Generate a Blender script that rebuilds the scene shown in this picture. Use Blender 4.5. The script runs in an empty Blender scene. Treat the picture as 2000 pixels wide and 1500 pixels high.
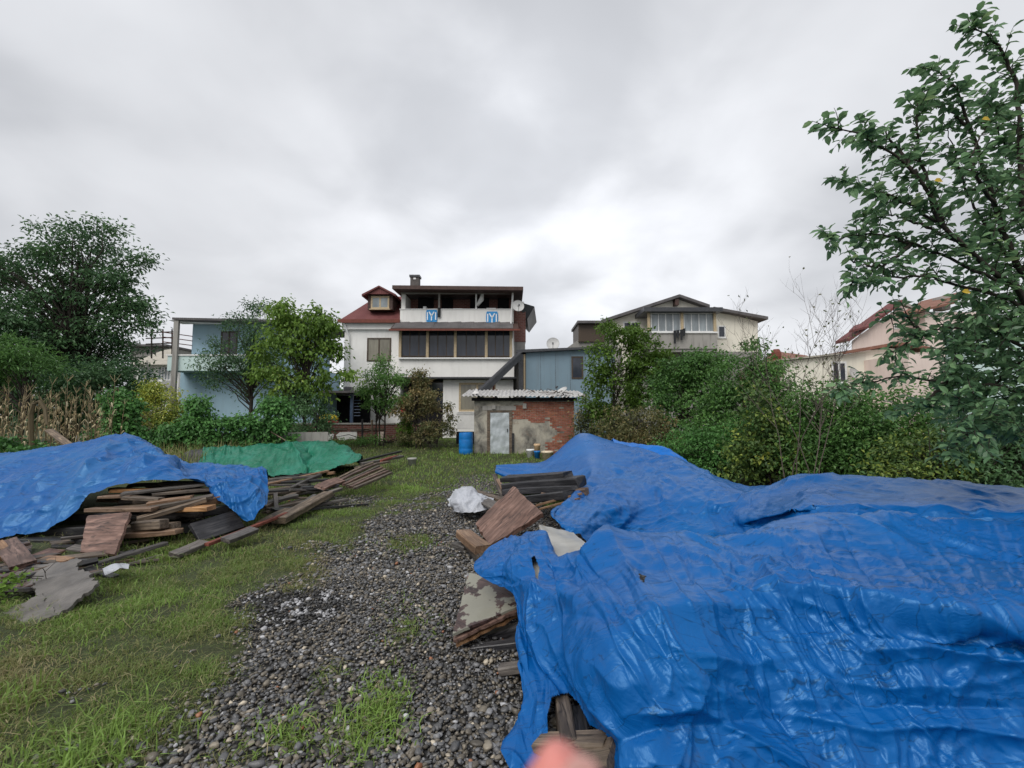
import bpy, math, random
import numpy as np
from mathutils import Vector, Matrix
random.seed(7); RNG = np.random.default_rng(11)
sc = bpy.context.scene
COL = sc.collection
rad = math.radians

# ------------------------------------------------------------------ camera
F, CX, CY, PITCH, CAMZ = 900.0, 1000.0, 750.0, rad(4.0), 1.65
cd = bpy.data.cameras.new('camera'); cam = bpy.data.objects.new('camera', cd); COL.objects.link(cam)
cam.location = (0, 0, CAMZ); cam.rotation_euler = (rad(90) + PITCH, 0, 0)
cd.sensor_width = 36; cd.lens = 36 * F / 2000; cd.clip_start = 0.01; cd.clip_end = 2000
cd.dof.use_dof = True; cd.dof.focus_distance = 6.0; cd.dof.aperture_fstop = 4.2
sc.camera = cam

# ------------------------------------------------------------------ world
W = bpy.data.worlds.new('World'); sc.world = W; W.use_nodes = True
nt = W.node_tree; nt.nodes.clear()
def wn(t, **k):
    n = nt.nodes.new(t)
    for a, b in k.items(): setattr(n, a, b)
    return n
SUN_EL, SUN_AZ = rad(48), rad(212)      # azimuth clockwise from +Y: behind the camera, to its left
sky = wn('ShaderNodeTexSky', sky_type='NISHITA', sun_disc=False, sun_elevation=SUN_EL, sun_rotation=SUN_AZ)
sky.air_density = 1.5; sky.dust_density = 5
skys = wn('ShaderNodeVectorMath', operation='SCALE'); skys.inputs['Scale'].default_value = 0.05
nt.links.new(sky.outputs[0], skys.inputs[0])
tc = wn('ShaderNodeTexCoord')
sep = wn('ShaderNodeSeparateXYZ'); nt.links.new(tc.outputs['Generated'], sep.inputs[0])
def wmath(op, a, b=None, c=None, clamp=False):
    n = wn('ShaderNodeMath', operation=op, use_clamp=clamp)
    for i, v in enumerate((a, b, c)):
        if v is None: continue
        if isinstance(v, (int, float)): n.inputs[i].default_value = v
        else: nt.links.new(v, n.inputs[i])
    return n.outputs[0]
zz = wmath('ADD', wmath('MAXIMUM', sep.outputs[2], 0.0), 0.34)
cmb = wn('ShaderNodeCombineXYZ')
nt.links.new(wmath('DIVIDE', sep.outputs[0], zz), cmb.inputs[0])
nt.links.new(wmath('DIVIDE', sep.outputs[1], zz), cmb.inputs[1])
def cloud(scale, loc, sx, detail=5, rough=.5, dist=.6):
    mp = wn('ShaderNodeMapping'); mp.inputs['Scale'].default_value = (sx, 1, 1); mp.inputs['Location'].default_value = loc
    nt.links.new(cmb.outputs[0], mp.inputs[0])
    n = wn('ShaderNodeTexNoise'); n.inputs['Scale'].default_value = scale; n.inputs['Detail'].default_value = detail
    n.inputs['Roughness'].default_value = rough; n.inputs['Distortion'].default_value = dist
    nt.links.new(mp.outputs[0], n.inputs[0]); return n.outputs[0]
c1 = cloud(1.25, (1.3, 4.1, 0), 1.3, 3, .42, .5); c2 = cloud(3.6, (5.7, 2.2, 0), 1.0, 4, .5, .3)
mixc = wmath('ADD', wmath('MULTIPLY', c1, .78), wmath('MULTIPLY', c2, .22))
ramp = wn('ShaderNodeValToRGB'); nt.links.new(mixc, ramp.inputs[0])
ramp.color_ramp.interpolation = 'B_SPLINE'
e = ramp.color_ramp.elements; e[0].position = .39; e[0].color = (.375, .386, .411, 1); e[1].position = .64; e[1].color = (.60, .611, .638, 1)
m = e.new(.5); m.color = (.495, .505, .53, 1)
# a wide brighter opening in the cloud deck ahead of the camera, a darker deck to the sides
geo = wn('ShaderNodeVectorMath', operation='DOT_PRODUCT'); nt.links.new(tc.outputs['Generated'], geo.inputs[0])
gd = Vector((.05, .93, .36)).normalized(); geo.inputs[1].default_value = gd
g = wmath('SUBTRACT', geo.outputs['Value'], .80); g = wmath('MULTIPLY', g, 5.0, clamp=True)
g = wmath('MULTIPLY', wmath('MULTIPLY', g, g), wmath('ADD', c2, wmath('MULTIPLY', c1, .7)))
gain = wmath('ADD', wmath('MULTIPLY', g, .50), 1.0)
cl = wn('ShaderNodeVectorMath', operation='SCALE'); nt.links.new(ramp.outputs[0], cl.inputs[0]); nt.links.new(gain, cl.inputs['Scale'])
mx = wn('ShaderNodeMix', data_type='RGBA'); mx.inputs[0].default_value = .94
nt.links.new(skys.outputs[0], mx.inputs[6]); nt.links.new(cl.outputs[0], mx.inputs[7])
bg = wn('ShaderNodeBackground'); bg.inputs[1].default_value = 1.0
nt.links.new(mx.outputs[2], bg.inputs[0])
wo = wn('ShaderNodeOutputWorld'); nt.links.new(bg.outputs[0], wo.inputs[0])
# ------------------------------------------------------------------ sun (veiled by cloud)
sd = bpy.data.lights.new('sun', 'SUN'); so = bpy.data.objects.new('sun', sd); COL.objects.link(so)
sd.energy = 1.5; sd.angle = rad(40); sd.color = (1, .97, .93)
sdir = Vector((math.sin(SUN_AZ) * math.cos(SUN_EL), math.cos(SUN_AZ) * math.cos(SUN_EL), math.sin(SUN_EL)))
so.rotation_euler = sdir.to_track_quat('Z', 'Y').to_euler(); so.location = (0, 0, 30)
vs = sc.view_settings
vs.view_transform = 'Standard'; vs.look = 'None'; vs.gamma = 1; vs.exposure = 0.55; vs.use_curve_mapping = False
sc.cycles.max_bounces = 6; sc.cycles.diffuse_bounces = 3; sc.cycles.glossy_bounces = 2; sc.cycles.transmission_bounces = 3
sc.cycles.transparent_max_bounces = 6

# ------------------------------------------------------------------ pixel helpers (2000x1500 photograph) -> world
cp, sp = math.cos(PITCH), math.sin(PITCH)
def P(px, py, d, dz=0.0):
    u = (px - CX) / F; v = (CY - py) / F
    dy = cp - v * sp; t = d / dy
    return Vector((u * t, d, CAMZ + (sp + v * cp) * t + dz))
def G(px, py, z=0.0):
    u = (px - CX) / F; v = (CY - py) / F
    t = (z - CAMZ) / (sp + v * cp)
    return Vector((u * t, (cp - v * sp) * t, z))
def Z_(py, d): return P(CX, py, d).z
def X_(px, py, d): return P(px, py, d).x
def PZ(px, py, z): return tuple(G(px, py, z))
def proj(p):   # (N,3) -> px,py
    p = np.asarray(p); x = p[:, 0]; y = p[:, 1]; z = p[:, 2] - CAMZ
    dep = y * cp + z * sp; up = -y * sp + z * cp
    return CX + F * x / dep, CY - F * up / dep
def sstep(a, b, x):
    t = np.clip((x - a) / (b - a), 0, 1); return t * t * (3 - 2 * t)

# ------------------------------------------------------------------ numpy noise
_perm = np.random.default_rng(3).permutation(256); _perm = np.concatenate([_perm, _perm, _perm])
_grad = np.random.default_rng(4).normal(size=(256, 3)); _grad /= np.linalg.norm(_grad, axis=1)[:, None]
def pn(x, y, z=0.0):
    x, y, z = np.broadcast_arrays(np.asarray(x, float), np.asarray(y, float), np.asarray(z, float))
    xi = np.floor(x).astype(int); yi = np.floor(y).astype(int); zi = np.floor(z).astype(int)
    xf, yf, zf = x - xi, y - yi, z - zi
    u = xf**3 * (xf * (xf * 6 - 15) + 10); v = yf**3 * (yf * (yf * 6 - 15) + 10); w = zf**3 * (zf * (zf * 6 - 15) + 10)
    r = 0
    for i in (0, 1):
        for j in (0, 1):
            for k in (0, 1):
                h = _perm[_perm[_perm[(xi + i) & 255] + ((yi + j) & 255)] + ((zi + k) & 255)]
                gg = _grad[h]
                dp = gg[..., 0] * (xf - i) + gg[..., 1] * (yf - j) + gg[..., 2] * (zf - k)
                r = r + dp * (u if i else 1 - u) * (v if j else 1 - v) * (w if k else 1 - w)
    return r * 1.6
def fbm(x, y, z=0.0, o=4, g=.5):
    a, s, f = 1.0, 0.0, 1.0
    for i in range(o):
        s = s + a * pn(x * f + 7.1 * i, y * f - 3.3 * i, np.asarray(z) * f); a *= g; f *= 2.0
    return s

# ------------------------------------------------------------------ object helpers
def tag(o, label=None, cat=None, group=None, kind=None):
    if label: o['label'] = label
    if cat: o['category'] = cat
    if group: o['group'] = group
    if kind: o['kind'] = kind
    return o
def obj(name, me, mat=None, parent=None, **k):
    o = bpy.data.objects.new(name, me); COL.objects.link(o)
    if mat is not None and me is not None and len(me.materials) == 0:
        for q in (mat if isinstance(mat, (list, tuple)) else [mat]): me.materials.append(q)
    if parent is not None: o.parent = parent
    return tag(o, **k)
def thing(name, label, cat, loc=(0, 0, 0), rz=0.0, group=None):
    o = bpy.data.objects.new(name, None); COL.objects.link(o); o.location = loc; o.rotation_euler = (0, 0, rz)
    o.empty_display_size = .1
    return tag(o, label, cat, group)
def npmesh(name, V, Fc, smooth=False, tint=None):
    V = np.asarray(V, np.float32); Fc = np.asarray(Fc, np.int32); k = Fc.shape[1]
    me = bpy.data.meshes.new(name); me.vertices.add(len(V)); me.vertices.foreach_set('co', V.ravel())
    me.loops.add(Fc.size); me.loops.foreach_set('vertex_index', Fc.ravel())
    me.polygons.add(len(Fc)); me.polygons.foreach_set('loop_start', np.arange(0, Fc.size, k, dtype=np.int32))
    try: me.polygons.foreach_set('loop_total', np.full(len(Fc), k, np.int32))
    except Exception: pass
    me.polygons.foreach_set('use_smooth', np.full(len(Fc), smooth, bool))
    if tint is not None:
        a = me.color_attributes.new('tint', 'FLOAT_COLOR', 'POINT')
        c = np.ones((len(V), 4), np.float32); tint = np.asarray(tint, np.float32)
        if tint.ndim == 1: c[:, 0] = c[:, 1] = c[:, 2] = tint
        else: c[:, :tint.shape[1]] = tint
        a.data.foreach_set('color', c.ravel())
    me.update(calc_edges=True); me.validate(); return me
class MB:
    def __init__(s, org=None): s.v = []; s.f = []; s.m = []; s.org = Vector(org) if org is not None else Vector((0, 0, 0)); s.M = None
    def vert(s, p):
        p = Vector(p)
        if s.M is not None: p = s.M @ p
        s.v.append(p - s.org); return len(s.v) - 1
    def poly(s, pts, m=0): s.f.append([s.vert(p) for p in pts]); s.m.append(m); return s
    def box(s, x0, x1, y0, y1, z0, z1, m=0):
        b = len(s.v)
        for z in (z0, z1):
            for x, y in ((x0, y0), (x1, y0), (x1, y1), (x0, y1)): s.vert((x, y, z))
        for q in ((0, 3, 2, 1), (4, 5, 6, 7), (0, 1, 5, 4), (1, 2, 6, 5), (2, 3, 7, 6), (3, 0, 4, 7)):
            s.f.append([b + i for i in q]); s.m.append(m)
        return s
    def prism(s, A, B, m=0):   # two loops of equal length
        n = len(A); a = [s.vert(p) for p in A]; b = [s.vert(p) for p in B]
        s.f.append(a[::-1]); s.m.append(m); s.f.append(b); s.m.append(m)
        for i in range(n):
            j = (i + 1) % n; s.f.append([a[i], a[j], b[j], b[i]]); s.m.append(m)
        return s
    def slab(s, pts, n, t, m=0):   # polygon thickened by t against direction n
        n = Vector(n).normalized() * t
        return s.prism([Vector(p) - n for p in pts], [Vector(p) for p in pts], m)
    def bar(s, a, b, w, h=None, up=(0, 0, 1), m=0):
        a = Vector(a); b = Vector(b); h = h or w; d = (b - a).normalized(); x = d.cross(Vector(up))
        if x.length < 1e-4: x = d.cross(Vector((0, 1, 0)))
        x.normalize(); y = x.cross(d)
        c = [x * w / 2 * i + y * h / 2 * j for i, j in ((-1, -1), (1, -1), (1, 1), (-1, 1))]
        return s.prism([a + q for q in c], [b + q for q in c], m)
    def tube(s, pts, rs, n=6, m=0, cap=True):
        pts = [Vector(p) for p in pts]
        if not isinstance(rs, (list, tuple, np.ndarray)): rs = [rs] * len(pts)
        rings = []; ref = None
        for i, p in enumerate(pts):
            d = (pts[min(i + 1, len(pts) - 1)] - pts[max(i - 1, 0)])
            if d.length < 1e-9: d = Vector((0, 0, 1))
            d.normalize()
            if ref is None: ref = d.orthogonal().normalized()
            x = (ref - d * ref.dot(d))
            if x.length < 1e-6: x = d.orthogonal()
            x.normalize(); ref = x; y = d.cross(x)
            rings.append([s.vert(p + (x * math.cos(6.28318 * k / n) + y * math.sin(6.28318 * k / n)) * rs[i]) for k in range(n)])
        for a, b in zip(rings, rings[1:]):
            for k in range(n):
                s.f.append([a[k], a[(k + 1) % n], b[(k + 1) % n], b[k]]); s.m.append(m)
        if cap:
            s.f.append(rings[0][::-1]); s.m.append(m); s.f.append(rings[-1]); s.m.append(m)
        return s
    def lathe(s, c, prof, n=16, m=0, axis='Z', arc=None):
        c = Vector(c); rings = []
        for r, h in prof:
            ring = []
            for k in range(n):
                a = 6.283185 * k / n; q = (r * math.cos(a), r * math.sin(a), h)
                if axis == 'Y': q = (q[0], q[2], q[1])
                ring.append(s.vert(c + Vector(q)))
            rings.append(ring)
        for a, b in zip(rings, rings[1:]):
            for k in range(n): s.f.append([a[k], a[(k + 1) % n], b[(k + 1) % n], b[k]]); s.m.append(m)
        s.f.append(rings[0][::-1]); s.m.append(m); s.f.append(rings[-1]); s.m.append(m)
        return s
    def mesh(s, name, smooth=False):
        me = bpy.data.meshes.new(name); me.from_pydata([tuple(v) for v in s.v], [], s.f)
        me.polygons.foreach_set('material_index', s.m)
        if smooth: me.polygons.foreach_set('use_smooth', [True] * len(s.f))
        me.update(); return me
    def build(s, name, mat, parent=None, smooth=False, **k):
        o = obj(name, s.mesh(name, smooth), mat, parent, **k)
        if parent is None: o.location = s.org
        return o

# ------------------------------------------------------------------ materials
class NM:
    def __init__(s, name):
        s.m = bpy.data.materials.new(name); s.m.use_nodes = True; s.t = s.m.node_tree
        s.b = s.t.nodes['Principled BSDF']; s._tc = None
    def n(s, t, **k):
        x = s.t.nodes.new(t)
        for a, b in k.items(): setattr(x, a, b)
        return x
    def l(s, a, b): s.t.links.new(a, b)
    def tc(s, k='Object'):
        if s._tc is None: s._tc = s.n('ShaderNodeTexCoord')
        return s._tc.outputs[k]
    def pos(s):
        return s.n('ShaderNodeNewGeometry').outputs['Position']
    def map(s, src, scale=(1, 1, 1), loc=(0, 0, 0), rot=(0, 0, 0)):
        x = s.n('ShaderNodeMapping'); x.inputs['Scale'].default_value = scale; x.inputs['Location'].default_value = loc
        x.inputs['Rotation'].default_value = rot; s.l(src, x.inputs[0]); return x.outputs[0]
    def noise(s, src, scale, detail=4, rough=.55, dist=0.0, out=0):
        x = s.n('ShaderNodeTexNoise'); x.inputs['Scale'].default_value = scale; x.inputs['Detail'].default_value = detail
        x.inputs['Roughness'].default_value = rough; x.inputs['Distortion'].default_value = dist; s.l(src, x.inputs[0]); return x.outputs[out]
    def vor(s, src, scale, feature='F1', out='Distance', rnd=1.0):
        x = s.n('ShaderNodeTexVoronoi', feature=feature); x.inputs['Scale'].default_value = scale; x.inputs['Randomness'].default_value = rnd
        s.l(src, x.inputs[0]); return x.outputs[out]
    def ramp(s, fac, stops, interp='LINEAR'):
        x = s.n('ShaderNodeValToRGB'); x.color_ramp.interpolation = interp; el = x.color_ramp.elements
        while len(el) < len(stops): el.new(.5)
        for q, (p, c) in zip(el, stops):
            q.position = p; q.color = (c, c, c, 1) if isinstance(c, (int, float)) else (*c, 1)
        s.l(fac, x.inputs[0]); return x.outputs[0]
    def math(s, op, a, b=None, clamp=False):
        x = s.n('ShaderNodeMath', operation=op, use_clamp=clamp)
        for i, v in enumerate((a, b)):
            if v is None: continue
            if isinstance(v, (int, float)): x.inputs[i].default_value = v
            else: s.l(v, x.inputs[i])
        return x.outputs[0]
    def mix(s, fac, a, b, blend='MIX'):
        x = s.n('ShaderNodeMix', data_type='RGBA', blend_type=blend)
        for i, v in ((0, fac), (6, a), (7, b)):
            if isinstance(v, (int, float)): x.inputs[i].default_value = v if i == 0 else (v, v, v, 1)
            elif isinstance(v, tuple): x.inputs[i].default_value = (*v, 1)
            else: s.l(v, x.inputs[i])
        return x.outputs[2]
    def attr(s, name='tint'):
        x = s.n('ShaderNodeAttribute'); x.attribute_name = name; return x.outputs['Color']
    def rnd(s): return s.n('ShaderNodeObjectInfo').outputs['Random']
    def bump(s, h, strength=.5, dist=.02, prev=None):
        x = s.n('ShaderNodeBump'); x.inputs['Strength'].default_value = strength; x.inputs['Distance'].default_value = dist
        s.l(h, x.inputs['Height'])
        if prev is not None: s.l(prev, x.inputs['Normal'])
        s.l(x.outputs[0], s.b.inputs['Normal']); return x.outputs[0]
    def set(s, col=None, rough=None, spec=None, metal=None):
        for k, v in (('Base Color', col), ('Roughness', rough), ('Specular IOR Level', spec), ('Metallic', metal)):
            if v is None: continue
            if isinstance(v, tuple): s.b.inputs[k].default_value = (*v, 1)
            elif isinstance(v, (int, float)): s.b.inputs[k].default_value = v
            else: s.l(v, s.b.inputs[k])
        return s.m

def m_plain(name, col, rough=.6, var=.12, scale=6, spec=.4, metal=0, bump=.15, bscale=40):
    q = NM(name); p = q.tc('Object'); n = q.noise(p, scale, 5, .6)
    lo = tuple(c * (1 - var) for c in col); hi = tuple(min(1, c * (1 + var)) for c in col)
    q.set(q.ramp(n, [(.3, lo), (.7, hi)]), rough, spec, metal)
    if bump: q.bump(q.noise(p, bscale, 4), bump, .01)
    return q.m
def m_wall(name, col, dirt=(.25, .24, .22), amt=.5, rough=.85):
    q = NM(name); p = q.pos(); n = q.noise(p, .8, 6, .65); n2 = q.noise(q.map(p, (3, 3, .35)), 1.6, 5, .6)
    streak = q.ramp(n2, [(.5, 0), (.78, amt)])
    base = q.ramp(n, [(.3, tuple(c * .9 for c in col)), (.7, col)])
    q.set(q.mix(streak, base, dirt), rough, .25); q.bump(q.noise(p, 25, 4), .2, .01); return q.m
def m_wood(name, dark, light, rough=.6, grain=1.0, peel=None):
    q = NM(name); p = q.tc('Object'); r = q.rnd()
    off = q.n('ShaderNodeCombineXYZ'); q.l(q.math('MULTIPLY', r, 37.0), off.inputs[0]); q.l(q.math('MULTIPLY', r, 11.0), off.inputs[1])
    add = q.n('ShaderNodeVectorMath', operation='ADD'); q.l(p, add.inputs[0]); q.l(off.outputs[0], add.inputs[1])
    v = q.map(add.outputs[0], (1.2, 16 * grain, 16 * grain)); n = q.noise(v, 2.2, 6, .65, .6)
    big = q.noise(add.outputs[0], 3.0, 4, .6)
    c = q.ramp(n, [(.3, tuple(k * .55 for k in dark)), (.45, dark), (.68, light)])
    c = q.mix(q.ramp(big, [(.42, 0), (.7, .75)]), c, tuple(k * .45 for k in dark))
    hs = q.n('ShaderNodeHueSaturation'); q.l(c, hs.inputs['Color']); q.l(q.math('ADD', q.math('MULTIPLY', r, .8), .6), hs.inputs['Value'])
    q.l(q.math('ADD', q.math('MULTIPLY', r, .4), .75), hs.inputs['Saturation']); col = hs.outputs[0]
    ck = q.ramp(q.math('ABSOLUTE', q.math('SUBTRACT', q.noise(q.map(add.outputs[0], (.8, 9 * grain, 9 * grain)), 1.6, 3, .5, .5), .5)), [(.0, .85), (.012, 0)])
    col = q.mix(ck, col, tuple(k * .12 for k in dark))
    if peel:
        pm = q.ramp(q.noise(add.outputs[0], 3.4, 7, .62, .2), [(.49, 0), (.505, 1)]); col = q.mix(pm, col, peel)
    q.set(col, rough, .4); q.bump(n, .6, .006); return q.m

def m_tarp(name, base, wrinkle=1.0, fade=(.25, .36, .5), fadeamt=.3, rough=.30, cdir=0.6, scale=1.0, linedir=0.12, tint=(.36, .70, 1.0)):
    q = NM(name); p = q.pos()
    pd = q.noise(p, 1.6 * scale, 3, .5, 0, 1)
    warp = q.n('ShaderNodeVectorMath', operation='MULTIPLY_ADD'); q.l(pd, warp.inputs[0]); warp.inputs[1].default_value = (.5, .5, .5); q.l(p, warp.inputs[2])
    wp = warp.outputs[0]
    # stiff crumpled facets: cells meeting at sharp creases, only in patches
    def facet(src, sc_):
        v = q.n('ShaderNodeTexVoronoi', feature='F1'); v.inputs['Scale'].default_value = sc_; q.l(src, v.inputs[0])
        d_ = q.n('ShaderNodeVectorMath', operation='SUBTRACT'); q.l(src, d_.inputs[0]); q.l(v.outputs['Position'], d_.inputs[1])
        c_ = q.n('ShaderNodeVectorMath', operation='SUBTRACT'); q.l(v.outputs['Color'], c_.inputs[0]); c_.inputs[1].default_value = (.5, .5, .5)
        t_ = q.n('ShaderNodeVectorMath', operation='DOT_PRODUCT'); q.l(d_.outputs[0], t_.inputs[0]); q.l(c_.outputs[0], t_.inputs[1]); return t_.outputs['Value']
    f1 = facet(q.map(wp, (1.0, 2.2, 1.6), rot=(0, 0, cdir)), 3.0 * scale); f2 = facet(q.map(wp, (1.6, 1.0, 1.4), rot=(0, 0, cdir)), 8 * scale)
    n1 = q.noise(q.map(wp, (1, 3.2, 2.0), rot=(0, 0, cdir)), 2.6 * scale, 4, .6, .6)
    rid = q.math('ABSOLUTE', q.math('SUBTRACT', n1, .5))
    patchy = q.ramp(q.noise(p, 1.3 * scale, 3), [(.4, .2), (.6, 1)])
    h = q.math('ADD', q.math('MULTIPLY', f1, 1.0), q.math('MULTIPLY', q.math('MULTIPLY', f2, 1.8), patchy))
    h = q.math('ADD', h, q.math('MULTIPLY', rid, .8))
    n3 = q.noise(p, .9, 5, .6)
    ln = q.noise(q.map(p, (.45, 9, 3), rot=(0, 0, linedir)), 1.5 * scale, 3, .5, .25)
    lines = q.ramp(q.math('ABSOLUTE', q.math('SUBTRACT', ln, .5)), [(.0, .75), (.011, 0)])
    col = q.mix(q.ramp(n3, [(.45, 0), (.75, fadeamt)]), base, fade)
    col = q.mix(lines, col, tuple(k * .3 for k in base))
    dirt = q.ramp(q.noise(p, 3.2, 6, .7), [(.60, 0), (.8, .3)])
    col = q.mix(dirt, col, (.12, .13, .12))
    q.set(col, q.ramp(q.noise(p, 5, 4), [(.3, rough * .8), (.7, rough * 1.25)]), .6)
    q.b.inputs['Specular Tint'].default_value = (*tint, 1)
    q.bump(h, min(1.0, .5 * wrinkle), .04); return q.m

def m_leaf(name, stops, rough=.45, trans=.25):
    q = NM(name); t = q.attr(); sx = q.n('ShaderNodeSeparateColor'); q.l(t, sx.inputs[0])
    c = q.ramp(sx.outputs[0], stops)
    q.set(c, rough, .35)
    tr = q.n('ShaderNodeBsdfTranslucent'); hs = q.n('ShaderNodeHueSaturation'); hs.inputs['Value'].default_value = 1.3; hs.inputs['Hue'].default_value = .485
    q.l(c, hs.inputs['Color']); q.l(hs.outputs[0], tr.inputs[0])
    ms = q.n('ShaderNodeMixShader'); ms.inputs[0].default_value = trans; q.l(q.b.outputs[0], ms.inputs[1]); q.l(tr.outputs[0], ms.inputs[2])
    q.l(ms.outputs[0], q.t.nodes['Material Output'].inputs[0]); return q.m
def m_glass(name, col, rough=.08):
    q = NM(name); p = q.pos(); n = q.noise(q.map(p, (2, 2, .5)), 1.5, 3)
    q.set(q.ramp(n, [(.35, tuple(k * .6 for k in col)), (.7, col)]), rough, .6); return q.m

M = {}
M['tarp'] = m_tarp('blue_tarpaulin', (.0005, .082, .30), .85, (.004, .13, .39), .45, .33)
M['tarp_far'] = m_tarp('bright_blue_tarpaulin', (.001, .125, .48), .4, (.04, .22, .55), .35, .33)
M['tarp_left'] = m_tarp('faded_blue_tarpaulin', (.002, .080, .29), .65, (.04, .16, .34), .6, .38)
M['tarp_green'] = m_tarp('green_tarpaulin', (.008, .125, .07), .6, (.05, .29, .22), .6, .34, tint=(.5, 1, .8))
M['sheet_dark'] = m_tarp('dark_plastic_sheet', (.05, .045, .055), .9, (.12, .11, .13), .4, .35, tint=(1, 1, 1))
M['bag'] = m_tarp('white_plastic', (.42, .44, .48), .9, (.5, .52, .58), .5, .3, scale=4, tint=(1, 1, 1))
M['wood'] = m_wood('weathered_wood', (.10, .075, .055), (.26, .20, .145), .55)
M['wood_grey'] = m_wood('grey_wood', (.085, .075, .068), (.20, .18, .16), .5)
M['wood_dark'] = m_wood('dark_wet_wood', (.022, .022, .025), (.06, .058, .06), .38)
M['wood_fresh'] = m_wood('orange_wood', (.24, .125, .06), (.46, .28, .15), .5)
M['wood_brown'] = m_wood('brown_board', (.10, .058, .045), (.24, .155, .125), .5, .6)
M['wood_peel'] = m_wood('peeling_board', (.055, .032, .03), (.12, .07, .06), .4, .6, (.25, .245, .20))
M['board'] = m_plain('pale_wet_board', (.38, .375, .35), .3, .18, 5, .5)
M['soot'] = m_plain('sooty_concrete', (.10, .09, .085), .9, .4, 4)
M['bark'] = m_plain('bark', (.045, .038, .032), .85, .4, 14, .2, 0, .7, 60)
M['twig'] = m_plain('twig', (.11, .09, .075), .8, .3, 14, .2)
M['white_wall'] = m_wall('white_render', (.86, .85, .82), (.5, .48, .45), .3)
M['cream_wall'] = m_wall('cream_render', (.80, .765, .66), (.45, .42, .36), .3)
M['pink_wall'] = m_wall('pink_render', (.80, .66, .60), (.45, .35, .3), .3)
M['blue_wall'] = m_wall('pale_blue_render', (.38, .55, .66), (.25, .32, .36), .3)
M['cyan_wall'] = m_wall('pale_green_blue_render', (.58, .72, .70), (.35, .4, .4), .3)
M['annex_wall'] = m_wall('grey_blue_sheet', (.20, .285, .345), (.15, .17, .18), .4, .6)
M['concrete'] = m_wall('concrete', (.36, .345, .32), (.10, .095, .085), .8)
M['grey_wall'] = m_wall('grey_render', (.30, .29, .27), (.1, .1, .1), .6)
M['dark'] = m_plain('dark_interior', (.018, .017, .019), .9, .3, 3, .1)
M['dark_metal'] = m_plain('dark_metal', (.05, .052, .058), .4, .3, 8, .5)
M['brown_trim'] = m_plain('brown_trim', (.075, .045, .038), .6, .3, 8, .3)
M['beige_frame'] = m_plain('beige_frame', (.48, .38, .24), .6, .2, 10)
M['dark_frame'] = m_plain('dark_brown_frame', (.065, .045, .03), .5, .2, 10)
M['white'] = m_plain('white_plastic_trim', (.75, .75, .74), .5, .08, 8)
M['blue_plastic'] = m_plain('blue_plastic_barrel', (.01, .17, .50), .4, .2, 5)
M['yellow'] = m_plain('yellow_plastic', (.65, .48, .03), .5, .2, 5)
M['red'] = m_plain('red_plastic', (.40, .03, .04), .5, .2, 5)
M['galv'] = m_plain('pale_dented_tin', (.50, .54, .56), .35, .2, 3, .5, .3, .5, 6)
M['rust'] = m_plain('rusty_red_steel', (.16, .045, .03), .7, .3, 12)
M['steel_blue'] = m_plain('blue_grey_post', (.05, .08, .14), .5, .2, 8)
M['glass_dark'] = m_glass('dark_curtained_glass', (.045, .052, .07))
M['glass_tan'] = m_glass('tan_blind_glass', (.30, .28, .22), .15)
M['glass_light'] = m_glass('pale_glass', (.32, .36, .38), .06)
M['cloth_dark'] = m_plain('dark_cloth', (.02, .022, .025), .9, .3, 10)
M['dish'] = m_plain('dish_grey', (.50, .50, .49), .5, .12, 6)
M['flag_blue'] = m_plain('flag_cloth_blue', (.04, .28, .62), .7, .08, 8)
M['flag_white'] = m_plain('flag_print_white', (.80, .84, .86), .7, .04, 8)
def m_tiles(name, a, b, sx=3.0):
    q = NM(name); p = q.pos(); w = q.n('ShaderNodeTexWave', wave_type='BANDS', bands_direction='X'); w.inputs['Scale'].default_value = sx
    q.l(p, w.inputs[0]); n = q.noise(p, 1.5, 6, .65)
    q.set(q.mix(q.ramp(n, [(.3, 0), (.7, 1)]), a, b), .7, .3); q.bump(w.outputs[0], .5, .03); return q.m
M['roof_red'] = m_tiles('dark_red_tiles', (.125, .038, .038), (.195, .072, .068))
M['roof_brown'] = m_tiles('brown_tiles', (.17, .075, .05), (.28, .14, .10))
M['roof_grey'] = m_tiles('grey_roof_sheet', (.075, .072, .075), (.15, .14, .14))
M['roof_beige'] = m_tiles('beige_roof_sheet', (.32, .30, .25), (.48, .45, .38))
M['corrug'] = m_plain('weathered_roof_sheet', (.46, .45, .44), .55, .45, 5, .4, .1, .3, 20)
q = NM('red_brick'); p = q.tc('Object'); r = q.attr()
c = q.mix(q.ramp(q.noise(p, 5, 5, .6), [(.35, 0), (.65, 1)]), (.25, .090, .058), (.38, .17, .12))
q.set(q.mix(.6, c, q.mix(1.0, c, r, 'MULTIPLY')), .9, .2); q.bump(q.noise(p, 40, 4), .4, .01); M['brick'] = q.m
q = NM('stained_plaster'); p = q.pos(); n = q.noise(p, 1.6, 7, .65, .5); n2 = q.noise(p, 5, 6, .7)
c = q.ramp(n, [(.36, (.10, .095, .085)), (.48, (.27, .255, .22)), (.62, (.44, .41, .34))])
c = q.mix(q.ramp(n2, [(.55, 0), (.72, .6)]), c, (.20, .13, .09)); q.set(c, .9, .2); q.bump(n2, .5, .02); M['plaster'] = q.m
q = NM('distant_brick'); p = q.pos(); bt = q.n('ShaderNodeTexBrick'); bt.inputs['Scale'].default_value = 1.0
bt.inputs['Brick Width'].default_value = .24; bt.inputs['Row Height'].default_value = .10; bt.inputs['Mortar Size'].default_value = .010
q.l(q.map(p, rot=(rad(90), 0, 0)), bt.inputs[0])
bt.inputs['Color1'].default_value = (.20, .085, .07, 1); bt.inputs['Color2'].default_value = (.15, .06, .05, 1); bt.inputs['Mortar'].default_value = (.22, .17, .15, 1)
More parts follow.
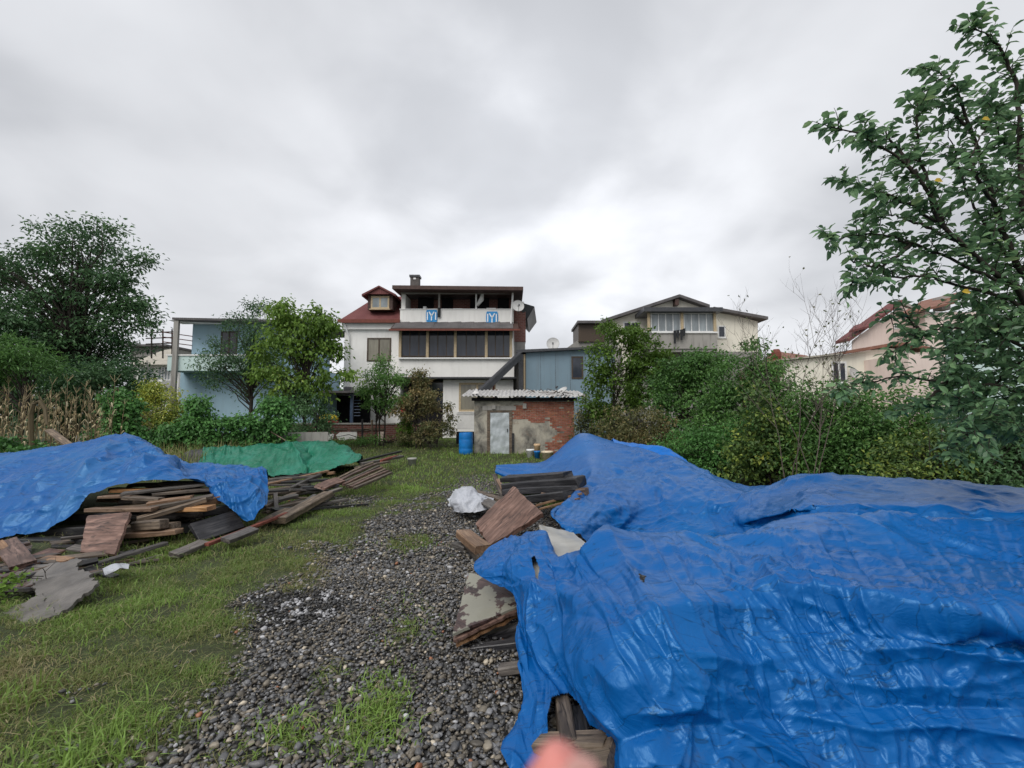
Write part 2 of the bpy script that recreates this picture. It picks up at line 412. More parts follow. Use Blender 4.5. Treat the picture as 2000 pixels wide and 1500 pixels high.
q.set(bt.outputs[0], .9, .2); M['brick_far'] = q.m
q = NM('skin'); p = q.tc(); q.set(q.ramp(q.noise(p, 30, 3), [(.3, (.58, .17, .15)), (.7, (.66, .28, .24))]), .5, .4)
q.b.inputs['Subsurface Weight'].default_value = .15; q.b.inputs['Subsurface Radius'].default_value = (.01, .004, .003); M['skin'] = q.m
M['nail'] = m_plain('nail', (.70, .40, .36), .3, .05, 5)
# foliage palettes: tint 0..1
GR = lambda a, b, c, d: [(0.0, a), (.4, b), (.75, c), (1.0, d)]
M['leaf_dark'] = m_leaf('dark_green_leaves', GR((.035, .083, .043), (.072, .153, .064), (.125, .243, .095), (.208, .355, .148)))
M['leaf_mid'] = m_leaf('green_leaves', GR((.044, .110, .030), (.095, .210, .054), (.161, .322, .079), (.322, .445, .125)))
M['leaf_light'] = m_leaf('light_green_leaves', GR((.066, .132, .020), (.132, .238, .040), (.211, .343, .066), (.356, .449, .106)), trans=.35)
M['leaf_ivy'] = m_leaf('vine_leaves', GR((.034, .103, .025), (.078, .207, .052), (.138, .328, .086), (.259, .483, .155)))
M['leaf_brown'] = m_leaf('browning_leaves', GR((.061, .081, .030), (.140, .151, .061), (.282, .222, .101), (.443, .342, .161)))
M['leaf_yellow'] = m_leaf('yellowing_leaves', GR((.040, .090, .029), (.100, .171, .048), (.281, .361, .070), (.600, .600, .120)))
M['leaf_plum'] = m_leaf('plum_leaves', GR((.071, .141, .073), (.125, .242, .119), (.203, .344, .163), (.344, .486, .222)), .35, .34)
M['leaf_yellow_single'] = m_leaf('yellow_leaf', [(0, (.55, .38, .03)), (1, (.60, .42, .05))])
M['corn'] = m_leaf('dry_corn', GR((.14, .11, .06), (.32, .25, .13), (.52, .43, .26), (.68, .60, .42)), .7, .25)
M['grass'] = m_leaf('grass_blades', [(0, (.38, .32, .18)), (.22, (.225, .225, .085)), (.45, (.140, .20, .052)), (.75, (.175, .27, .058)), (1, (.23, .37, .08))], .5, .3)
# ================================================================== GROUND
def inpoly(x, y, poly):
    r = np.zeros(np.shape(x), bool); n = len(poly)
    for i in range(n):
        x1, y1 = poly[i]; x2, y2 = poly[(i + 1) % n]
        c = ((y1 > y) != (y2 > y)); xi = (x2 - x1) * (y - y1) / ((y2 - y1) if y2 != y1 else 1e-9) + x1
        r ^= c & (x < xi)
    return r
# gravel track edges in world (x as a function of y), measured off the ground
Lp = [(-2.6, 0.0), (-1.95, 2.2), (-1.95, 3.2), (-2.1, 3.9), (-2.35, 4.7), (-2.35, 5.5), (-2.0, 7.0), (-1.7, 9.0), (-1.5, 12.), (-1.0, 16), (-.5, 20)]
Rp = [(3., 0.0), (3.0, 4.), (2.5, 6.0), (1.0, 8.0), (-.1, 9.5), (-.45, 11), (-.6, 13.), (-.6, 16), (-.3, 20)]
Lx = lambda y: np.interp(y, [q[1] for q in Lp], [q[0] for q in Lp])
Rx = lambda y: np.interp(y, [q[1] for q in Rp], [q[0] for q in Rp])
def gz(x, y):
    x = np.asarray(x, float); y = np.asarray(y, float)
    return .35 * sstep(17, 25, y) + .018 * fbm(x * .7, y * .7, 1.0, 3) * sstep(60, 20, np.abs(y)) + .6 * sstep(60, 200, np.hypot(x, y))
def gravel(x, y):   # 0 grass .. 1 stones
    x = np.asarray(x, float); y = np.asarray(y, float)
    n = fbm(x * 1.1, y * .9, 2.0, 4) * .55
    d = np.minimum(x - Lx(y), Rx(y) - x) + n * 1.25
    g = sstep(-.42, .36, d)
    def patch(cx, cy, rx, ry, a):
        return a * sstep(1.25, .5, np.sqrt(((x - cx) / rx)**2 + ((y - cy) / ry)**2) + n * .7)
    for (px, py, rx, ry, a) in ((735, 1400, .16, .30, .75), (640, 1430, .22, .25, .45), (560, 1440, .12, .14, .7), (790, 1240, .14, .32, .55),
                                (800, 1060, .3, .6, .8), (600, 1140, .25, .3, .5), (640, 1330, .14, .3, .45), (450, 1480, .18, .12, .5)):
        c = G(px, py); g = g * (1 - patch(c.x, c.y, rx, ry, a))
    c = G(660, 980); g = np.maximum(g, patch(c.x, c.y, .9, .7, .55))     # scattered stones beside the planks
    c = G(60, 1490); g = np.maximum(g, patch(c.x, c.y, .3, .16, .6)); g = g * (1 - .75 * sstep(-1.55, -2.1, x) * sstep(3.2, 2.6, y))
    g = np.where(y > 9, g * (1 - .75 * sstep(9, 14, y)), g)
    return np.clip(g, 0, 1)
def axis(segs):
    out = [segs[0][0]]
    for a, b, st in segs: out += list(np.linspace(a, b, max(2, int((b - a) / st) + 1))[1:])
    return np.array(out)
xs = axis([(-400, -40, 40), (-40, -12, 2.0), (-12, -5, .15), (-5, 2.2, .05), (2.2, 8, .3), (8, 40, 2), (40, 400, 40)])
ys = axis([(-60, 0, 10), (0, 1.6, .2), (1.6, 8, .05), (8, 16, .15), (16, 30, .7), (30, 60, 3), (60, 500, 40)])
X, Y = np.meshgrid(xs, ys); Z = gz(X, Y) + .006 * fbm(X * 6, Y * 6, 3., 3)
nx, ny = len(xs), len(ys); V = np.stack([X, Y, Z], -1).reshape(-1, 3)
i = np.arange(ny - 1)[:, None] * nx + np.arange(nx - 1)[None]
Fc = np.stack([i, i + 1, i + nx + 1, i + nx], -1).reshape(-1, 4)
gm = gravel(V[:, 0], V[:, 1])
c = G(560, 1190); burn = sstep(1.2, .4, np.sqrt(((V[:, 0] - c.x) / .55)**2 + ((V[:, 1] - c.y) / .45)**2) + .35 * fbm(V[:, 0] * 4, V[:, 1] * 4, 5., 3))
q = NM('soil_grass_gravel'); p = q.pos(); t = q.attr(); sx = q.n('ShaderNodeSeparateColor'); q.l(t, sx.inputs[0])
n = q.noise(p, 3.0, 6, .65); nf = q.noise(p, 60, 3, .6)
vc = q.vor(p, 26, 'F1', 'Color'); vd = q.vor(p, 26, 'F1', 'Distance'); s2 = q.n('ShaderNodeSeparateColor'); q.l(vc, s2.inputs[0])
stone = q.ramp(s2.outputs[0], [(0, (.035, .036, .038)), (.45, (.075, .075, .072)), (.8, (.13, .125, .11)), (.93, (.22, .21, .19)), (1, (.45, .44, .42))])
stone = q.mix(q.ramp(vd, [(.35, 0), (.6, 1)]), stone, (.015, .014, .013))
grassc = q.ramp(n, [(.3, (.045, .052, .020)), (.5, (.050, .068, .022)), (.62, (.06, .085, .026)), (.78, (.10, .08, .05))])
grassc = q.mix(q.ramp(nf, [(.35, .7), (.6, 0)]), grassc, (.022, .020, .012))
edge = q.math('ADD', sx.outputs[0], q.math('MULTIPLY', q.math('SUBTRACT', nf, .5), .6))
c_ = q.mix(q.ramp(edge, [(.35, 0), (.6, 1)]), grassc, stone)
c_ = q.mix(q.math('MULTIPLY', sx.outputs[1], .7), c_, (.012, .012, .014))
q.set(c_, .8, .3); q.bump(q.math('ADD', q.math('MULTIPLY', vd, -1.0), q.math('MULTIPLY', nf, .5)), .8, .02)
ground = obj('ground', npmesh('ground', V, Fc, True, np.stack([gm, burn, gm * 0], -1)), q.m, kind='structure')

# ------------------------------------------------------------------ scatter on the ground
def area_sample(n, y0, y1, pw, xlo=-1.28, xhi=1.15):
    y = (y0**pw + (y1**pw - y0**pw) * RNG.random(n))**(1 / pw)
    x = (xlo + (xhi - xlo) * RNG.random(n)) * y
    return x, y
# footprints kept clear (under tarpaulins)
DEB = [tuple(G(a_, b_))[:2] for a_, b_ in ((-90,1235),(40,1222),(112,1200),(188,1140),(165,1100),(235,1088),(300,1066),(260,1035),(-90,1050))]
def covered(x, y):
    return (inpoly(x + .12 * pn(x * 3, y * 3), y, DEB) & (pn(x * 2.5, y * 2.5, 4.) > -.25)) | (x > 1.0) & (y > 2.3) & (y < 9) & (x > 0.2 + (5 - y) * .1) | ((x < -5.6) & (y > 6.6) & (y < 11))
# pebbles -----------------------------------------------------------
def ico(sub):
    t = (1 + 5**.5) / 2
    v = [(-1, t, 0), (1, t, 0), (-1, -t, 0), (1, -t, 0), (0, -1, t), (0, 1, t), (0, -1, -t), (0, 1, -t), (t, 0, -1), (t, 0, 1), (-t, 0, -1), (-t, 0, 1)]
    f = [(0, 11, 5), (0, 5, 1), (0, 1, 7), (0, 7, 10), (0, 10, 11), (1, 5, 9), (5, 11, 4), (11, 10, 2), (10, 7, 6), (7, 1, 8), (3, 9, 4), (3, 4, 2), (3, 2, 6), (3, 6, 8), (3, 8, 9), (4, 9, 5), (2, 4, 11), (6, 2, 10), (8, 6, 7), (9, 8, 1)]
    v = [np.array(q) / np.linalg.norm(q) for q in v]
    for _ in range(sub):
        c = {}; nf = []
        def mid(a, b):
            k = (min(a, b), max(a, b))
            if k not in c: m_ = v[a] + v[b]; v.append(m_ / np.linalg.norm(m_)); c[k] = len(v) - 1
            return c[k]
        for a, b, d in f:
            x, y, z = mid(a, b), mid(b, d), mid(d, a); nf += [(a, x, z), (b, y, x), (d, z, y), (x, y, z)]
        f = nf
    return np.array(v), np.array(f)
def pebbles(x, y, size, sub, sink=.25):
    bv, bf = ico(sub); n = len(x); nv = len(bv)
    nvar = 24; var = []
    for k in range(nvar):
        d = 1 + .22 * pn(bv[:, 0] * 1.3 + k * 9, bv[:, 1] * 1.3, bv[:, 2] * 1.3)
        w = bv * d[:, None]
        ql = np.random.default_rng(k).normal(size=(9, 3)); ql /= np.linalg.norm(ql, axis=1)[:, None]
        for nn in ql:                      # shave flat faces
            s_ = w @ nn; w = w - np.maximum(s_ - .62, 0)[:, None] * nn * .95
        var.append(w)
    var = np.array(var)[RNG.integers(0, nvar, n)]
    sc3 = np.stack([RNG.uniform(.8, 1.4, n), RNG.uniform(.7, 1.0, n), RNG.uniform(.4, .75, n)], -1) * (size / 2)[:, None]
    v = var * sc3[:, None, :]
    ax, az = RNG.normal(0, .35, n), RNG.uniform(0, 6.28, n)
    cx, sx_ = np.cos(ax)[:, None], np.sin(ax)[:, None]; cz, sz_ = np.cos(az)[:, None], np.sin(az)[:, None]
    y1 = v[..., 1] * cx - v[..., 2] * sx_; z1 = v[..., 1] * sx_ + v[..., 2] * cx
    x2 = v[..., 0] * cz - y1 * sz_; y2 = v[..., 0] * sz_ + y1 * cz
    base = gz(x, y) + sc3[:, 2] * (1 - 2 * sink * RNG.random(n)) + RNG.random(n) * .012
    Vv = np.stack([x2 + x[:, None], y2 + y[:, None], z1 + base[:, None]], -1).reshape(-1, 3)
    Ff = (bf[None] + (np.arange(n) * nv)[:, None, None]).reshape(-1, 3)
    # colour: mostly dark grey, some brown, pale and a few orange
    r = RNG.random(n); val = np.where(r < .66, RNG.uniform(.05, .145, n), np.where(r < .95, RNG.uniform(.12, .27, n), RNG.uniform(.28, .55, n)))
    hue = RNG.random(n); colr = np.stack([val, val * (1 + .0 * hue), val * 1.02], -1)
    br = hue < .42; colr[br] *= np.array([1.22, 1.06, .80]); orr = hue > .998; colr[orr] = np.array([.32, .13, .06])
    c = G(560, 1190); bd = ((x - c.x) / .5)**2 + ((y - c.y) / .42)**2 < 1
    wht = bd & (fbm(x * 5, y * 5, 9., 3) + RNG.normal(0, .16, n) > .20); colr[bd & ~wht] *= .35; colr[wht] = RNG.uniform(.18, .55, (wht.sum(), 1)) * np.array([[1, 1, 1.03]])
    return Vv, Ff, np.repeat(colr, nv, axis=0)
q = NM('gravel_stones'); q.set(q.mix(q.ramp(q.noise(q.pos(), 90, 4), [(.3, .35), (.7, 0)]), q.attr(), (.03, .03, .03)), .38, .45)
q.bump(q.noise(q.pos(), 160, 3), .35, .004); M['stone'] = q.m
x, y = area_sample(66000, 2.0, 5.2, 1.6, -1.25, .75); k = (RNG.random(len(x)) < gravel(x, y) * 1.0) & ~((x > .65) & (y > 2.2)) ; x, y = x[k], y[k]
near_ = y < 2.7; sz_ = np.clip(RNG.lognormal(math.log(.0235), .38, len(x)), .012, .07)
a1 = pebbles(x[near_], y[near_], sz_[near_], 1); a2 = pebbles(x[~near_], y[~near_], sz_[~near_], 0)
a = (np.concatenate([a1[0], a2[0]]), np.concatenate([a1[1], a2[1] + len(a1[0])]), np.concatenate([a1[2], a2[2]]))
obj('gravel', npmesh('gravel', a[0], a[1], True, a[2]), M['stone'], kind='stuff', label='dark grey wet gravel on the near part of the track between the tarpaulin piles', cat='gravel')
x, y = area_sample(80000, 4.8, 13, 1.5, -.9, .3); k = (RNG.random(len(x)) < gravel(x, y)) & ~((x > .6) & (y < 7)); x, y = x[k], y[k]
a = pebbles(x, y, np.clip(RNG.lognormal(math.log(.035), .33, len(x)), .016, .075), 0)
obj('gravel', npmesh('gravel', a[0], a[1], True, a[2]), M['stone'], kind='stuff', label='finer looking gravel further along the track towards the brick shed', cat='gravel')

# grass -------------------------------------------------------------
def blades(x, y, h, w, tint, lean=.6, z=None, curl=1.0):
    n = len(x); az = RNG.uniform(0, 6.283, n); dx, dy = np.cos(az), np.sin(az); ln = np.abs(RNG.normal(lean, .35, n))
    z0 = gz(x, y) - .01 if z is None else z
    px_, py_ = -dy * w / 2, dx * w / 2; tw = RNG.normal(0, .5, n); cs, sn = np.cos(tw), np.sin(tw)
    px_, py_ = px_ * cs - py_ * sn, px_ * sn + py_ * cs
    def at(f, up): return x + dx * h * ln * f, y + dy * h * ln * f, z0 + h * up
    a = at(0, 0); b = at(.35, .55); c_ = at(1.0 * curl, .80 - .0 * ln)
    up2 = np.clip(.95 - .35 * ln, .1, 1); t_ = (x + dx * h * ln * 1.0, y + dy * h * ln * 1.0, z0 + h * up2)
    V = np.stack([np.stack([a[0] - px_, a[1] - py_, a[2]], -1), np.stack([a[0] + px_, a[1] + py_, a[2]], -1),
                  np.stack([b[0] - px_ * .8, b[1] - py_ * .8, b[2]], -1), np.stack([b[0] + px_ * .8, b[1] + py_ * .8, b[2]], -1),
                  np.stack(t_, -1)], 1).reshape(-1, 3)
    o = (np.arange(n) * 5)[:, None, None]
    Ff = (np.array([[0, 1, 3], [0, 3, 2], [2, 3, 4]])[None] + o).reshape(-1, 3)
    return V, Ff, np.repeat(tint, 5)
def grassmesh(n, y0, y1, pw, xlo, xhi, hs, ws, thr=.5):
    x, y = area_sample(n, y0, y1, pw, xlo, xhi); g = gravel(x, y)
    clump = fbm(x * 2.2, y * 2.2, 7., 3)
    k = (RNG.random(n) < (1 - g)**1.5 * np.clip(.72 + clump * 1.1, .1, 1)) & ~covered(x, y) & (x < np.maximum(Rx(y) + 2.5, -5)); x, y, clump, g = x[k], y[k], clump[k], g[k]
    green = fbm(x * .8 + 4, y * .8, 3., 3); lush = sstep(7.0, 9.5, y) * sstep(-4.5, -3.2, x)
    t = np.clip(.48 + .42 * green + .16 * clump + .18 * lush + RNG.normal(0, .13, len(x)) - .25 * g, 0, 1)
    dry = RNG.random(len(x)) < .10; t[dry] = RNG.uniform(0, .25, dry.sum())
    h = RNG.uniform(.5, 1.3, len(x)) * hs * (1 + .5 * clump) * (1 - .4 * g)
    return blades(x, y, h, RNG.uniform(.6, 1.2, len(x)) * ws, t, .9)
parts_ = [grassmesh(150000, 2.1, 5.5, 1.5, -1.3, .05, .055, .0048), grassmesh(120000, 5.2, 11, 1.4, -1.0, .35, .07, .008), grassmesh(60000, 10.5, 26, 1.3, -.55, .45, .11, .018), grassmesh(48000, 1.2, 9, 1.4, -2.4, -1.28, .06, .008)]
off = 0; VV, FF, TT = [], [], []
for a in parts_: VV.append(a[0]); FF.append(a[1] + off); TT.append(a[2]); off += len(a[0])
obj('grass', npmesh('grass', np.concatenate(VV), np.concatenate(FF), False, np.concatenate(TT)), M['grass'], kind='stuff', label='short wet green grass with dry straw over the yard', cat='grass')
# bright leafy weeds in tufts
VV, FF, TT, off = [], [], [], 0
for (px, py, n, r, hh, tt) in ((200, 1480, 260, .16, .16, .9), (90, 1490, 180, .16, .13, .85), (20, 1380, 160, .15, .15, .75), (730, 1390, 230, .10, .10, .95), (740, 1440, 200, .10, .10, .9), (750, 1340, 150, .10, .09, .85), (690, 1470, 120, .1, .08, .8),
                          (555, 1430, 160, .10, .09, .9), (590, 1450, 90, .08, .07, .8), (460, 1480, 90, .12, .06, .7), (800, 1235, 170, .14, .07, .7), (790, 1190, 120, .14, .06, .65),
                          (300, 1090, 260, .3, .16, .7), (200, 1150, 240, .3, .12, .8), (420, 1070, 240, .35, .12, .6), (310, 1050, 200, .25, .2, .6), (90, 1260, 200, .3, .1, .8), (240, 1200, 200, .25, .1, .75), (800, 1065, 260, .35, .07, .75), (930, 960, 260, .5, .12, .8), (960, 940, 260, .5, .12, .75), (850, 870, 200, 1.5, .2, .8), (1010, 888, 260, .9, .3, .8), (900, 893, 200, .6, .25, .85)):
    c = G(px, py); x = c.x + RNG.normal(0, r, n); y = c.y + RNG.normal(0, r, n)
    a = blades(x, y, RNG.uniform(.4, 1.1, n) * hh, RNG.uniform(.6, 1.3, n) * (.007 + .0008 * c.y), np.clip(tt + RNG.normal(0, .1, n), 0, 1), .7)
    VV.append(a[0]); FF.append(a[1] + off); TT.append(a[2]); off += len(a[0])
obj('weeds', npmesh('weeds', np.concatenate(VV), np.concatenate(FF), False, np.concatenate(TT)), M['grass'], kind='stuff', label='bright green weed tufts growing through the gravel and grass edge', cat='weeds')
# flat straw and dead stalks lying on the grass
n = 3600; x, y = area_sample(n, 2.2, 6.5, 1.4, -1.25, -.1); k = gravel(x, y) < .7; x, y = x[k], y[k]; n = len(x)
az = RNG.uniform(0, 6.28, n); L = RNG.uniform(.04, .15, n); w = RNG.uniform(.001, .0022, n); z0 = gz(x, y) + RNG.uniform(.01, .07, n); z1 = gz(x, y) + RNG.uniform(.01, .08, n)
dx, dy = np.cos(az), np.sin(az); V = []
for s_, zz_ in ((-.5, z0), (0, (z0 + z1) / 2 + .015), (.5, z1)):
    bend = .0 if s_ else .12
    for e_ in (-1, 1): V.append(np.stack([x + dx * L * s_ - dy * (w * e_ + bend * L), y + dy * L * s_ + dx * (w * e_ + bend * L), zz_], -1))
V = np.stack(V, 1).reshape(-1, 3); o = (np.arange(n) * 6)[:, None, None]
Ff = (np.array([[0, 1, 3, 2], [2, 3, 5, 4]])[None] + o).reshape(-1, 4)
obj('straw', npmesh('straw', V, Ff, False, np.repeat(RNG.uniform(0, .5, n), 6)), M['grass'], kind='stuff', label='dry straw and dead stalks lying over the grass', cat='straw')

# ================================================================== TARPAULINS
def cr(A, n, ax=0):   # Catmull-Rom resample along axis, A (k,...,3)
    A = np.moveaxis(np.asarray(A, float), ax, 0); k = len(A); t = np.linspace(0, k - 1, n); i = np.minimum(t.astype(int), k - 2); f = (t - i)
    f = f.reshape((-1,) + (1,) * (A.ndim - 1))
    p0 = A[np.maximum(i - 1, 0)]; p1 = A[i]; p2 = A[i + 1]; p3 = A[np.minimum(i + 2, k - 1)]
    T = .42
    m1 = (p2 - p0) * T; m2 = (p3 - p1) * T
    r = (2 * f**3 - 3 * f**2 + 1) * p1 + (f**3 - 2 * f**2 + f) * m1 + (-2 * f**3 + 3 * f**2) * p2 + (f**3 - f**2) * m2
    return np.moveaxis(r, 0, ax)
def ridge(n): return (1 - np.abs(n) * 2.2)
def fold_h(px, py, poly, A, wu, wd, mode='h', fade=50):
    poly = np.array(poly, float)
    if mode == 'h': s = np.interp(px, poly[:, 0], poly[:, 1]) - py; al, a0, a1 = px, poly[0, 0], poly[-1, 0]
    else: s = px - np.interp(py, poly[:, 1], poly[:, 0]); al, a0, a1 = py, poly[0, 1], poly[-1, 1]
    f = sstep(a0 - fade, a0 + fade * .3, al) * sstep(a1 + fade, a1 - fade * .3, al)
    return A * f * np.where(s > 0, np.exp(-np.abs(s) / wu), np.exp(-np.abs(s) / wd))
def crease_h(px, py, rng, box, n, ang, spr, lens, A, w):
    H = np.zeros(px.shape)
    for _ in range(n):
        cx_, cy_ = rng.uniform(box[0], box[1]), rng.uniform(box[2], box[3]); L = rng.uniform(*lens) / 2; th = math.radians(rng.normal(ang, spr)); a_ = A * rng.uniform(.4, 1.3) * (1 if rng.random() < .7 else -1); w_ = w * rng.uniform(.6, 1.8); kv = rng.normal(0, .0006)
        k = np.abs(px - cx_) < L + 8 * w_; k &= np.abs(py - cy_) < L + 8 * w_
        x, y = px[k] - cx_, py[k] - cy_; t = x * math.cos(th) + y * math.sin(th); s = -x * math.sin(th) + y * math.cos(th) + kv * t * t + 2.5 * np.sin(t * .05 + cx_)
        H[k] += a_ * np.exp(-np.abs(s) / w_) * np.clip(1 - (t / L)**2, 0, 1)
    return H
def simplex_facets(a, b, seed):
    F2 = .36602540378; sk = (a + b) * F2; i = np.floor(a + sk); j = np.floor(b + sk); u, v = a + sk - i, b + sk - j
    def hh(ii, jj): return ((np.sin(ii * 127.1 + jj * 311.7 + seed * 17.3) * 43758.5453) % 1.0) - .5
    up = u > v; h0 = hh(i, j); h2 = hh(i + 1, j + 1); h1 = np.where(up, hh(i + 1, j), hh(i, j + 1))
    mx_, mn_ = np.maximum(u, v), np.minimum(u, v); return h0 * (1 - mx_) + h1 * (mx_ - mn_) + h2 * mn_
def tarp(name, rows, nu, nv, mat, label, amp=1.0, seed=0., cdir=.6, cuts=(), keep=None, fine=1.0, group=None, cat='tarpaulin', parent=None, folds=(), creases=(), facets=(.045, .013), pack=None, calm=None):
    A = np.array([[tuple(P(*q)) if not isinstance(q, Vector) else tuple(q) for q in r] for r in rows])
    S = cr(cr(A, nv, 0), nu, 1)
    du = np.gradient(S, axis=1); dv = np.gradient(S, axis=0); N = np.cross(du, dv); N /= (np.linalg.norm(N, axis=2)[..., None] + 1e-9)
    flip = np.where(N[..., 2:3] + N[..., 1:2] * -.5 < 0, -1., 1.); N = N * flip
    x, y, z = S[..., 0], S[..., 1], S[..., 2]
    ca, sa = math.cos(cdir), math.sin(cdir); a = x * ca + (y - z) * sa; b = -x * sa + (y - z) * ca
    wx = fbm(x * 1.3 + seed, y * 1.3, z * 1.3, 2) * .35; a = a + wx; b = b + wx
    big = fbm(x * .9 + seed, y * .9, z * .9, 2) * .035
    fold = np.maximum(ridge(pn(a * .55 + seed, b * 2.6, z * .8)), 0)**3 * .035
    fold2 = np.maximum(ridge(pn(a * 1.1 + 4 + seed, b * 6.0, z * 2)), 0)**4 * .016
    m = sstep(-.2, .4, pn(x * 1.1 + seed * 2, y * 1.1, z))
    cr1 = np.maximum(ridge(fbm(x * 4.5 + seed, y * 5.5, z * 5, 2)), 0)**2.0 * .012
    cr2 = np.maximum(ridge(pn(x * 11 + seed, y * 13, z * 12)), 0)**2 * .0045
    D = (big + fold * .9 + fold2 + cr1 * (.4 + m) * .7 + cr2 * (.3 + m) * fine) * amp
    jx = .35 * pn(a * 2.1 + seed, b * 2.1, z) ; jy = .35 * pn(a * 2.1, b * 2.1 + seed, z + 3)
    D = D + facets[0] * simplex_facets((a + jx * .5) * 2.6, (b + jy * .5) * 5.2, seed) + facets[1] * simplex_facets((a + jx) * 8, (b + jy) * 11, seed + 2) * (.4 + m)
    if pack:
        rk = np.random.default_rng(31); xi = pack[0]
        while xi < pack[1]:
            sd_ = rk.choice([-1, 1]) * rk.uniform(.5, 1.2) * pack[2]; skx = rk.normal(.03, .02); d_ = np.abs(x + skx * y + .010 * pn(y * 3 + xi, z * 3) - xi)
            D = D + sd_ * np.exp(-d_ / .009) * sstep(-.25, .25, pn(y * 1.3 + xi * 7, xi * 3., 1.)); xi += rk.uniform(.07, .19)
        yi = 1.6
        while yi < 4.2:
            D = D + rk.choice([-1, 1]) * pack[2] * .8 * np.exp(-np.abs(y + .08 * x + .012 * pn(x * 3 + yi, z * 3) - yi) / .010) * sstep(0, .3, pn(x * 1.6 + yi * 5, yi * 3., 1.)); yi += rk.uniform(.12, .35)
    pxs, pys = proj(S.reshape(-1, 3)); pxs = pxs.reshape(D.shape); pys = pys.reshape(D.shape)
    wq = 10 * pn(x * 2.3, y * 2.3, z * 2.3)
    for f_ in folds: D = D + fold_h(pxs + wq, pys + wq * .6, *f_)
    crg = np.random.default_rng(int(seed * 10) + 5)
    for c_ in creases: D = D + crease_h(pxs, pys, crg, *c_)
    if calm: D = D * (1 - .85 * np.clip(sstep(calm[0] + 40, calm[0] - 40, pxs + (pys - 900) * 1.0) * sstep(calm[1] + 15, calm[1] - 15, pys), 0, 1))
    S = S + N * D[..., None]
    if calm is not None: S0 = S
    V = S.reshape(-1, 3); i = np.arange(nv - 1)[:, None] * nu + np.arange(nu - 1)[None]
    Fc = np.stack([i, i + 1, i + nu + 1, i + nu], -1).reshape(-1, 4)
    ctr = V[Fc].mean(1); px, py = proj(ctr); ok = np.ones(len(Fc), bool)
    wob = 3.0 * pn(ctr[:, 0] * 9, ctr[:, 1] * 9, ctr[:, 2] * 9)
    for c in cuts: ok &= ~inpoly(px + wob, py + wob, c)
    Fc = Fc[ok]
    used = np.unique(Fc); rm = np.full(len(V), -1); rm[used] = np.arange(len(used)); 
    org = V[used].mean(0); org[2] = V[used][:, 2].min()
    me = npmesh(name, V[used] - org, rm[Fc], True)
    o = obj(name, me, mat, parent, label=label, cat=cat, group=group); o.location = org; return o

near_rows = [
 [(1015,1085,4.3),(1050,1075,4.25),(1075,1090,4.1),(1100,1120,3.9),(1155,1120,3.7),(1200,1130,3.7),(1310,1135,3.7),(1450,1125,3.75),(1560,1095,3.8),(1660,1090,3.8),(1850,1090,3.7),(2150,1105,3.4)],
 [(985,1056,4.1),(1030,1040,4.1),(1062,1040,3.95),(1085,1096,3.5),(1150,1078,3.4),(1190,1064,3.35),(1300,1059,3.35),(1450,1049,3.4),(1560,1020,3.5),(1660,1012,3.5),(1850,1014,3.4),(2150,1028,3.1)],
 [(938,1088,3.9),(1000,1075,3.75),(1050,1085,3.55),(1088,1130,3.25),(1150,1135,3.05),(1200,1150,2.98),(1310,1145,2.95),(1450,1135,2.95),(1570,1120,2.95),(1680,1110,2.95),(1850,1100,2.85),(2200,1110,2.6)],
 [(927,1113,3.7),(985,1118,3.45),(1035,1125,3.3),(1085,1165,3.0),(1128,1185,2.8),(1190,1220,2.65),(1310,1200,2.65),(1450,1170,2.7),(1570,1165,2.72),(1700,1180,2.62),(1880,1195,2.5),(2250,1200,2.2)],
 [(960,1138,3.5),(1005,1145,3.35),(1035,1165,3.1),(1060,1215,2.9),(1108,1265,2.62),(1200,1310,2.4),(1320,1290,2.4),(1460,1250,2.45),(1600,1240,2.42),(1740,1255,2.3),(1950,1265,2.2),(2350,1270,1.95)],
 [(1017,1160,3.3),(1012,1200,3.12),(1030,1250,2.95),(1055,1305,2.75),(1125,1375,2.45),(1230,1420,2.15),(1350,1400,2.1),(1500,1370,2.1),(1650,1360,2.05),(1800,1370,1.95),(2050,1380,1.8),(2450,1390,1.6)],
 [(1008,1245,2.98),(1018,1300,2.78),(1036,1345,2.62),(1075,1405,2.4),(1160,1480,2.15),(1280,1560,1.82),(1400,1540,1.78),(1550,1510,1.78),(1700,1510,1.72),(1900,1510,1.62),(2150,1520,1.45),(2600,1520,1.3)],
 [(1032,1350,2.68),(1022,1395,2.54),(1030,1440,2.42),(1085,1510,2.2),(1180,1600,1.95),(1310,1700,1.62),(1420,1700,1.45),(1580,1700,1.4),(1750,1700,1.36),(1950,1700,1.3),(2250,1720,1.15),(2750,1720,1.0)],
 [(1000,1440,2.48),(990,1480,2.36),(1010,1530,2.2),(1060,1620,1.98),(1150,1760,1.72),(1300,1900,1.40),(1450,1950,1.22),(1650,1950,1.15),(1850,1950,1.1),(2100,1950,1.05),(2400,1950,.95),(3000,1950,.85)]]
zprof = {2: .71, 3: .70, 4: .57, 5: .39, 6: .20, 7: .03, 8: -.02}
for r_ in zprof:
    for c_ in range(5, 12):
        q_ = near_rows[r_][c_]; near_rows[r_][c_] = Vector(PZ(q_[0], q_[1], zprof[r_] * (.93 if c_ == 5 else 1) + .012 * max(0, c_ - 7) * (r_ < 6)))
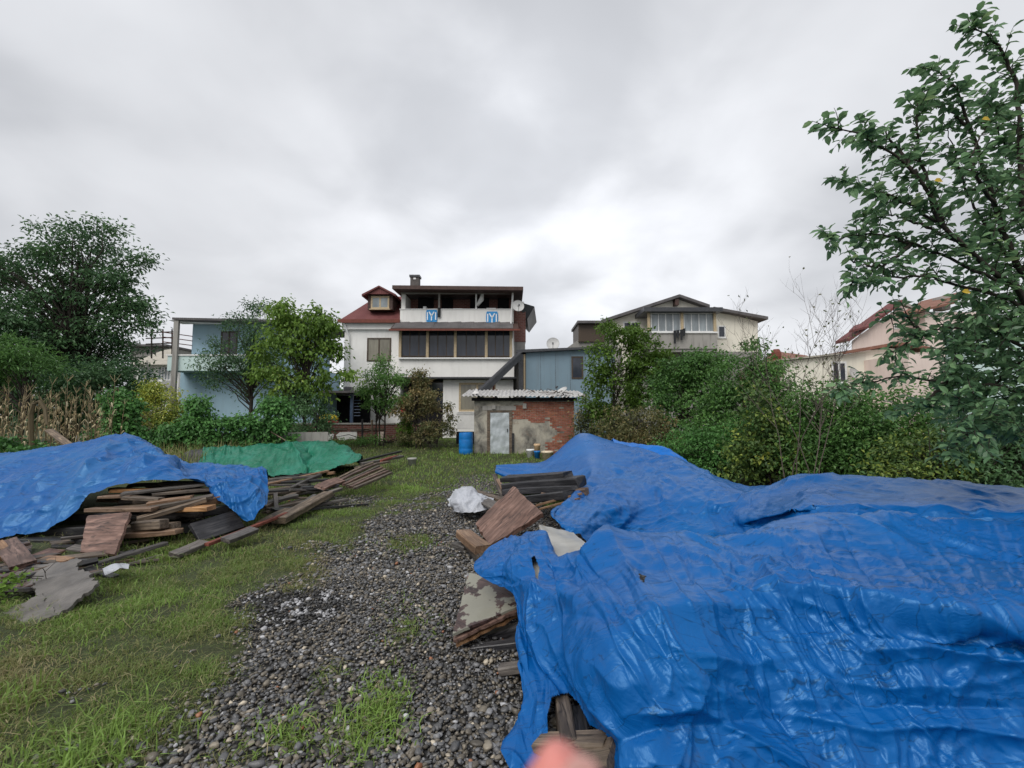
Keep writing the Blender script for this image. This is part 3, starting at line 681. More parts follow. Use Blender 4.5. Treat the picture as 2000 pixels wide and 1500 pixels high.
tarp('tarpaulin', near_rows, 680, 260, M['tarp'], 'large crumpled deep blue tarpaulin filling the bottom right foreground', .8, 3.1, -.9, pack=(0, 4.2, .009),
     folds=[([(1500,1160),(1560,1166),(1640,1178),(1740,1194),(1830,1208),(1900,1216),(2000,1240),(2200,1262)], .075, 90, 10),
            ([(1700,1275),(1800,1268),(1900,1285),(2000,1300),(2100,1302)], .05, 50, 14), ([(1240,1225),(1330,1205),(1430,1192),(1500,1200)], .04, 60, 24),
            ([(1130,1480),(1300,1420),(1500,1400),(1750,1380),(2050,1390)], -.06, 60, 60, 'h', 80), ([(1290,1398),(1350,1384),(1400,1405),(1500,1465),(1570,1505)], .05, 50, 14), ([(1560,1395),(1700,1432),(1850,1418),(2000,1440)], .05, 40, 14),
            ([(1360,1290),(1450,1300),(1540,1290)], .03, 40, 16), ([(1620,1330),(1740,1345),(1860,1340)], .03, 36, 14), ([(1480,1110),(1600,1118),(1760,1108),(1900,1122),(2050,1118)], .022, 30, 12),
            ([(1190,1066),(1152,1118),(1112,1182)], .10, 60, 16, 'v', 25), ([(1112,1180),(1128,1240),(1158,1330),(1215,1440),(1240,1500)], .07, 70, 12, 'v', 30),
            ([(1040,1150),(1044,1230),(1062,1300),(1092,1370)], .05, 10, 16, 'v', 25), ([(1195,1075),(1232,1130),(1300,1240),(1350,1330)], .02, 24, 10, 'v', 30)],
     creases=[((1120, 2050, 1060, 1520), 85, 58, 6, (160, 460), .013, 4.0), ((1120, 2050, 1060, 1520), 50, 10, 14, (100, 300), .014, 12.0), ((1180, 2050, 1040, 1170), 110, 4, 7, (70, 240), .009, 3.5),
              ((1000, 1130, 1050, 1480), 60, 84, 12, (60, 160), .010, 5.0), ((930, 1080, 1060, 1150), 30, 20, 20, (50, 120), .010, 5.0), ((1120, 2050, 1200, 1520), 60, 50, 30, (40, 130), .006, 6.0)],
     cuts=[[(1078,1362),(1110,1352),(1132,1375),(1150,1415),(1185,1432),(1192,1462),(1165,1475),(1090,1478),(1072,1455),(1070,1400)],
           [(1036,1088),(1044,1085),(1052,1105),(1052,1132),(1046,1128)], [(1246,1118),(1262,1124),(1258,1138),(1250,1132)]])
far_rows = [
 [(985,930,10.3),(1030,930,10.6),(1085,925,11),(1135,885,11.6),(1200,890,11.2),(1260,905,10.4),(1340,925,9.6),(1420,950,8.9),(1500,975,8.2),(1580,970,7.8),(1700,970,7.5),(1880,975,7.0),(2200,1010,6.2)],
 [(970,909,9.6),(1020,905,9.8),(1066,899,10),(1132,847,10.5),(1190,860,10),(1240,876,9.3),(1310,896,8.5),(1380,922,7.8),(1470,955,7.1),(1550,937,6.6),(1640,931,6.3),(1850,943,5.7),(2150,972,5.0)],
 [(969,912,9.4),(1025,916,9.4),(1085,908,9.3),(1150,885,9.1),(1195,905,8.4),(1240,925,7.8),(1305,940,7.3),(1375,957,6.8),(1460,985,6.2),(1550,960,6.1),(1650,955,5.8),(1850,963,5.2),(2150,990,4.6)],
 [(968,916,9.3),(1025,930,9.1),(1100,918,8.7),(1150,918,8.1),(1160,945,7.2),(1190,980,6.4),(1255,1008,6.4),(1335,1020,6.2),(1430,1018,5.95),(1550,998,5.0),(1660,988,4.9),(1850,996,4.6),(2150,1012,4.2)],
 [(967,920,9.2),(1022,938,8.9),(1102,926,8.4),(1142,955,7.4),(1086,994,5.8),(1132,1034,5.5),(1205,1047,5.95),(1300,1049,5.9),(1450,1040,5.7),(1560,1006,4.9),(1660,999,4.65),(1850,1003,4.45),(2150,1017,4.1)],
 [(967,924,9.2),(1022,944,8.9),(1100,934,8.3),(1138,962,7.3),(1084,1000,5.75),(1140,1062,5.3),(1205,1070,5.8),(1300,1072,5.75),(1450,1072,5.5),(1560,1100,4.5),(1660,1112,4.3),(1850,1116,4.15),(2150,1130,3.85)]]
tarp('tarpaulin', far_rows, 440, 210, M['tarp'], 'blue tarpaulin over the long mound behind the foreground one, in front of the hedge', .5, 9.4, .9, facets=(.05, .012), calm=(1205, 940),
     folds=[([(1090,1000),(1140,962),(1190,935),(1240,905),(1300,886)], -.05, 10, 22), ([(1240,870),(1290,888),(1330,902)], .06, 20, 8), ([(1110,1035),(1200,1000),(1290,985),(1380,990)], .05, 30, 30), ([(1380,1010),(1460,975),(1540,945),(1600,938)], .05, 40, 22),
            ([(1290,1040),(1400,1022),(1500,1000),(1620,990)], .03, 22, 16), ([(1620,975),(1750,982),(1900,985)], .025, 20, 10)],
     creases=[((1090, 1480, 900, 1060), 90, -38, 12, (60, 200), .014, 6.0), ((1090, 1480, 900, 1060), 50, 15, 25, (40, 120), .012, 5.0), ((1480, 2050, 935, 1040), 80, 5, 7, (80, 260), .012, 4.0), ((980, 1200, 860, 960), 14, -50, 12, (60, 200), .012, 5.0), ((1080, 1240, 990, 1060), 34, 14, 12, (60, 160), .018, 4.0)])
# folded-over roll at the back
tarp('tarpaulin', [[(1190,866,10.2),(1240,880,9.8),(1290,893,9.4),(1340,912,9.1)],[(1195,858,10.0),(1245,868,9.6),(1300,876,9.2),(1345,900,9.0)],[(1200,866,9.7),(1250,884,9.2),(1300,905,8.8),(1348,918,8.6)]], 60, 30, M['tarp_far'],
     'folded blue tarpaulin roll behind the far end of the right mound, against the hedge', .5, 2.)
left_rows = [
 [(-260,915,9.9),(0,905,10),(110,900,10),(190,888,10),(250,885,10),(300,900,9.8),(345,925,9.4),(430,935,8.8),(485,945,8.6),(520,950,8.4)],
 [(-260,895,8.6),(0,887,8.7),(105,876,8.8),(195,861,9),(262,863,9),(305,883,8.8),(350,908,8.4),(420,910,8.1),(480,914,7.9),(520,922,7.7)],
 [(-260,925,8.0),(0,915,8.1),(85,903,8.2),(190,893,8.3),(262,893,8.4),(302,904,8.3),(350,916,8.1),(420,918,7.8),(480,920,7.6),(522,930,7.5)],
 [(-260,970,7.5),(0,938,7.7),(85,926,7.8),(200,914,7.9),(275,907,8.0),(318,910,7.9),(360,924,7.7),(425,928,7.45),(482,932,7.3),(523,948,7.3)],
 [(-260,1010,6.9),(0,965,7.1),(85,942,7.3),(190,925,7.35),(268,915,7.4),(322,912,7.4),(368,932,7.25),(430,938,7.05),(486,948,6.95),(523,968,7.0)],
 [(-260,1060,6.4),(0,1008,6.6),(90,990,6.7),(165,955,6.85),(215,938,6.95),(300,930,7.05),(375,938,7.0),(436,958,6.8),(492,975,6.75),(521,985,6.8)],
 [(-260,1112,6.05),(0,1052,6.25),(90,1038,6.35),(152,1000,6.5),(200,962,6.7),(320,942,6.85),(392,941,6.85),(441,985,6.65),(482,1018,6.55),(512,996,6.6)]]
tarp('tarpaulin', left_rows, 380, 200, M['tarp_left'], 'faded blue tarpaulin draped over the lumber stack on the left', .8, 5.5, .25, facets=(.06, .016),
     folds=[([(-100,978),(0,963),(90,941),(190,924),(268,914),(330,911)], .17, 4, 30), ([(222,858),(205,900),(180,930)], .10, 14, 30, 'v', 16), ([(240,858),(262,890),(285,915)], .07, 16, 8, 'v', 16), ([(262,862),(310,890),(350,915)], .06, 14, 8),
            ([(120,905),(160,903),(200,907)], .05, 12, 5, 'h', 20), ([(60,1000),(120,975),(190,945),(240,940)], -.06, 16, 12), ([(0,1020),(80,1005),(150,972)], .05, 12, 12), ([(440,925),(452,960),(470,1010)], .05, 10, 14, 'v', 20), ([(500,920),(508,950),(500,990)], .04, 8, 10, 'v', 20), ([(380,915),(440,920),(510,925)], .04, 8, 5, 'h', 20)],
     creases=[((-50, 340, 870, 940), 60, -8, 12, (50, 160), .022, 4.0), ((-50, 250, 940, 1050), 90, -26, 10, (40, 140), .018, 4.0), ((390, 525, 910, 1020), 60, 65, 28, (25, 70), .022, 3.5), ((260, 400, 905, 945), 30, -6, 10, (40, 90), .018, 3.5)])
green_rows = [
 [(385,905,14.8),(450,900,15.1),(540,895,15.4),(590,892,15.6),(640,895,15.6),(690,905,15.2),(720,915,14.6)],
 [(398,878,14.0),(440,873,14.2),(530,872,14.4),(575,866,14.6),(640,866,14.6),(685,880,14.2),(706,893,13.8)],
 [(393,890,13.4),(440,885,13.5),(530,880,13.7),(590,876,13.8),(645,878,13.8),(688,890,13.5),(704,898,13.3)],
 [(388,908,12.9),(440,906,12.9),(530,902,13.0),(590,900,13.1),(640,900,13.1),(680,902,13.0),(700,903,12.9)],
 [(385,918,12.6),(440,922,12.5),(525,930,12.2),(598,925,12.3),(604,926,12.3),(650,920,12.5),(690,908,12.7)]]
tarp('tarpaulin', green_rows, 260, 120, M['tarp_green'], 'green tarpaulin over a low pile behind the planks, in front of the vine wall', 1.0, 7.7, 1.3,
     folds=[([(560,868),(580,885),(600,920)], .12, 10, 6, 'v', 10), ([(606,880),(600,900),(602,925)], -.16, 5, 4, 'v', 10), ([(540,880),(580,890),(598,912)], .06, 8, 5)],
     creases=[((390, 470, 870, 925), 46, 96, 8, (20, 56), .035, 2.6), ((470, 600, 870, 925), 36, 112, 12, (20, 50), .03, 3.5), ((600, 705, 866, 920), 40, 150, 30, (20, 60), .035, 3.5), ((390, 700, 866, 885), 30, 4, 12, (20, 60), .03, 3.0)])
tarp('plastic_sheet', [[(350,918,14.2),(368,902,14.6),(398,890,14.9),(410,895,15)],[(352,912,13.9),(366,886,14.1),(392,876,14.2),(412,880,14.2)],[(350,918,13.6),(368,902,13.5),(390,892,13.5),(405,892,13.4)],[(345,935,13.1),(365,930,12.9),(386,926,12.8),(402,924,12.8)]], 70, 60, M['sheet_dark'],
     'dark grey plastic sheet at the left end of the green tarpaulin pile', 1.0, 1.1, 1.4, cat='plastic sheet', creases=[((345, 410, 880, 935), 30, 120, 12, (20, 50), .04, 3.0)])
tarp('plastic_bag', [[(880,985,8.1),(893,962,8.2),(915,958,8.2),(940,975,8.1),(965,985,8.0)],[(879,980,7.9),(893,962,7.9),(912,957,7.8),(935,968,7.8),(962,980,7.7)],[(878,988,7.7),(895,978,7.55),(915,978,7.5),(938,984,7.5),(965,988,7.5)],[(880,990,7.75),(905,1003,7.35),(925,1006,7.3),(945,1003,7.3),(968,992,7.5)]], 60, 60, M['bag'],
     'crumpled white plastic bag on the gravel beside the broken boards', 1.5, 6.1, .4, cat='bag', creases=[((875, 970, 955, 1005), 60, 60, 50, (15, 45), .022, 3.0)])
tarp('plastic_bag', [[(205,1118,4.75),(225,1108,4.85),(240,1104,4.9),(250,1106,4.85)],[(204,1116,4.65),(224,1104,4.7),(240,1101,4.75),(252,1104,4.7)],[(206,1124,4.6),(228,1118,4.6),(240,1114,4.62),(251,1112,4.65)]], 40, 40, M['bag'],
     'small white and blue plastic wrapper in the grass below the left lumber stack', .5, 8.1, .4, cat='wrapper')

# ================================================================== LUMBER
def plank_mesh(L, Wd, T, seed, seg=5, rag=1.0):
    r = np.random.default_rng(seed); xs_ = np.linspace(-L / 2, L / 2, seg + 1); V = []
    bow = r.normal(0, .006) * L; tw = r.normal(0, .03)
    b = min(Wd, T) * .12
    for k, x in enumerate(xs_):
        t = (x / L) * 2; zb = bow * (1 - t * t); a = tw * t; ca, sa = math.cos(a), math.sin(a)
        w = Wd / 2 * (1 + r.normal(0, .02)); h = T / 2
        for (yy, z_) in ((-w + b, -h), (w - b, -h), (w, -h + b), (w, h - b), (w - b, h), (-w + b, h), (-w, h - b), (-w, -h + b)):
            xx = x + (r.normal(0, .012) * rag * min(1, L) if k in (0, seg) else 0)
            V.append((xx, yy * ca - z_ * sa, yy * sa + z_ * ca + zb))
    Fq = []
    for k in range(seg):
        for j in range(8):
            a, b_ = k * 8 + j, k * 8 + (j + 1) % 8; Fq.append((a, b_, b_ + 8, a + 8))
    Fq.append(tuple(range(7, -1, -1))); Fq.append(tuple(range(seg * 8, seg * 8 + 8)))
    me = bpy.data.meshes.new('plank'); me.from_pydata(V, [], Fq); me.update(); return me
_ps = [100]
def plank(a, b, Wd, T, mat, label, roll=0.0, name='plank', cat='plank', group=None, top=True, seg=5):
    a = Vector(P(*a)) if not isinstance(a, Vector) else a; b = Vector(P(*b)) if not isinstance(b, Vector) else b
    _ps[0] += 1; d = (b - a); L = d.length; d.normalize()
    x = d; y_ = Vector((0, 0, 1)).cross(x); y_.normalize(); z_ = x.cross(y_)
    R = Matrix((x, y_, z_)).transposed().to_4x4() @ Matrix.Rotation(roll, 4, 'X')
    c = (a + b) / 2 - (R.to_3x3() @ Vector((0, 0, T / 2)) if top else Vector((0, 0, 0)))
    o = obj(name, plank_mesh(L, Wd, T, _ps[0], seg), mat, None, label=label, cat=cat, group=group)
    o.matrix_world = Matrix.Translation(c) @ R; return o
def sheet(pts, T, mat, name, label, cat, n=26, rag=.015, seed=0, bend=.0):
    """Board with ragged edges: 4 corner points (world), thickness T, subdivided."""
    A, B, C_, D_ = [np.array(q) for q in pts]; r = np.random.default_rng(seed); V = []
    nn = np.cross(B - A, D_ - A); nn /= np.linalg.norm(nn)
    if nn[2] < 0: nn = -nn
    for side in (0, 1):
        for j in range(n + 1):
            for i_ in range(n + 1):
                u, v = i_ / n, j / n
                p_ = (A * (1 - u) + B * u) * (1 - v) + (D_ * (1 - u) + C_ * u) * v
                if i_ in (0, n) or j in (0, n):
                    e = rag * np.array([1.3 * float(fbm(v * 5 + seed, u * 5, 3., 3)), 1.3 * float(fbm(u * 5 + seed, v * 5, 8., 3))]); p_ = p_ + (B - A) / np.linalg.norm(B - A) * e[0] * (i_ in (0, n)) + (D_ - A) / np.linalg.norm(D_ - A) * e[1] * (j in (0, n))
                p_ = p_ + nn * (bend * math.sin(u * 3.14) + .012 * float(pn(u * 3 + seed, v * 3)))
                V.append(p_ - nn * T * side)
    N1 = (n + 1)**2; Fq = []
    for j in range(n):
        for i_ in range(n):
            a = j * (n + 1) + i_; q_ = (a, a + 1, a + n + 2, a + n + 1); Fq.append(q_); Fq.append(tuple(N1 + k for k in q_[::-1]))
    bd = [i_ for i_ in range(n + 1)] + [(j) * (n + 1) + n for j in range(1, n + 1)] + [n * (n + 1) + i_ for i_ in range(n - 1, -1, -1)] + [j * (n + 1) for j in range(n - 1, 0, -1)]
    for k in range(len(bd)): a, b = bd[k], bd[(k + 1) % len(bd)]; Fq.append((b, a, a + N1, b + N1))
    V = np.array(V); org = V.mean(0); ex = (B - A) / np.linalg.norm(B - A); ey = np.cross(nn, ex); R = np.stack([ex, ey, nn])
    me = bpy.data.meshes.new(name); me.from_pydata([tuple(q_) for q_ in (V - org) @ R.T], [], Fq); me.update()
    o = obj(name, me, mat, None, label=label, cat=cat); o.matrix_world = Matrix.Translation(Vector(org)) @ Matrix(R.T.tolist()).to_4x4(); return o
# right-hand broken boards ------------------------------------------
sheet([P(929,1021,6.0), P(1003,950,6.6), P(1060,1002,5.8), P(956,1066,5.45)], .06, M['wood_brown'], 'board', 'cracked brown board lying tilted over the gap between the two right tarpaulins', 'board', seed=3, rag=.02)
sheet([P(916,1118,4.2), P(1022,1148,3.75), P(1020,1180,3.55), P(884,1238,3.3)], .02, M['wood_peel'], 'board', 'peeling board with a grey cement crust poking out under the near blue tarpaulin', 'board', seed=5, rag=.012)
sheet([P(914,1124,4.2), P(1026,1156,3.72), P(1022,1188,3.52), P(886,1250,3.3)], .02, M['wood_brown'], 'board', 'reddish board directly beneath the peeling cement crusted board', 'board', seed=6, rag=.02)
sheet([P(920,1132,4.2), P(1030,1164,3.74), P(1020,1196,3.55), P(890,1260,3.32)], .02, M['wood_fresh'], 'board', 'splintered orange edged board, lowest of the stack under the peeling board', 'board', seed=8, rag=.02)
sheet([P(1052,1024,5.1), P(1120,1040,4.9), P(1170,1084,3.55), P(1078,1106,3.6)], .03, M['board'], 'board', 'pale wet sheet showing through the gap in the blue tarpaulins', 'board', seed=9, rag=.01)
sheet([P(1030,1085,3.7), P(1058,1085,3.6), P(1062,1145,3.2), P(1035,1140,3.25)], .02, M['board'], 'board', 'pale board seen through the narrow slit of the near tarpaulin', 'board', seed=10, rag=.01)
W_ = lambda k: M[k]
for a in [
 ((985,930,8.6),(1108,921,7.2),.22,.09,'wood_dark','wet black beam on top of the stack beside the cracked brown board',.15),
 ((985,944,8.2),(1133,930,6.9),.20,.16,'wood_dark','wet black beam under the topmost black beam, its end facing right',.1),
 ((990,955,7.9),(1125,948,6.8),.22,.10,'wood_dark','third black beam down in the stack behind the cracked board',.0),
 ((1000,972,7.6),(1110,958,6.6),.24,.12,'wood_dark','lowest wet black beam of the stack behind the cracked board',.0),
 ((1060,960,7.2),(1146,953,6.7),.12,.14,'wood_fresh','short orange brown beam running under the far blue tarpaulin hem',.1),
 ((1048,985,6.8),(1136,962,6.5),.05,.03,'wood_fresh','thin bright orange batten beside the tarpaulin knot, upper one of two',.0),
 ((1055,992,6.7),(1130,972,6.3),.05,.03,'wood_fresh','thin bright orange batten beside the tarpaulin knot, lower one of two',.0),
 ((905,960,8.3),(975,992,7.0),.20,.035,'wood_grey','grey split board resting on the white plastic bag',.1),
 ((925,957,8.3),(985,975,7.6),.14,.04,'wood','brown rotten board behind the white plastic bag',.0),
 ((965,925,9.3),(985,978,8.3),.09,.09,'wood','upright tilted brown post end at the left tip of the right mound',.4),
 ((972,935,9.0),(982,955,8.6),.07,.07,'wood_fresh','pale broken stick end at the left tip of the right mound',.4),
 ((905,1034,6.0),(945,1065,5.2),.20,.10,'wood_fresh','orange brown timber block end under the cracked board corner',.0),
 ((915,1050,5.9),(950,1085,5.1),.18,.08,'wood','brown timber under the orange timber block beside the gravel',.0),
 ((925,1068,5.7),(950,1100,5.0),.16,.08,'wood_dark','dark lowest timber beneath the orange timber block',.0),
 ((888,1058,5.95),(912,1068,5.7),.10,.10,'wood_grey','small grey timber block alone on the gravel by the boards',.0),
 ((930,1441,2.62),(1040,1440,2.55),.075,.045,'wood','short brown batten jutting onto the gravel from the near tarpaulin hem',.0),
 ((1098,1358,2.56),(1112,1440,2.2),.075,.11,'wood','square brown timber end inside the opening of the near tarpaulin',.0),
 ((1128,1378,2.55),(1138,1450,2.2),.08,.09,'wood_dark','dark timber behind the square timber in the near tarpaulin opening',.0),
 ((1050,1440,2.35),(1185,1436,2.12),.11,.08,'wood','brown timber crossing the near tarpaulin opening beside the fingertip',.1),
 ((1060,1480,2.22),(1190,1462,2.05),.13,.08,'wood','lowest brown timber in the near tarpaulin opening',.3),
 ((905,1262,3.42),(1010,1250,3.38),.08,.05,'wood_dark','dark lath on the gravel beneath the peeling board',.0),
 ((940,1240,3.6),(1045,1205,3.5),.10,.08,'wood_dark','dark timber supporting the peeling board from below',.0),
 ((975,1300,3.05),(1040,1290,3.0),.08,.05,'wood_grey','muddy wood scrap at the tarpaulin hem below the peeling board',.0),
]: plank(a[0], a[1], a[2], a[3], M[a[4]], a[5], a[6])
# left lumber stack ---------------------------------------------------
LP = [
 ((238,962,6.55),(418,941,7.1),.20,.035,'wood_grey','long grey plank on top of the left lumber stack below the tarpaulin edge',.0),
 ((270,958,6.75),(408,944,7.2),.18,.035,'wood_grey','grey plank just behind the top plank of the left stack',.0),
 ((200,968,6.6),(262,966,6.55),.14,.035,'wood_fresh','pale orange plank end peeping out at the upper left of the left stack',.0),
 ((245,968,6.5),(315,972,6.5),.14,.045,'wood','brown plank end directly under the long grey top plank',.0),
 ((300,962,6.7),(432,952,6.95),.15,.04,'wood','second layer plank reaching to the blue drape on the left stack',.0),
 ((290,980,6.4),(375,968,6.55),.15,.05,'wood_fresh','light sawn plank end in the third layer of the left stack',.05),
 ((205,992,6.45),(330,980,6.5),.16,.05,'wood','dark brown plank in the middle of the left stack',.0),
 ((175,992,6.4),(305,990,6.25),.15,.05,'wood_fresh','long yellowish plank crossing the middle of the left stack',.0),
 ((285,990,6.3),(415,966,6.6),.14,.05,'wood','plank slanting up to the right in the left stack',.1),
 ((268,1010,6.15),(400,972,6.5),.13,.06,'wood','rough plank sloping down to the front left in the left stack',.1),
 ((370,985,6.5),(427,968,6.8),.12,.11,'wood_fresh','thick pale square timber end by the blue drape',.0),
 ((345,990,6.45),(412,988,6.35),.16,.06,'wood_fresh','reddish pale timber end under the thick square timber',.05),
 ((265,1018,6.1),(320,1014,6.0),.13,.12,'wood','round edged thick beam end in the lower left stack',.0),
 ((190,1030,6.3),(345,1020,6.15),.16,.08,'wood','long brown beam low in the left stack behind the cracked panel',.0),
 ((250,1040,6.0),(350,1033,6.0),.14,.06,'wood_fresh','yellow brown plank near the ground in the left stack',.0),
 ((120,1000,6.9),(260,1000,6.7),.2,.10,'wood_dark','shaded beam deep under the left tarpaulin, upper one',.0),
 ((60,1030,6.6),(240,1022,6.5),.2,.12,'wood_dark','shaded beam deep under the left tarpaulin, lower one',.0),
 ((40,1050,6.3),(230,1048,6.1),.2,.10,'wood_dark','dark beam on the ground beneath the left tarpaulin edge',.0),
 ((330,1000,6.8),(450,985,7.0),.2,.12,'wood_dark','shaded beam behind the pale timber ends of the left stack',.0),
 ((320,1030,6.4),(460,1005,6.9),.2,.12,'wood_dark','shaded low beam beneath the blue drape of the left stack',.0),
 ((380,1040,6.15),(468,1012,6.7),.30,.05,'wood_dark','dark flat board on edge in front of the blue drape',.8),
 ((440,1052,5.75),(496,1030,6.15),.16,.05,'wood_grey','short grey plank lying in the grass by the blue drape',.15),
 ((405,1060,5.6),(560,1000,7.2),.06,.04,'rust','rusty red batten along the edge of the grass',.0),
 ((340,1080,5.4),(400,1055,5.8),.16,.05,'wood_grey','weathered grey plank end in the grass before the left stack',.1),
 # far planks
 ((545,1010,6.95),(640,960,8.6),.20,.10,'wood','long thick brown beam slanting along the grass edge',.0),
 ((505,1020,6.85),(560,992,7.6),.10,.06,'wood','narrow brown lath left of the long thick beam',.0),
 ((525,1010,7.1),(545,1000,7.3),.16,.10,'wood','short block end left of the long thick beam',.0),
 ((560,998,7.5),(615,965,8.6),.08,.05,'wood_grey','grey batten lying just behind the long thick beam',.0),
 ((540,995,7.9),(538,962,8.4),.07,.05,'wood_grey','short upright grey piece leaning behind the long thick beam',.0),
 ((515,988,8.0),(605,950,9.4),.10,.06,'wood','brown lath in the jumble right of the blue drape',.0),
 ((520,980,8.2),(580,965,8.6),.14,.05,'wood_grey','grey plank low in the jumble right of the blue drape',.1),
 ((515,958,8.9),(632,952,9.2),.10,.04,'wood_dark','dark narrow board across the middle of the jumble',.0),
 ((522,944,9.5),(640,918,10.9),.08,.045,'wood_fresh','pale long lath on top of the jumble below the green tarpaulin',.0),
 ((524,935,9.9),(620,928,10.2),.12,.05,'wood_grey','grey plank on the jumble, just below the green tarpaulin hem',.0),
 ((570,950,9.3),(625,925,10.3),.08,.08,'wood_grey','grey square timber crossing the jumble',.0),
 ((540,940,9.8),(640,935,9.9),.16,.05,'wood_dark','dark board under the pale long lath',.0),
 ((590,950,9.1),(660,945,9.5),.16,.06,'wood_dark','dark wide board near the right end of the jumble',.0),
 ((625,950,9.0),(665,935,9.8),.22,.05,'wood_brown','reddish brown short board at the right end of the jumble',.3),
 ((640,922,10.9),(653,921,10.9),.10,.06,'wood_fresh','small pale pinkish wood end at the right of the jumble',.0),
 ((620,968,8.5),(665,952,9.2),.10,.05,'wood_grey','grey offcut at the right tip of the jumble',.0),
]
for a in LP: plank(a[0], a[1], a[2], a[3], M[a[4]], a[5], a[6])
for k, nm in enumerate(['first', 'second', 'third', 'fourth', 'fifth', 'sixth', 'seventh']):     # fan of long laths beyond the jumble
    plank((650 + k * 7, 938 + k * 2.2, 10.2 - k * .2), (728 + k * 6, 902 + k * 3.2, 12.6 - k * .3), .07, .05, M['wood_brown'] if k % 2 else M['wood'], f'{nm} long brown lath from the left in the fan beyond the green tarpaulin', .0)
for a in [((700,900,13.4),(783,880,15.6),.10,.06,'wood_dark','dark long lath pointing at the white bucket, upper one'),
          ((705,904,13.0),(785,889,14.6),.16,.07,'wood_grey','grey long plank pointing at the white bucket, lower one'),
          ((745,898,13.5),(775,889,14.5),.10,.06,'rust','rusty red lath end below the grey long plank'),
          ((695,912,12.2),(760,900,13.2),.10,.05,'wood','brown lath end along the grass beyond the seven laths')]:
    plank(a[0], a[1], a[2], a[3], M[a[4]], a[5])
rp = np.random.default_rng(21)
for k in range(34):
    zl = .06 + .58 * (k % 12) / 12; d = 6.75 + rp.uniform(-.15, .9); e_ = X_(rp.uniform(330, 428), 980, d); L = rp.uniform(.8, 1.5); a_ = rp.normal(.12, .10)
    plank(Vector((e_ - L * math.cos(a_), d - L * math.sin(a_) * -1, zl)), Vector((e_, d, zl + rp.normal(0, .015))), rp.uniform(.10, .20), rp.uniform(.03, .06), M[('wood', 'wood_grey', 'wood_dark', 'wood_fresh')[int(rp.choice(4, p=[.4, .25, .2, .15]))]],
          'weathered plank layered deep inside the left lumber stack', rp.normal(0, .06), group='planks layered in the left lumber stack')
for k in range(22):
    px = rp.uniform(520, 650); d = rp.uniform(8.0, 10.8); c_ = Vector((X_(px, 940, d), d, rp.uniform(.05, .32 if d > 9 else .12))); a_ = rp.normal(.75, .35); L = rp.uniform(.5, 1.6); v_ = Vector((math.cos(a_), math.sin(a_), rp.normal(0, .06))) * L / 2
    plank(c_ - v_, c_ + v_, rp.uniform(.05, .15), rp.uniform(.025, .05), M[('wood', 'wood_grey', 'wood_dark')[k % 3]], 'lath tangled in the jumble of scrap wood right of the blue drape', rp.normal(0, .2), group='laths in the jumble right of the blue drape')
for k in range(44):
    px = rp.uniform(-60, 250); py = rp.uniform(1050, 1200 - .35 * max(0, px)); c_ = G(px, py) + Vector((0, 0, rp.uniform(.03, .10))); a_ = rp.normal(.5, .7); L = rp.uniform(.25, .9); v_ = Vector((math.cos(a_), math.sin(a_), rp.normal(0, .08))) * L / 2
    plank(c_ - v_, c_ + v_, rp.uniform(.04, .14), rp.uniform(.02, .04), M[('wood_grey', 'wood', 'wood_dark', 'wood_brown')[k % 4]], 'broken wood scrap strewn around the grey slabs at the lower left', rp.normal(0, .25), group='wood scraps around the grey slabs')
sheet([P(170,1008,6.15), P(254,1000,6.0), P(224,1082,5.35), P(156,1078,5.45)], .04, M['wood_brown'], 'board', 'cracked grey brown panel leaning on the front of the left stack', 'board', seed=12, rag=.015)
# bottom-left boards
for a in [
 ((-60,1135,4.6),(112,1072,5.7),.20,.07,'wood_brown','wide reddish brown plank sloping up at the left edge of the photo',.1),
 ((10,1055,5.6),(45,1100,4.9),.20,.04,'wood_brown','reddish brown board end standing tilted at the left edge',.2),
 ((-10,1058,5.5),(15,1085,5.2),.14,.05,'wood_fresh','bright orange plank end at the very left edge',.1),
 ((85,1088,5.3),(135,1092,5.1),.10,.04,'wood_fresh','small splintered yellow offcut above the grey slabs',.2),
 ((20,1095,5.1),(110,1080,5.5),.16,.04,'wood','brown board under the splintered offcut',.0),
 ((-40,1180,4.2),(60,1155,4.6),.20,.05,'wood_grey','grey plank at the left edge among the weeds, upper',.1),
 ((-40,1205,4.0),(70,1195,4.1),.18,.04,'wood_grey','mossy grey plank at the left edge among the weeds, lower',.1)]:
    plank(a[0], a[1], a[2], a[3], M[a[4]], a[5], a[6])
M['slate'] = m_plain('grey_slab', (.125, .115, .105), .45, .45, 4, .4, 0, .5, 30)
sheet([P(60,1106,4.95), P(155,1092,4.9), P(145,1136,4.4), P(45,1156,4.4)], .03, M['slate'], 'slab', 'pale grey flat slab on the ground below the wide reddish plank', 'slab', seed=21, rag=.05)
sheet([P(66,1136,4.45), P(165,1110,4.6), P(190,1140,4.2), P(100,1212,3.8)], .03, M['slate'], 'slab', 'large brown grey roofing slab lying nearest the grass on the left', 'slab', seed=22, rag=.05)
sheet([P(-40,1216,3.9), P(80,1160,4.2), P(112,1200,3.85), P(0,1246,3.6)], .03, M['slate'], 'slab', 'long grey slab at the left edge lowest in the photo', 'slab', seed=23, rag=.03)
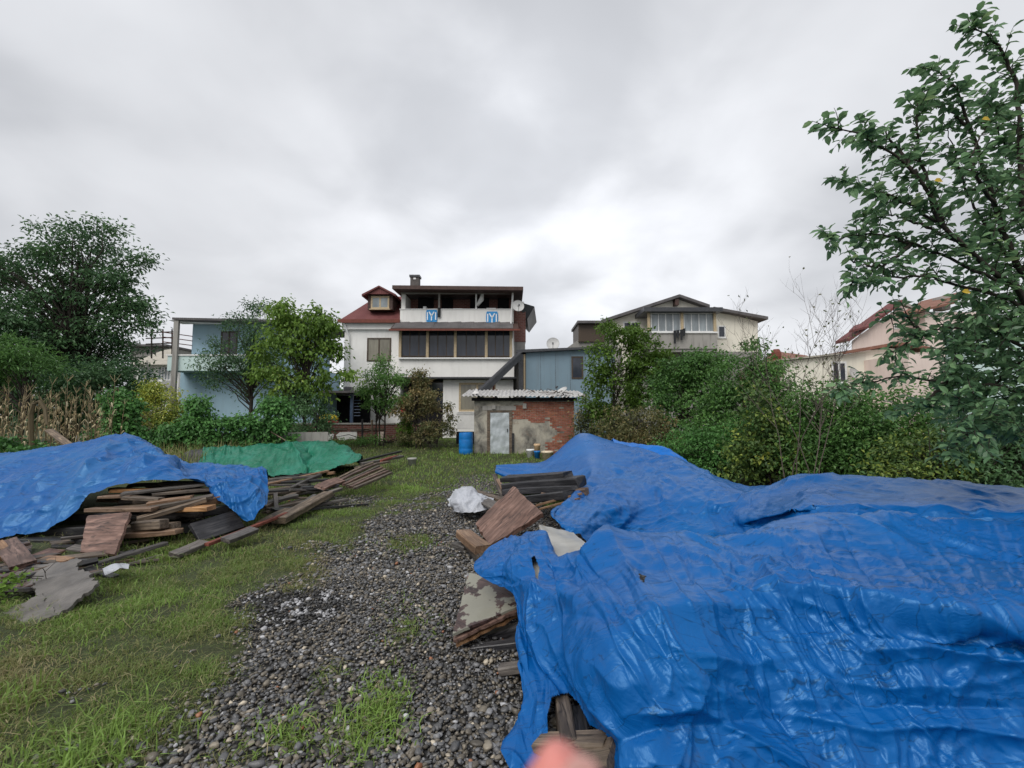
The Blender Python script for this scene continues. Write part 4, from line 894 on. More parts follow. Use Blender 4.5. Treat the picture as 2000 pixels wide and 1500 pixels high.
# ================================================================== BUILDINGS (parts in world metres, relative to the building's base)
class B:
    """building: an Empty whose children are parts"""
    def __init__(s, name, label, cat, loc, group=None):
        s.e = thing(name, label, cat, loc, 0, group); s.o = Vector(loc)
    def mb(s): return MB(s.o)
    def box(s, name, mat, x0, x1, y0, y1, z0, z1, parent=None):
        return s.mb().box(x0, x1, y0, y1, z0, z1).build(name, mat, parent or s.e)
    def window(s, x0, x1, z0, z1, y, fm, gm, cols=2, fw=.07, sill=None, dark=None, depth=.10):
        """frame standing 3 cm proud of plane y (facing -y) with panes set back in it"""
        b = s.mb(); yf = y - .03
        b.box(x0, x1, yf, y + depth, z0, z0 + fw); b.box(x0, x1, yf, y + depth, z1 - fw, z1)
        n = cols
        for k in range(n + 1):
            c = x0 + fw / 2 + (x1 - x0 - fw) * k / n; b.box(c - fw / 2, c + fw / 2, yf + .002, y + depth - .002, z0 + fw, z1 - fw)
        w = b.build('window', fm, s.e)
        for k in range(n):
            a0 = x0 + fw / 2 + (x1 - x0 - fw) * k / n + fw / 2; a1 = x0 + fw / 2 + (x1 - x0 - fw) * (k + 1) / n - fw / 2
            s.mb().box(a0, a1, y - .012, y - .004, z0 + fw, z1 - fw).build('pane', gm, w)
        if sill: s.mb().box(x0 - .08, x1 + .08, y - .09, y + .02, z0 - .06, z0 - .002).build('sill', sill, w)
        return w

# ---- main three storey house -----------------------------------------
D = 28.0
base = P(840, 840, D); base.z = .35
h = B('house', 'three storey white house with a red mansard roof and two blue flags', 'house', (base.x, D, .3))
xw0, xw1, xr = X_(672, 700, D), X_(783, 700, D), X_(1004, 700, D)
ze, zf = Z_(629, D), Z_(738, D)
h.box('wall', M['white_wall'], xw0, xw1, D, D + 9, 0, ze)                          # left wing
h.box('cornice', M['white_wall'], xw0 - .12, xw1 - .003, D - .18, D + .5, Z_(644, D), Z_(629, D) + .02)
h.box('wall', M['white_wall'], xw1 + .002, xr, D + 1.6, D + 9, 0, Z_(702, D))          # ground and first floor core
h.box('balcony', M['white_wall'], xw1 + .004, xr, D - .6, D + 1.6, Z_(738, D), Z_(702, D))
h.box('floor_slab', M['dark_metal'], xw1 + .3, xr + .12, D - .75, D + 1.6, Z_(741, D), Z_(738, D) - .005)
# ground floor front room
h.box('wall', M['white_wall'], X_(866, 800, D), xr - .05, D - .2, D + 1.59, 0, Z_(742, D))
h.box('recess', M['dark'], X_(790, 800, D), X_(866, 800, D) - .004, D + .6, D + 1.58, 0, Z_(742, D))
h.window(X_(897, 780, D), X_(968, 780, D), Z_(804, D), Z_(748, D), D - .2, M['beige_frame'], M['glass_tan'], 2, .12, M['white'])
h.window(X_(815, 780, D), X_(864, 780, D), Z_(800, D), Z_(744, D), D + .6, M['dark_frame'], M['glass_dark'], 2, .07, M['brown_trim'])
# first floor: tall brown window on the wing
h.window(X_(717, 680, D), X_(764, 680, D), Z_(706, D), Z_(660, D), D, M['dark_frame'], M['glass_tan'], 2, .09)
# glazed balcony, four bays of three panes
y0 = D - .6
h.box('wall', M['white_wall'], xw1 + .004, X_(786, 670, D), y0, D + 1.6, Z_(702, D) + .002, Z_(642, D))
h.box('wall', M['white_wall'], X_(1001, 670, D), xr, y0, D + 1.6, Z_(702, D) + .002, Z_(640, D))
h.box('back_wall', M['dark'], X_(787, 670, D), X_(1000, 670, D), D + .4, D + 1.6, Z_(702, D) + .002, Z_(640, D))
px_b = [786, 840, 892, 951, 1000]
for k in range(4):
    w = h.window(X_(px_b[k] + 1, 670, D), X_(px_b[k + 1], 670, D), Z_(699, D), Z_(643, D), y0, M['dark_frame'], M['glass_dark'], 3, .05)
for k, pxp in enumerate([787, 839, 892, 951, 998]):
    h.box('post', M['beige_frame'], X_(pxp - 2.5, 670, D), X_(pxp + 2.5, 670, D), y0 - .13, y0 - .034, Z_(701, D), Z_(641, D))
h.box('sill', M['white'], X_(784, 700, D), X_(1003, 700, D), y0 - .17, y0 - .002, Z_(704, D), Z_(701, D) - .004)
# lean-to awning roof over the glazed balcony
b = h.mb(); zt, zl = Z_(631, D - .2), Z_(641, y0 - .75)
b.prism([(X_(774, 640, D), y0 - .75, zl), (X_(774, 640, D), y0 + .7, zt + .15), (X_(774, 640, D), y0 + .7, zt + .02), (X_(774, 640, D), y0 - .75, zl - .10)],
        [(X_(1012, 640, D), y0 - .75, zl - .02), (X_(1012, 640, D), y0 + .7, zt + .13), (X_(1012, 640, D), y0 + .7, zt), (X_(1012, 640, D), y0 - .75, zl - .14)])
aw = b.build('awning', M['brown_trim'], h.e)
for k in range(9):
    a0 = X_(776 + k * 25, 636, D); a1 = X_(776 + k * 25 + 26, 636, D); r = random.random() * .05
    h.mb().prism([(a0, y0 - .70, zl + .03), (a0, y0 + .6, zt + .19), (a0, y0 + .6, zt + .16), (a0, y0 - .70, zl)],
                 [(a1, y0 - .66, zl + .03 + r), (a1, y0 + .6, zt + .22 + r), (a1, y0 + .6, zt + .19 + r), (a1, y0 - .66, zl + r)]).build('roof_sheet', M['roof_grey'], aw)
h.box('gutter', M['rust'], X_(772, 642, D), X_(1015, 642, D), y0 - .86, y0 - .752, zl - .16, zl - .06)
# top loggia
D_ = D - 1.2; xa, xb_ = X_(766, 557, D_), X_(1022, 563, D_); za, zb = Z_(557, D_), Z_(563, D_)
xl0, xl1 = X_(784, 600, D), X_(1003, 600, D)
h.box('parapet', M['white_wall'], xl0, xl1, D - .3, D - .05, Z_(640, D), Z_(607, D))
h.box('coping', M['white'], xl0 - .04, xl1 + .04, D - .34, D - .01, Z_(607, D) + .003, Z_(607, D) + .05)
h.box('floor_slab', M['concrete'], xl0, xl1, D - .048, D + 4, Z_(640, D), Z_(640, D) + .2)
h.box('wall', M['white_wall'], xl0, X_(792, 600, D), D - .048, D + 4, Z_(640, D) + .202, za - .24)
h.box('back_wall', M['brick_far'], X_(793, 600, D), xl1 - .1, D + 1.3, D + 4, Z_(640, D) + .202, za - .22)
for a0, a1 in ((816, 846), (862, 884), (918, 955), (972, 994)):
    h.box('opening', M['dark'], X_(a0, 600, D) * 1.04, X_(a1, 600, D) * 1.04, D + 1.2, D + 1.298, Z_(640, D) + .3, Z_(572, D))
for pxp in (858, 930): h.box('column', M['concrete'] if pxp < 900 else M['white'], X_(pxp - 1.5, 600, D), X_(pxp + 1.5, 600, D), D - .1, D + .05, Z_(607, D) + .052, za - .24)
b = h.mb(); b.tube([(X_(1002, 566, D), D - .45, Z_(566, D)), (X_(998, 640, D), D - .5, Z_(636, D))], .06, 8); b.build('drainpipe', M['white'], h.e)
# white things stored on the loggia, with the house
for a0, a1, zt_ in ((885, 903, 602), (941, 955, 604), (950, 968, 601), (826, 832, 598)):
    tag(MB(P(a0, 607, D)).box(X_(a0, 600, D), X_(a1, 600, D), D + .05, D + .5, Z_(640, D) + .2, Z_(zt_, D)).build('storage_box', M['white']),
        f'pale box standing behind the top balcony parapet {"near its middle" if a0 == 885 else "left of the right flag" if a0 == 941 else "directly above the right flag" if a0 == 950 else "above the left flag"}', 'box')
b = MB((0, D, 0)); b.tube([(X_(944, 572, D), D - .02, Z_(567, D)), (X_(940, 585, D), D - .05, Z_(586, D)), (X_(932, 597, D), D - .05, Z_(597, D))], [.04, .16, .09], 8)
o = b.build('curtain', M['white'], smooth=True); tag(o, 'white curtain tied up beside the column in the top balcony', 'curtain')
o = MB((0, D, 0)).box(X_(857, 620, D), X_(862, 620, D), D - .42, D - .36, Z_(622, D), Z_(604, D)).build('dark_cloth', M['cloth_dark']); tag(o, 'dark cloth hanging over the top balcony parapet right of the left flag', 'cloth')
# top roof
b = h.mb()
b.prism([(xa, D - 1.2, za), (xa, D + 9, za + .5), (xa, D + 9, za + .3), (xa, D - 1.2, za - .22)], [(xb_, D - 1.2, zb + .1), (xb_, D + 9, zb + .5), (xb_, D + 9, zb + .3), (xb_, D - 1.2, zb - .12)])
rf = b.build('roof', M['brown_trim'], h.e)
h.box('soffit', M['grey_wall'], X_(784, 565, D), X_(1003, 565, D), D - .25, D - .05, Z_(566, D), za - .24)
cx0, cx1 = X_(797, 550, D), X_(814, 550, D)
ch = h.box('chimney', M['soot'], cx0, cx1, D + .6, D + 1.1, za - .1, Z_(535, D)); h.mb().box(cx0 - .06, cx1 + .06, D + .55, D + 1.15, Z_(535, D) + .002, Z_(532, D) + .03).build('chimney_cap', M['dark_metal'], ch)
h.mb().box(cx0 + .2, cx1 - .18, D + .58, D + .598, Z_(540, D), Z_(537, D)).build('flue_opening', M['white'], ch)
# mansard
b = h.mb(); xA, xB = X_(666, 628, D), xw1 - .004; zE = Z_(628, D)
A = [(xA, D - .35, zE), (xB, D - .35, zE)]; T_ = [(X_(716, 568, D), D + 2.2, Z_(561, D)), (xB, D + 2.2, Z_(561, D))]
b.poly([A[0], A[1], T_[1], T_[0]]); b.poly([A[0], T_[0], (X_(716, 568, D), D + 7, Z_(561, D)), (xA, D + 9, zE)]); b.poly([T_[0], T_[1], (xB, D + 7, Z_(561, D)), (X_(716, 568, D), D + 7, Z_(561, D))])
b.poly([A[0], (xA, D + 9, zE), (xB, D + 9, zE), A[1]])
mr = b.build('roof', M['roof_red'], h.e)
h.mb().box(xA - .05, xB, D - .45, D - .353, zE - .16, zE + .05).build('fascia', M['rust'], mr)
h.mb().box(X_(711, 565, D), X_(725, 565, D), D + 2.0, D + 3, Z_(575, D), Z_(559, D)).build('chimney', M['concrete'], mr)
h.mb().box(X_(709, 565, D), X_(727, 565, D), D + 1.9, D + 3.1, Z_(559, D) + .002, Z_(556, D)).build('chimney_cap', M['dark_metal'], mr)
# dormer
dx0, dx1 = X_(722, 590, D), X_(764, 590, D); zd0, zd1 = Z_(605, D), Z_(577, D)
h.box('dormer', M['brown_trim'], dx0 - .1, dx1 + .1, D - .05, D + 2.4, zd0, zd1)
h.window(dx0 + .1, dx1 - .1, zd0 + .04, zd1 - .06, D - .05, M['beige_frame'], M['glass_light'], 2, .1, M['beige_frame'])
b = h.mb(); xm = (dx0 + dx1) / 2; zr = Z_(564, D)
for s_ in (-1, 1):
    xe = xm + s_ * (dx1 - dx0) * .78
    b.prism([(xe, D - .4, zd1 - .15), (xm, D - .4, zr), (xm, D - .4, zr + .1), (xe, D - .4, zd1 - .02)], [(xe, D + 3, zd1 - .15), (xm, D + 3, zr), (xm, D + 3, zr + .1), (xe, D + 3, zd1 - .02)])
b.poly([(xm - 1.0, D - .3, zd1), (xm + 1.0, D - .3, zd1), (xm, D - .3, zr)]); b.build('dormer_roof', M['roof_red'], h.e)
# drainpipe on the wing
b = h.mb(); b.tube([(xw0 + .05, D - .3, ze - .1), (xw0 + .3, D - .12, ze - .9), (xw0 + .32, D - .1, .5)], .05, 6); b.build('drainpipe', M['white'], h.e)
# brick stack on the right and roof scrap behind the dish
h.box('brick_stack', M['brick_far'], xr + .004, X_(1027, 640, D), D + .2, D + 1.2, Z_(666, D), Z_(603, D))
h.box('wall', M['grey_wall'], xr + .004, X_(1026, 680, D), D + .25, D + 9, 0, Z_(666, D) - .003)
h.box('wall', M['white_wall'], X_(1003, 600, D) + .01, X_(1025, 600, D), D + 1.8, D + 9, Z_(666, D), Z_(575, D))
b = h.mb(); b.prism([(X_(1004, 590, D), D - .2, Z_(588, D)), (X_(1044, 597, D), D + .2, Z_(597, D)), (X_(1030, 622, D), D + .4, Z_(621, D))], [(X_(1004, 590, D), D + 5, Z_(586, D)), (X_(1044, 597, D) + .4, D + 5, Z_(597, D)), (X_(1030, 622, D) + .3, D + 5, Z_(621, D))])
b.build('side_roof', M['dark_metal'], h.e)
h.e.rotation_euler = (0, 0, rad(0))
# flags with their emblem
def flag(px0, px1, py0, py1, label):
    x0, x1, z0, z1 = X_(px0, 620, D), X_(px1, 620, D), Z_(py1, D), Z_(py0, D); y = D - .37; cxx = (x0 + x1) / 2; w_ = x1 - x0
    t = thing('flag', label, 'flag', (cxx, y, z0)); n = 12; b = MB((cxx, y, z0))
    def edge(v): return w_ / 2 * (1 - .12 * abs(2 * v - 1)**2.5)
    L = []
    for k in range(n + 1):
        v = k / n; e_ = edge(v); L.append([(cxx + e_ * u, y - .02 * math.sin(v * 3.1) * math.cos(u * 3), z0 + (z1 - z0) * v) for u in (-1, -.6, -.2, .2, .6, 1)])
    for r0, r1 in zip(L, L[1:]):
        for i_ in range(5): b.poly([r0[i_], r0[i_ + 1], r1[i_ + 1], r1[i_]])
    b.build('cloth', M['flag_blue'], t, smooth=True)
    H = z1 - z0; hh = lambda v: z0 + H * v; s_ = .030 * w_ / .6 + .012; b = MB((cxx, y, z0)); yy = y - .03
    for (xa_, za_, xb2, zb2) in ((-.36, .16, -.36, .80), (.36, .16, .36, .80), (0, .10, 0, .50), (0, .48, -.22, .84), (0, .48, .22, .84)):
        b.bar((cxx + xa_ * w_, yy, hh(za_)), (cxx + xb2 * w_, yy, hh(zb2)), s_ * 1.5, .006, up=(0, 1, 0))
    b.build('emblem', M['flag_white'], t)
flag(834, 856, 608, 631, 'light blue flag with a white IYI emblem, left one on the top balcony')
flag(950, 973, 611, 635, 'light blue flag with a white IYI emblem, right one on the top balcony')

def dish(c, r, facing, label, stand=True, arm=True):
    t = thing('satellite_dish', label, 'satellite dish', c); f = Vector(facing).normalized(); q_ = f.to_track_quat('Z', 'Y').to_matrix().to_4x4()
    b = MB(); b.M = q_; prof = [(0.001, -.16 * r)] + [(r * k / 6, -.16 * r + .16 * r * (k / 6)**2) for k in range(1, 7)] + [(r * 1.02, .01), (r * 1.02, -.02), (r * .6, -.12 * r), (.001, -.2 * r)]
    rings = []
    b.lathe((0, 0, 0), prof, 24); b.build('reflector', M['dish'], t, smooth=True)
    if arm:
        b = MB(); b.M = q_; b.tube([(0, -r, 0), (0, -.35 * r, r * .9)], .012, 6); b.box(-.04, .04, -.35 * r - .05, -.35 * r + .05, r * .85, r * 1.05); b.build('receiver_arm', M['dark_metal'], t)
    if stand:
        b = MB(); b.tube([(0, 0, 0), tuple(-f * .2), (0, 0.1, -r * 1.25)], .025, 6); b.build('mount', M['dark_metal'], t)
dish(P(1012, 597, 27.2), .36, (.15, -1, .25), 'round grey satellite dish at the right end of the top balcony')
dish(P(1080, 671, 26.6), .37, (-.1, -1, .25), 'round white satellite dish standing on the grey blue annex roof')
dish(P(1096, 763, 19.6), .27, (-.6, -.35, .9), 'tilted white satellite dish on the shed roof, its arm pointing up')

# ---- grey blue annex ---------------------------------------------------
D = 25.5
h = B('annex', 'grey blue sheet clad annex between the white house and the hedge', 'annex', (X_(1080, 760, D), D, .3))
b = h.mb(); xa, xb_ = X_(1027, 700, D), X_(1200, 700, D)
b.prism([(xa, D, 0), (xb_, D, 0), (xb_, D, Z_(681, D)), (xa, D, Z_(688, D))], [(xa, D + 6, 0), (xb_, D + 6, 0), (xb_, D + 6, Z_(681, D)), (xa, D + 6, Z_(688, D))]); b.build('wall', M['annex_wall'], h.e)
for k in range(1, 6):
    xx = xa + (xb_ - xa) * k / 6; h.box('panel_joint', M['dark_metal'], xx - .006, xx + .006, D - .006, D - .001, 0.4, Z_(690, D))
b = h.mb(); b.prism([(X_(1008, 690, D), D - .3, Z_(690, D)), (xb_, D - .3, Z_(681, D) + .02), (xb_, D - .3, Z_(681, D) + .12), (X_(1008, 690, D), D - .3, Z_(688, D) + .1)],
                    [(X_(1008, 690, D), D + 6, Z_(690, D)), (xb_, D + 6, Z_(681, D) + .02), (xb_, D + 6, Z_(681, D) + .12), (X_(1008, 690, D), D + 6, Z_(688, D) + .1)]); b.build('roof', M['dark_metal'], h.e)
h.box('wall', M['dark'], X_(1014, 720, D), X_(1022, 720, D), D + .1, D + 5, 0, Z_(691, D))
h.box('corner_post', M['dark_metal'], X_(1013, 720, D), X_(1022, 720, D), D - .15, D + .09, 0, Z_(692, D))
h.box('timber_strip', M['beige_frame'], X_(1022.5, 720, D), X_(1026, 720, D), D - .05, D + .09, 0, Z_(692, D))
h.window(X_(1116, 718, D), X_(1139, 718, D), Z_(740, D), Z_(696, D), D, M['dark_frame'], M['glass_dark'], 1, .08)
b = MB(P(1015, 695, 24.5)); b.bar(P(933, 772, 22.5), P(1016, 694, 25.0), .22, .34); b.bar(P(933, 766, 22.5), P(1016, 688, 25.0), .30, .04)
o = b.build('chute', M['dark_metal']); tag(o, 'long dark metal chute slanting from above the shed roof up to the annex corner', 'chute')
b = MB(P(965, 780, 23.5)); b.bar(P(965, 800, 23.5), P(964, 738, 23.5), .10, .10); b.bar(P(955, 762, 23.4), P(975, 762, 23.4), .06, .06); o = b.build('steel_post', M['rust']); tag(o, 'rusty red steel post propping the slanting dark chute', 'post')

# ---- pale blue house on the left --------------------------------------
D = 25.0
h = B('house', 'pale blue two storey house with a projecting balcony, behind the left trees', 'house', (X_(500, 800, D), D, .3))
x0, x1 = X_(366, 700, D), -10.45
h.box('wall', M['blue_wall'], X_(350, 780, D), x1, D, D + 2.9, 0, Z_(722, D))
h.box('wall', M['blue_wall'], x0, x1 - .6, D + .3, D + 2.8, Z_(722, D) + .002, Z_(628, D))
h.box('balcony', M['cyan_wall'], X_(327, 705, D - 1.2), X_(520, 705, D - 1.2), D - 1.2, D - .004, Z_(724, D - 1.2), Z_(695, D - 1.2))
h.box('coping', M['white'], X_(326, 694, D - 1.2), X_(521, 694, D - 1.2), D - 1.25, D - .002, Z_(695, D - 1.2) + .002, Z_(693, D - 1.2) + .02)
b = h.mb(); b.prism([(X_(336, 622, D - 1.4), D - 1.4, Z_(624, D) - .3), (x1 - .3, D - 1.4, Z_(629, D) - .3), (x1 - .3, D - 1.4, Z_(625, D) - .3), (X_(336, 622, D - 1.4), D - 1.4, Z_(620, D) - .3)],
                    [(X_(336, 622, D), D + 8.5, Z_(622, D) + .5), (x1 - .3, D + 8.5, Z_(627, D) + .5), (x1 - .3, D + 8.5, Z_(623, D) + .5), (X_(336, 622, D), D + 8.5, Z_(618, D) + .5)]); b.build('roof', M['roof_grey'], h.e)
h.box('soffit', M['white'], X_(352, 628, D), x1 - .4, D - .9, D + .2, Z_(632, D) + .003, Z_(630, D) - .05)
h.box('post', M['concrete'], X_(337, 700, D - 1.3), X_(346, 700, D - 1.3), D - 1.35, D - 1.21, 0, Z_(624, D) - .32)
for k in range(3): b = h.mb(); b.tube([(X_(344, 655 + k * 9, D), D - 1.0, Z_(655 + k * 9, D)), (x0, D + .3, Z_(655 + k * 9, D))], .025, 5); b.build('rail', M['rust'], h.e)
h.window(X_(425, 660, D), X_(458, 660, D), Z_(694, D), Z_(645, D), D + .3, M['dark_frame'], M['glass_dark'], 2, .08)
h.window(X_(560, 760, D), X_(590, 760, D), Z_(790, D), Z_(752, D), D, M['dark_frame'], M['glass_dark'], 2, .08)
h.box('garden_parapet', M['cyan_wall'], X_(328, 815, D), X_(362, 815, D), D - 2.2, D - 1.9, 0, Z_(811, D))
# thin roof-top frame behind
b = MB(P(315, 650, 32)); D2 = 32
for pxx in (296, 318, 336): b.tube([P(pxx, 700, D2), P(pxx, 643, D2)], .05, 5)
for pyy in (648, 659, 670): b.tube([P(285, pyy + 2, D2), P(340, pyy, D2)], .04, 5)
b.build('roof_frame', M['bark']); tag(bpy.context.scene.objects['roof_frame'], 'thin open metal frame standing above the beige roof beside the left tree', 'frame')

# ---- far left house with the beige roof --------------------------------
D = 42.0
h = B('house', 'distant pale house with a beige roof right of the tall left tree', 'house', (X_(300, 780, D), D, .5))
h.box('wall', M['white_wall'], X_(268, 720, D), X_(350, 720, D), D, D + 8, 0, Z_(708, D))
h.box('balcony', M['white_wall'], X_(305, 740, D), X_(336, 740, D), D - 1.2, D - .003, Z_(758, D), Z_(744, D))
h.box('column', M['concrete'], X_(304, 740, D), X_(307, 740, D), D - 1.3, D - 1.1, 0, Z_(710, D))
b = h.mb(); b.poly([P(262, 712, D - 1), P(345, 712, D - 1), P(345, 680, D + 5), P(318, 684, D + 5)]); b.poly([P(262, 712, D - 1), P(318, 684, D + 5), (P(250, 712, D + 9))]); b.build('roof', M['roof_beige'], h.e)
h.window(X_(309, 725, D), X_(334, 725, D), Z_(743, D), Z_(716, D), D, M['white'], M['glass_light'], 4, .08)
h.window(X_(274, 730, D), X_(300, 730, D), Z_(745, D), Z_(718, D), D, M['white'], M['glass_light'], 3, .08)
h2 = B('house', 'dull grey far building rising just above the beige roof at the tall tree edge', 'house', (X_(290, 760, 55), 55, .5))
h2.box('wall', M['grey_wall'], X_(255, 690, 55), X_(330, 690, 55), 55, 62, 0, Z_(678, 55)); h2.box('roof', M['roof_grey'], X_(250, 676, 55), X_(333, 676, 55), 54.3, 62.5, Z_(678, 55) + .003, Z_(674, 55))

# ---- cream house with glazed balcony (right of centre) ------------------
D = 40.0
h = B('house', 'cream gabled house with a glazed upper balcony above the hedge', 'house', (X_(1320, 760, D), D, .5))
p_ = [(1178, 632), (1322, 583), (1376, 600), (1480, 628)]
b = h.mb(); fr = [(X_(1178, 700, D), D, 0)] + [(X_(a_, c_, D), D, Z_(c_, D)) for a_, c_ in p_] + [(X_(1477, 700, D), D, 0)]
b.prism(fr, [(q_[0], D + 10, q_[2]) for q_ in fr]); b.build('wall', M['cream_wall'], h.e)
def roofband(h, pts, D, over, t=.25, back=10.5, mat='roof_grey', name='roof'):
    for (a_, c_), (a2, c2) in zip(pts, pts[1:]):
        b = h.mb(); A_ = Vector((X_(a_, c_, D), 0, Z_(c_, D))); B_ = Vector((X_(a2, c2, D), 0, Z_(c2, D))); up_ = Vector((0, 0, t))
        f = lambda v, y, dz=0: (v.x, y, v.z + dz)
        b.prism([f(A_, D - over), f(B_, D - over), f(B_, D - over, t), f(A_, D - over, t)], [f(A_, D + back), f(B_, D + back), f(B_, D + back, t), f(A_, D + back, t)]); b.build(name, M[mat], h.e)
roofband(h, [(1172, 633), (1322, 584), (1380, 604)], D, .7); roofband(h, [(1388, 608), (1492, 627)], D, .7)
h.box('king_post', M['brown_trim'], X_(1314, 590, D), X_(1321, 590, D), D - .6, D - .02, Z_(599, D), Z_(587, D))
E_ = D - 2.2; bx0, bx1 = X_(1262, 630, E_), X_(1400, 630, E_)
h.box('balcony', M['concrete'], bx0, bx1, D - 2.2, D - .004, Z_(681, E_), Z_(651, E_))
h.box('floor_slab', M['grey_wall'], bx0 + .3, bx1 - .05, D - 2.1, D - .004, Z_(687, E_), Z_(681, E_) - .003)
h.box('sill', M['white'], bx0 - .05, bx1 + .05, D - 2.3, D - .002, Z_(651, E_) + .002, Z_(648, E_))
h.box('balcony_roof', M['dark_metal'], X_(1258, 603, D - 2.8), X_(1412, 603, D - 2.8), D - 2.8, D - .006, Z_(608, D - 2.8), Z_(600, D - 2.8))
for a0, a1, n_ in ((1272, 1330, 4), (1336, 1396, 4)):
    h.window(X_(a0, 630, E_), X_(a1, 630, E_), Z_(648, E_) + .01, Z_(608, D - 2.8) - .01, D - 2.1, M['white'], M['glass_light'], n_, .06)
for a0 in (1267, 1332, 1396): h.box('post', M['beige_frame'], X_(a0 - 2.5, 630, E_), X_(a0 + 2.5, 630, E_), D - 2.25, D - 2.14, Z_(648, E_) + .01, Z_(608, D - 2.8) - .005)
h.window(X_(1217, 640, D), X_(1249, 640, D), Z_(655, D), Z_(628, D), D, M['white'], M['glass_dark'], 2, .12)
h.window(X_(1402, 648, D), X_(1417, 648, D), Z_(660, D), Z_(636, D), D, M['white'], M['glass_dark'], 1, .1, M['white'])
h.box('wall', M['grey_wall'], X_(1235, 720, D), X_(1475, 720, D), D - 1.0, D - .01, 0, Z_(690, D))
# laundry
b = MB(P(1325, 655, 37.6)); 
for k, (a0, z0_, z1_) in enumerate(((1318, 646, 671), (1324, 645, 660), (1331, 644, 664), (1336, 642, 656))):
    b.prism([P(a0 - 2.8, z0_, 37.55), P(a0 + 3, z0_ - 1, 37.55), P(a0 + 2, z1_, 37.5), P(a0 - 2, z1_, 37.5)], [P(a0 - 2.8, z0_, 37.62), P(a0 + 3, z0_ - 1, 37.62), P(a0 + 2, z1_, 37.58), P(a0 - 2, z1_, 37.58)])
tag(b.build('laundry', M['cloth_dark']), 'dark trousers and clothes hung over the glazed balcony sill', 'laundry')
# dark roofed neighbour at its left
D = 36.0
h = B('house', 'dark slanting roof with a small dormer at the left of the cream gabled house', 'house', (X_(1150, 760, D), D, .5))
b = h.mb(); b.prism([P(1098, 686, D), P(1180, 628, D), P(1215, 690, D), P(1215, 760, D), P(1100, 760, D)], [P(1098, 686, D) + Vector((0, 6, 0)), P(1180, 628, D) + Vector((0, 6, 0)), P(1215, 690, D) + Vector((0, 6, 0)), P(1215, 760, D) + Vector((0, 6, 0)), P(1100, 760, D) + Vector((0, 6, 0))]); b.build('wall', M['grey_wall'], h.e)
h.box('dormer', M['dark_frame'], X_(1129, 640, D), X_(1180, 640, D), D - .2, D + 3, Z_(668, D), Z_(634, D)); h.box('dormer_roof', M['roof_grey'], X_(1126, 632, D), X_(1184, 632, D), D - .6, D + 3.2, Z_(634, D) + .003, Z_(629, D))
# low roof with dish behind hedge
D = 26.0
h = B('shed', 'low grey lean-to with a rusty roof edge seen over the hedge under the glazed balcony', 'shed', (X_(1290, 780, D), D, .4))
h.box('wall', M['grey_wall'], X_(1255, 740, D), X_(1400, 740, D), D, D + 4, 0, Z_(724, D)); h.box('roof', M['brown_trim'], X_(1250, 722, D), X_(1405, 722, D), D - .4, D + 4.3, Z_(724, D) + .003, Z_(719, D))
dish(P(1272, 715, 25.2), .28, (.2, -1, .5), 'small white satellite dish poking out above the hedge under the glazed balcony')

# ---- right hand houses ---------------------------------------------------
D = 34.0
h = B('house', 'low cream house with a curved red tiled edge, seen through the right branches', 'house', (X_(1680, 800, D), D, .5))
b = h.mb(); pr = [(1530, 706), (1640, 694), (1700, 684), (1740, 680), (1800, 690)]
fr = [P(1532, 700, D)] ; fr = [(X_(1532, 720, D), D, 0)] + [tuple(P(a_, c_, D)) for a_, c_ in pr] + [(X_(1800, 720, D), D, 0)]
b.prism(fr, [(q_[0], D + 8, q_[2]) for q_ in fr]); b.build('wall', M['cream_wall'], h.e)
roofband(h, [(1524, 705), (1640, 693)], D, .3, .12, 8, 'roof_beige'); roofband(h, [(1640, 693), (1700, 683), (1740, 676), (1770, 678), (1810, 686)], D, .5, .22, 2, 'roof_brown')
h.window(X_(1624, 727, D), X_(1654, 727, D), Z_(748, D), Z_(706, D), D, M['white'], M['glass_dark'], 2, .14, M['white'])
h.window(X_(1743, 725, D), X_(1775, 725, D), Z_(742, D), Z_(708, D), D, M['white'], M['glass_dark'], 2, .12)
h.box('wall', M['brick_far'], X_(1510, 740, D), X_(1531, 740, D), D + .5, D + 6, 0, Z_(712, D))
dish(P(1668, 728, 33.6), .40, (.3, -1, .2), 'grey satellite dish with an orange arm on the low cream house wall')
D = 46.0
h = B('house', 'tall pink gabled house with red tiled roofs behind the right tree', 'house', (X_(1760, 800, D), D, .5))
fr = [(X_(1655, 700, D), D, 0), tuple(P(1665, 665, D)), tuple(P(1760, 597, D)), tuple(P(1860, 640, D)), (X_(1860, 720, D), D, 0)]
b = h.mb(); b.prism(fr, [(q_[0] * 1.03, D + 1.5, q_[2]) for q_ in fr]); b.build('wall', M['pink_wall'], h.e)
roofband(h, [(1652, 668), (1758, 592)], D, .6, .3, 1.5, 'roof_red'); roofband(h, [(1758, 592), (1830, 622)], D, .05, .3, 1.5, 'concrete')
b = h.mb(); b.prism([P(1752, 620, D - 3), P(1870, 592, D - 3), P(1870, 575, D + 4), P(1800, 592, D + 4)], [P(1752, 616, D - 3), P(1870, 588, D - 3), P(1870, 571, D + 4), P(1800, 588, D + 4)]); b.build('roof', M['roof_brown'], h.e)
h.box('chimney', M['concrete'], X_(1856, 580, D), X_(1874, 580, D), D + 1, D + 2, Z_(600, D), Z_(574, D))
h.box('wall', M['pink_wall'], X_(1768, 680, D), X_(1875, 680, D), D - 2.4, D - .01, 0, Z_(620, D))
b = h.mb(); b.prism([P(1658, 650, D - .8), P(1700, 640, D - .8), P(1712, 626, D + 1), P(1668, 640, D + 1)], [P(1658, 646, D - .8), P(1700, 636, D - .8), P(1712, 622, D + 1), P(1668, 636, D + 1)]); b.build('dormer_roof', M['roof_red'], h.e)
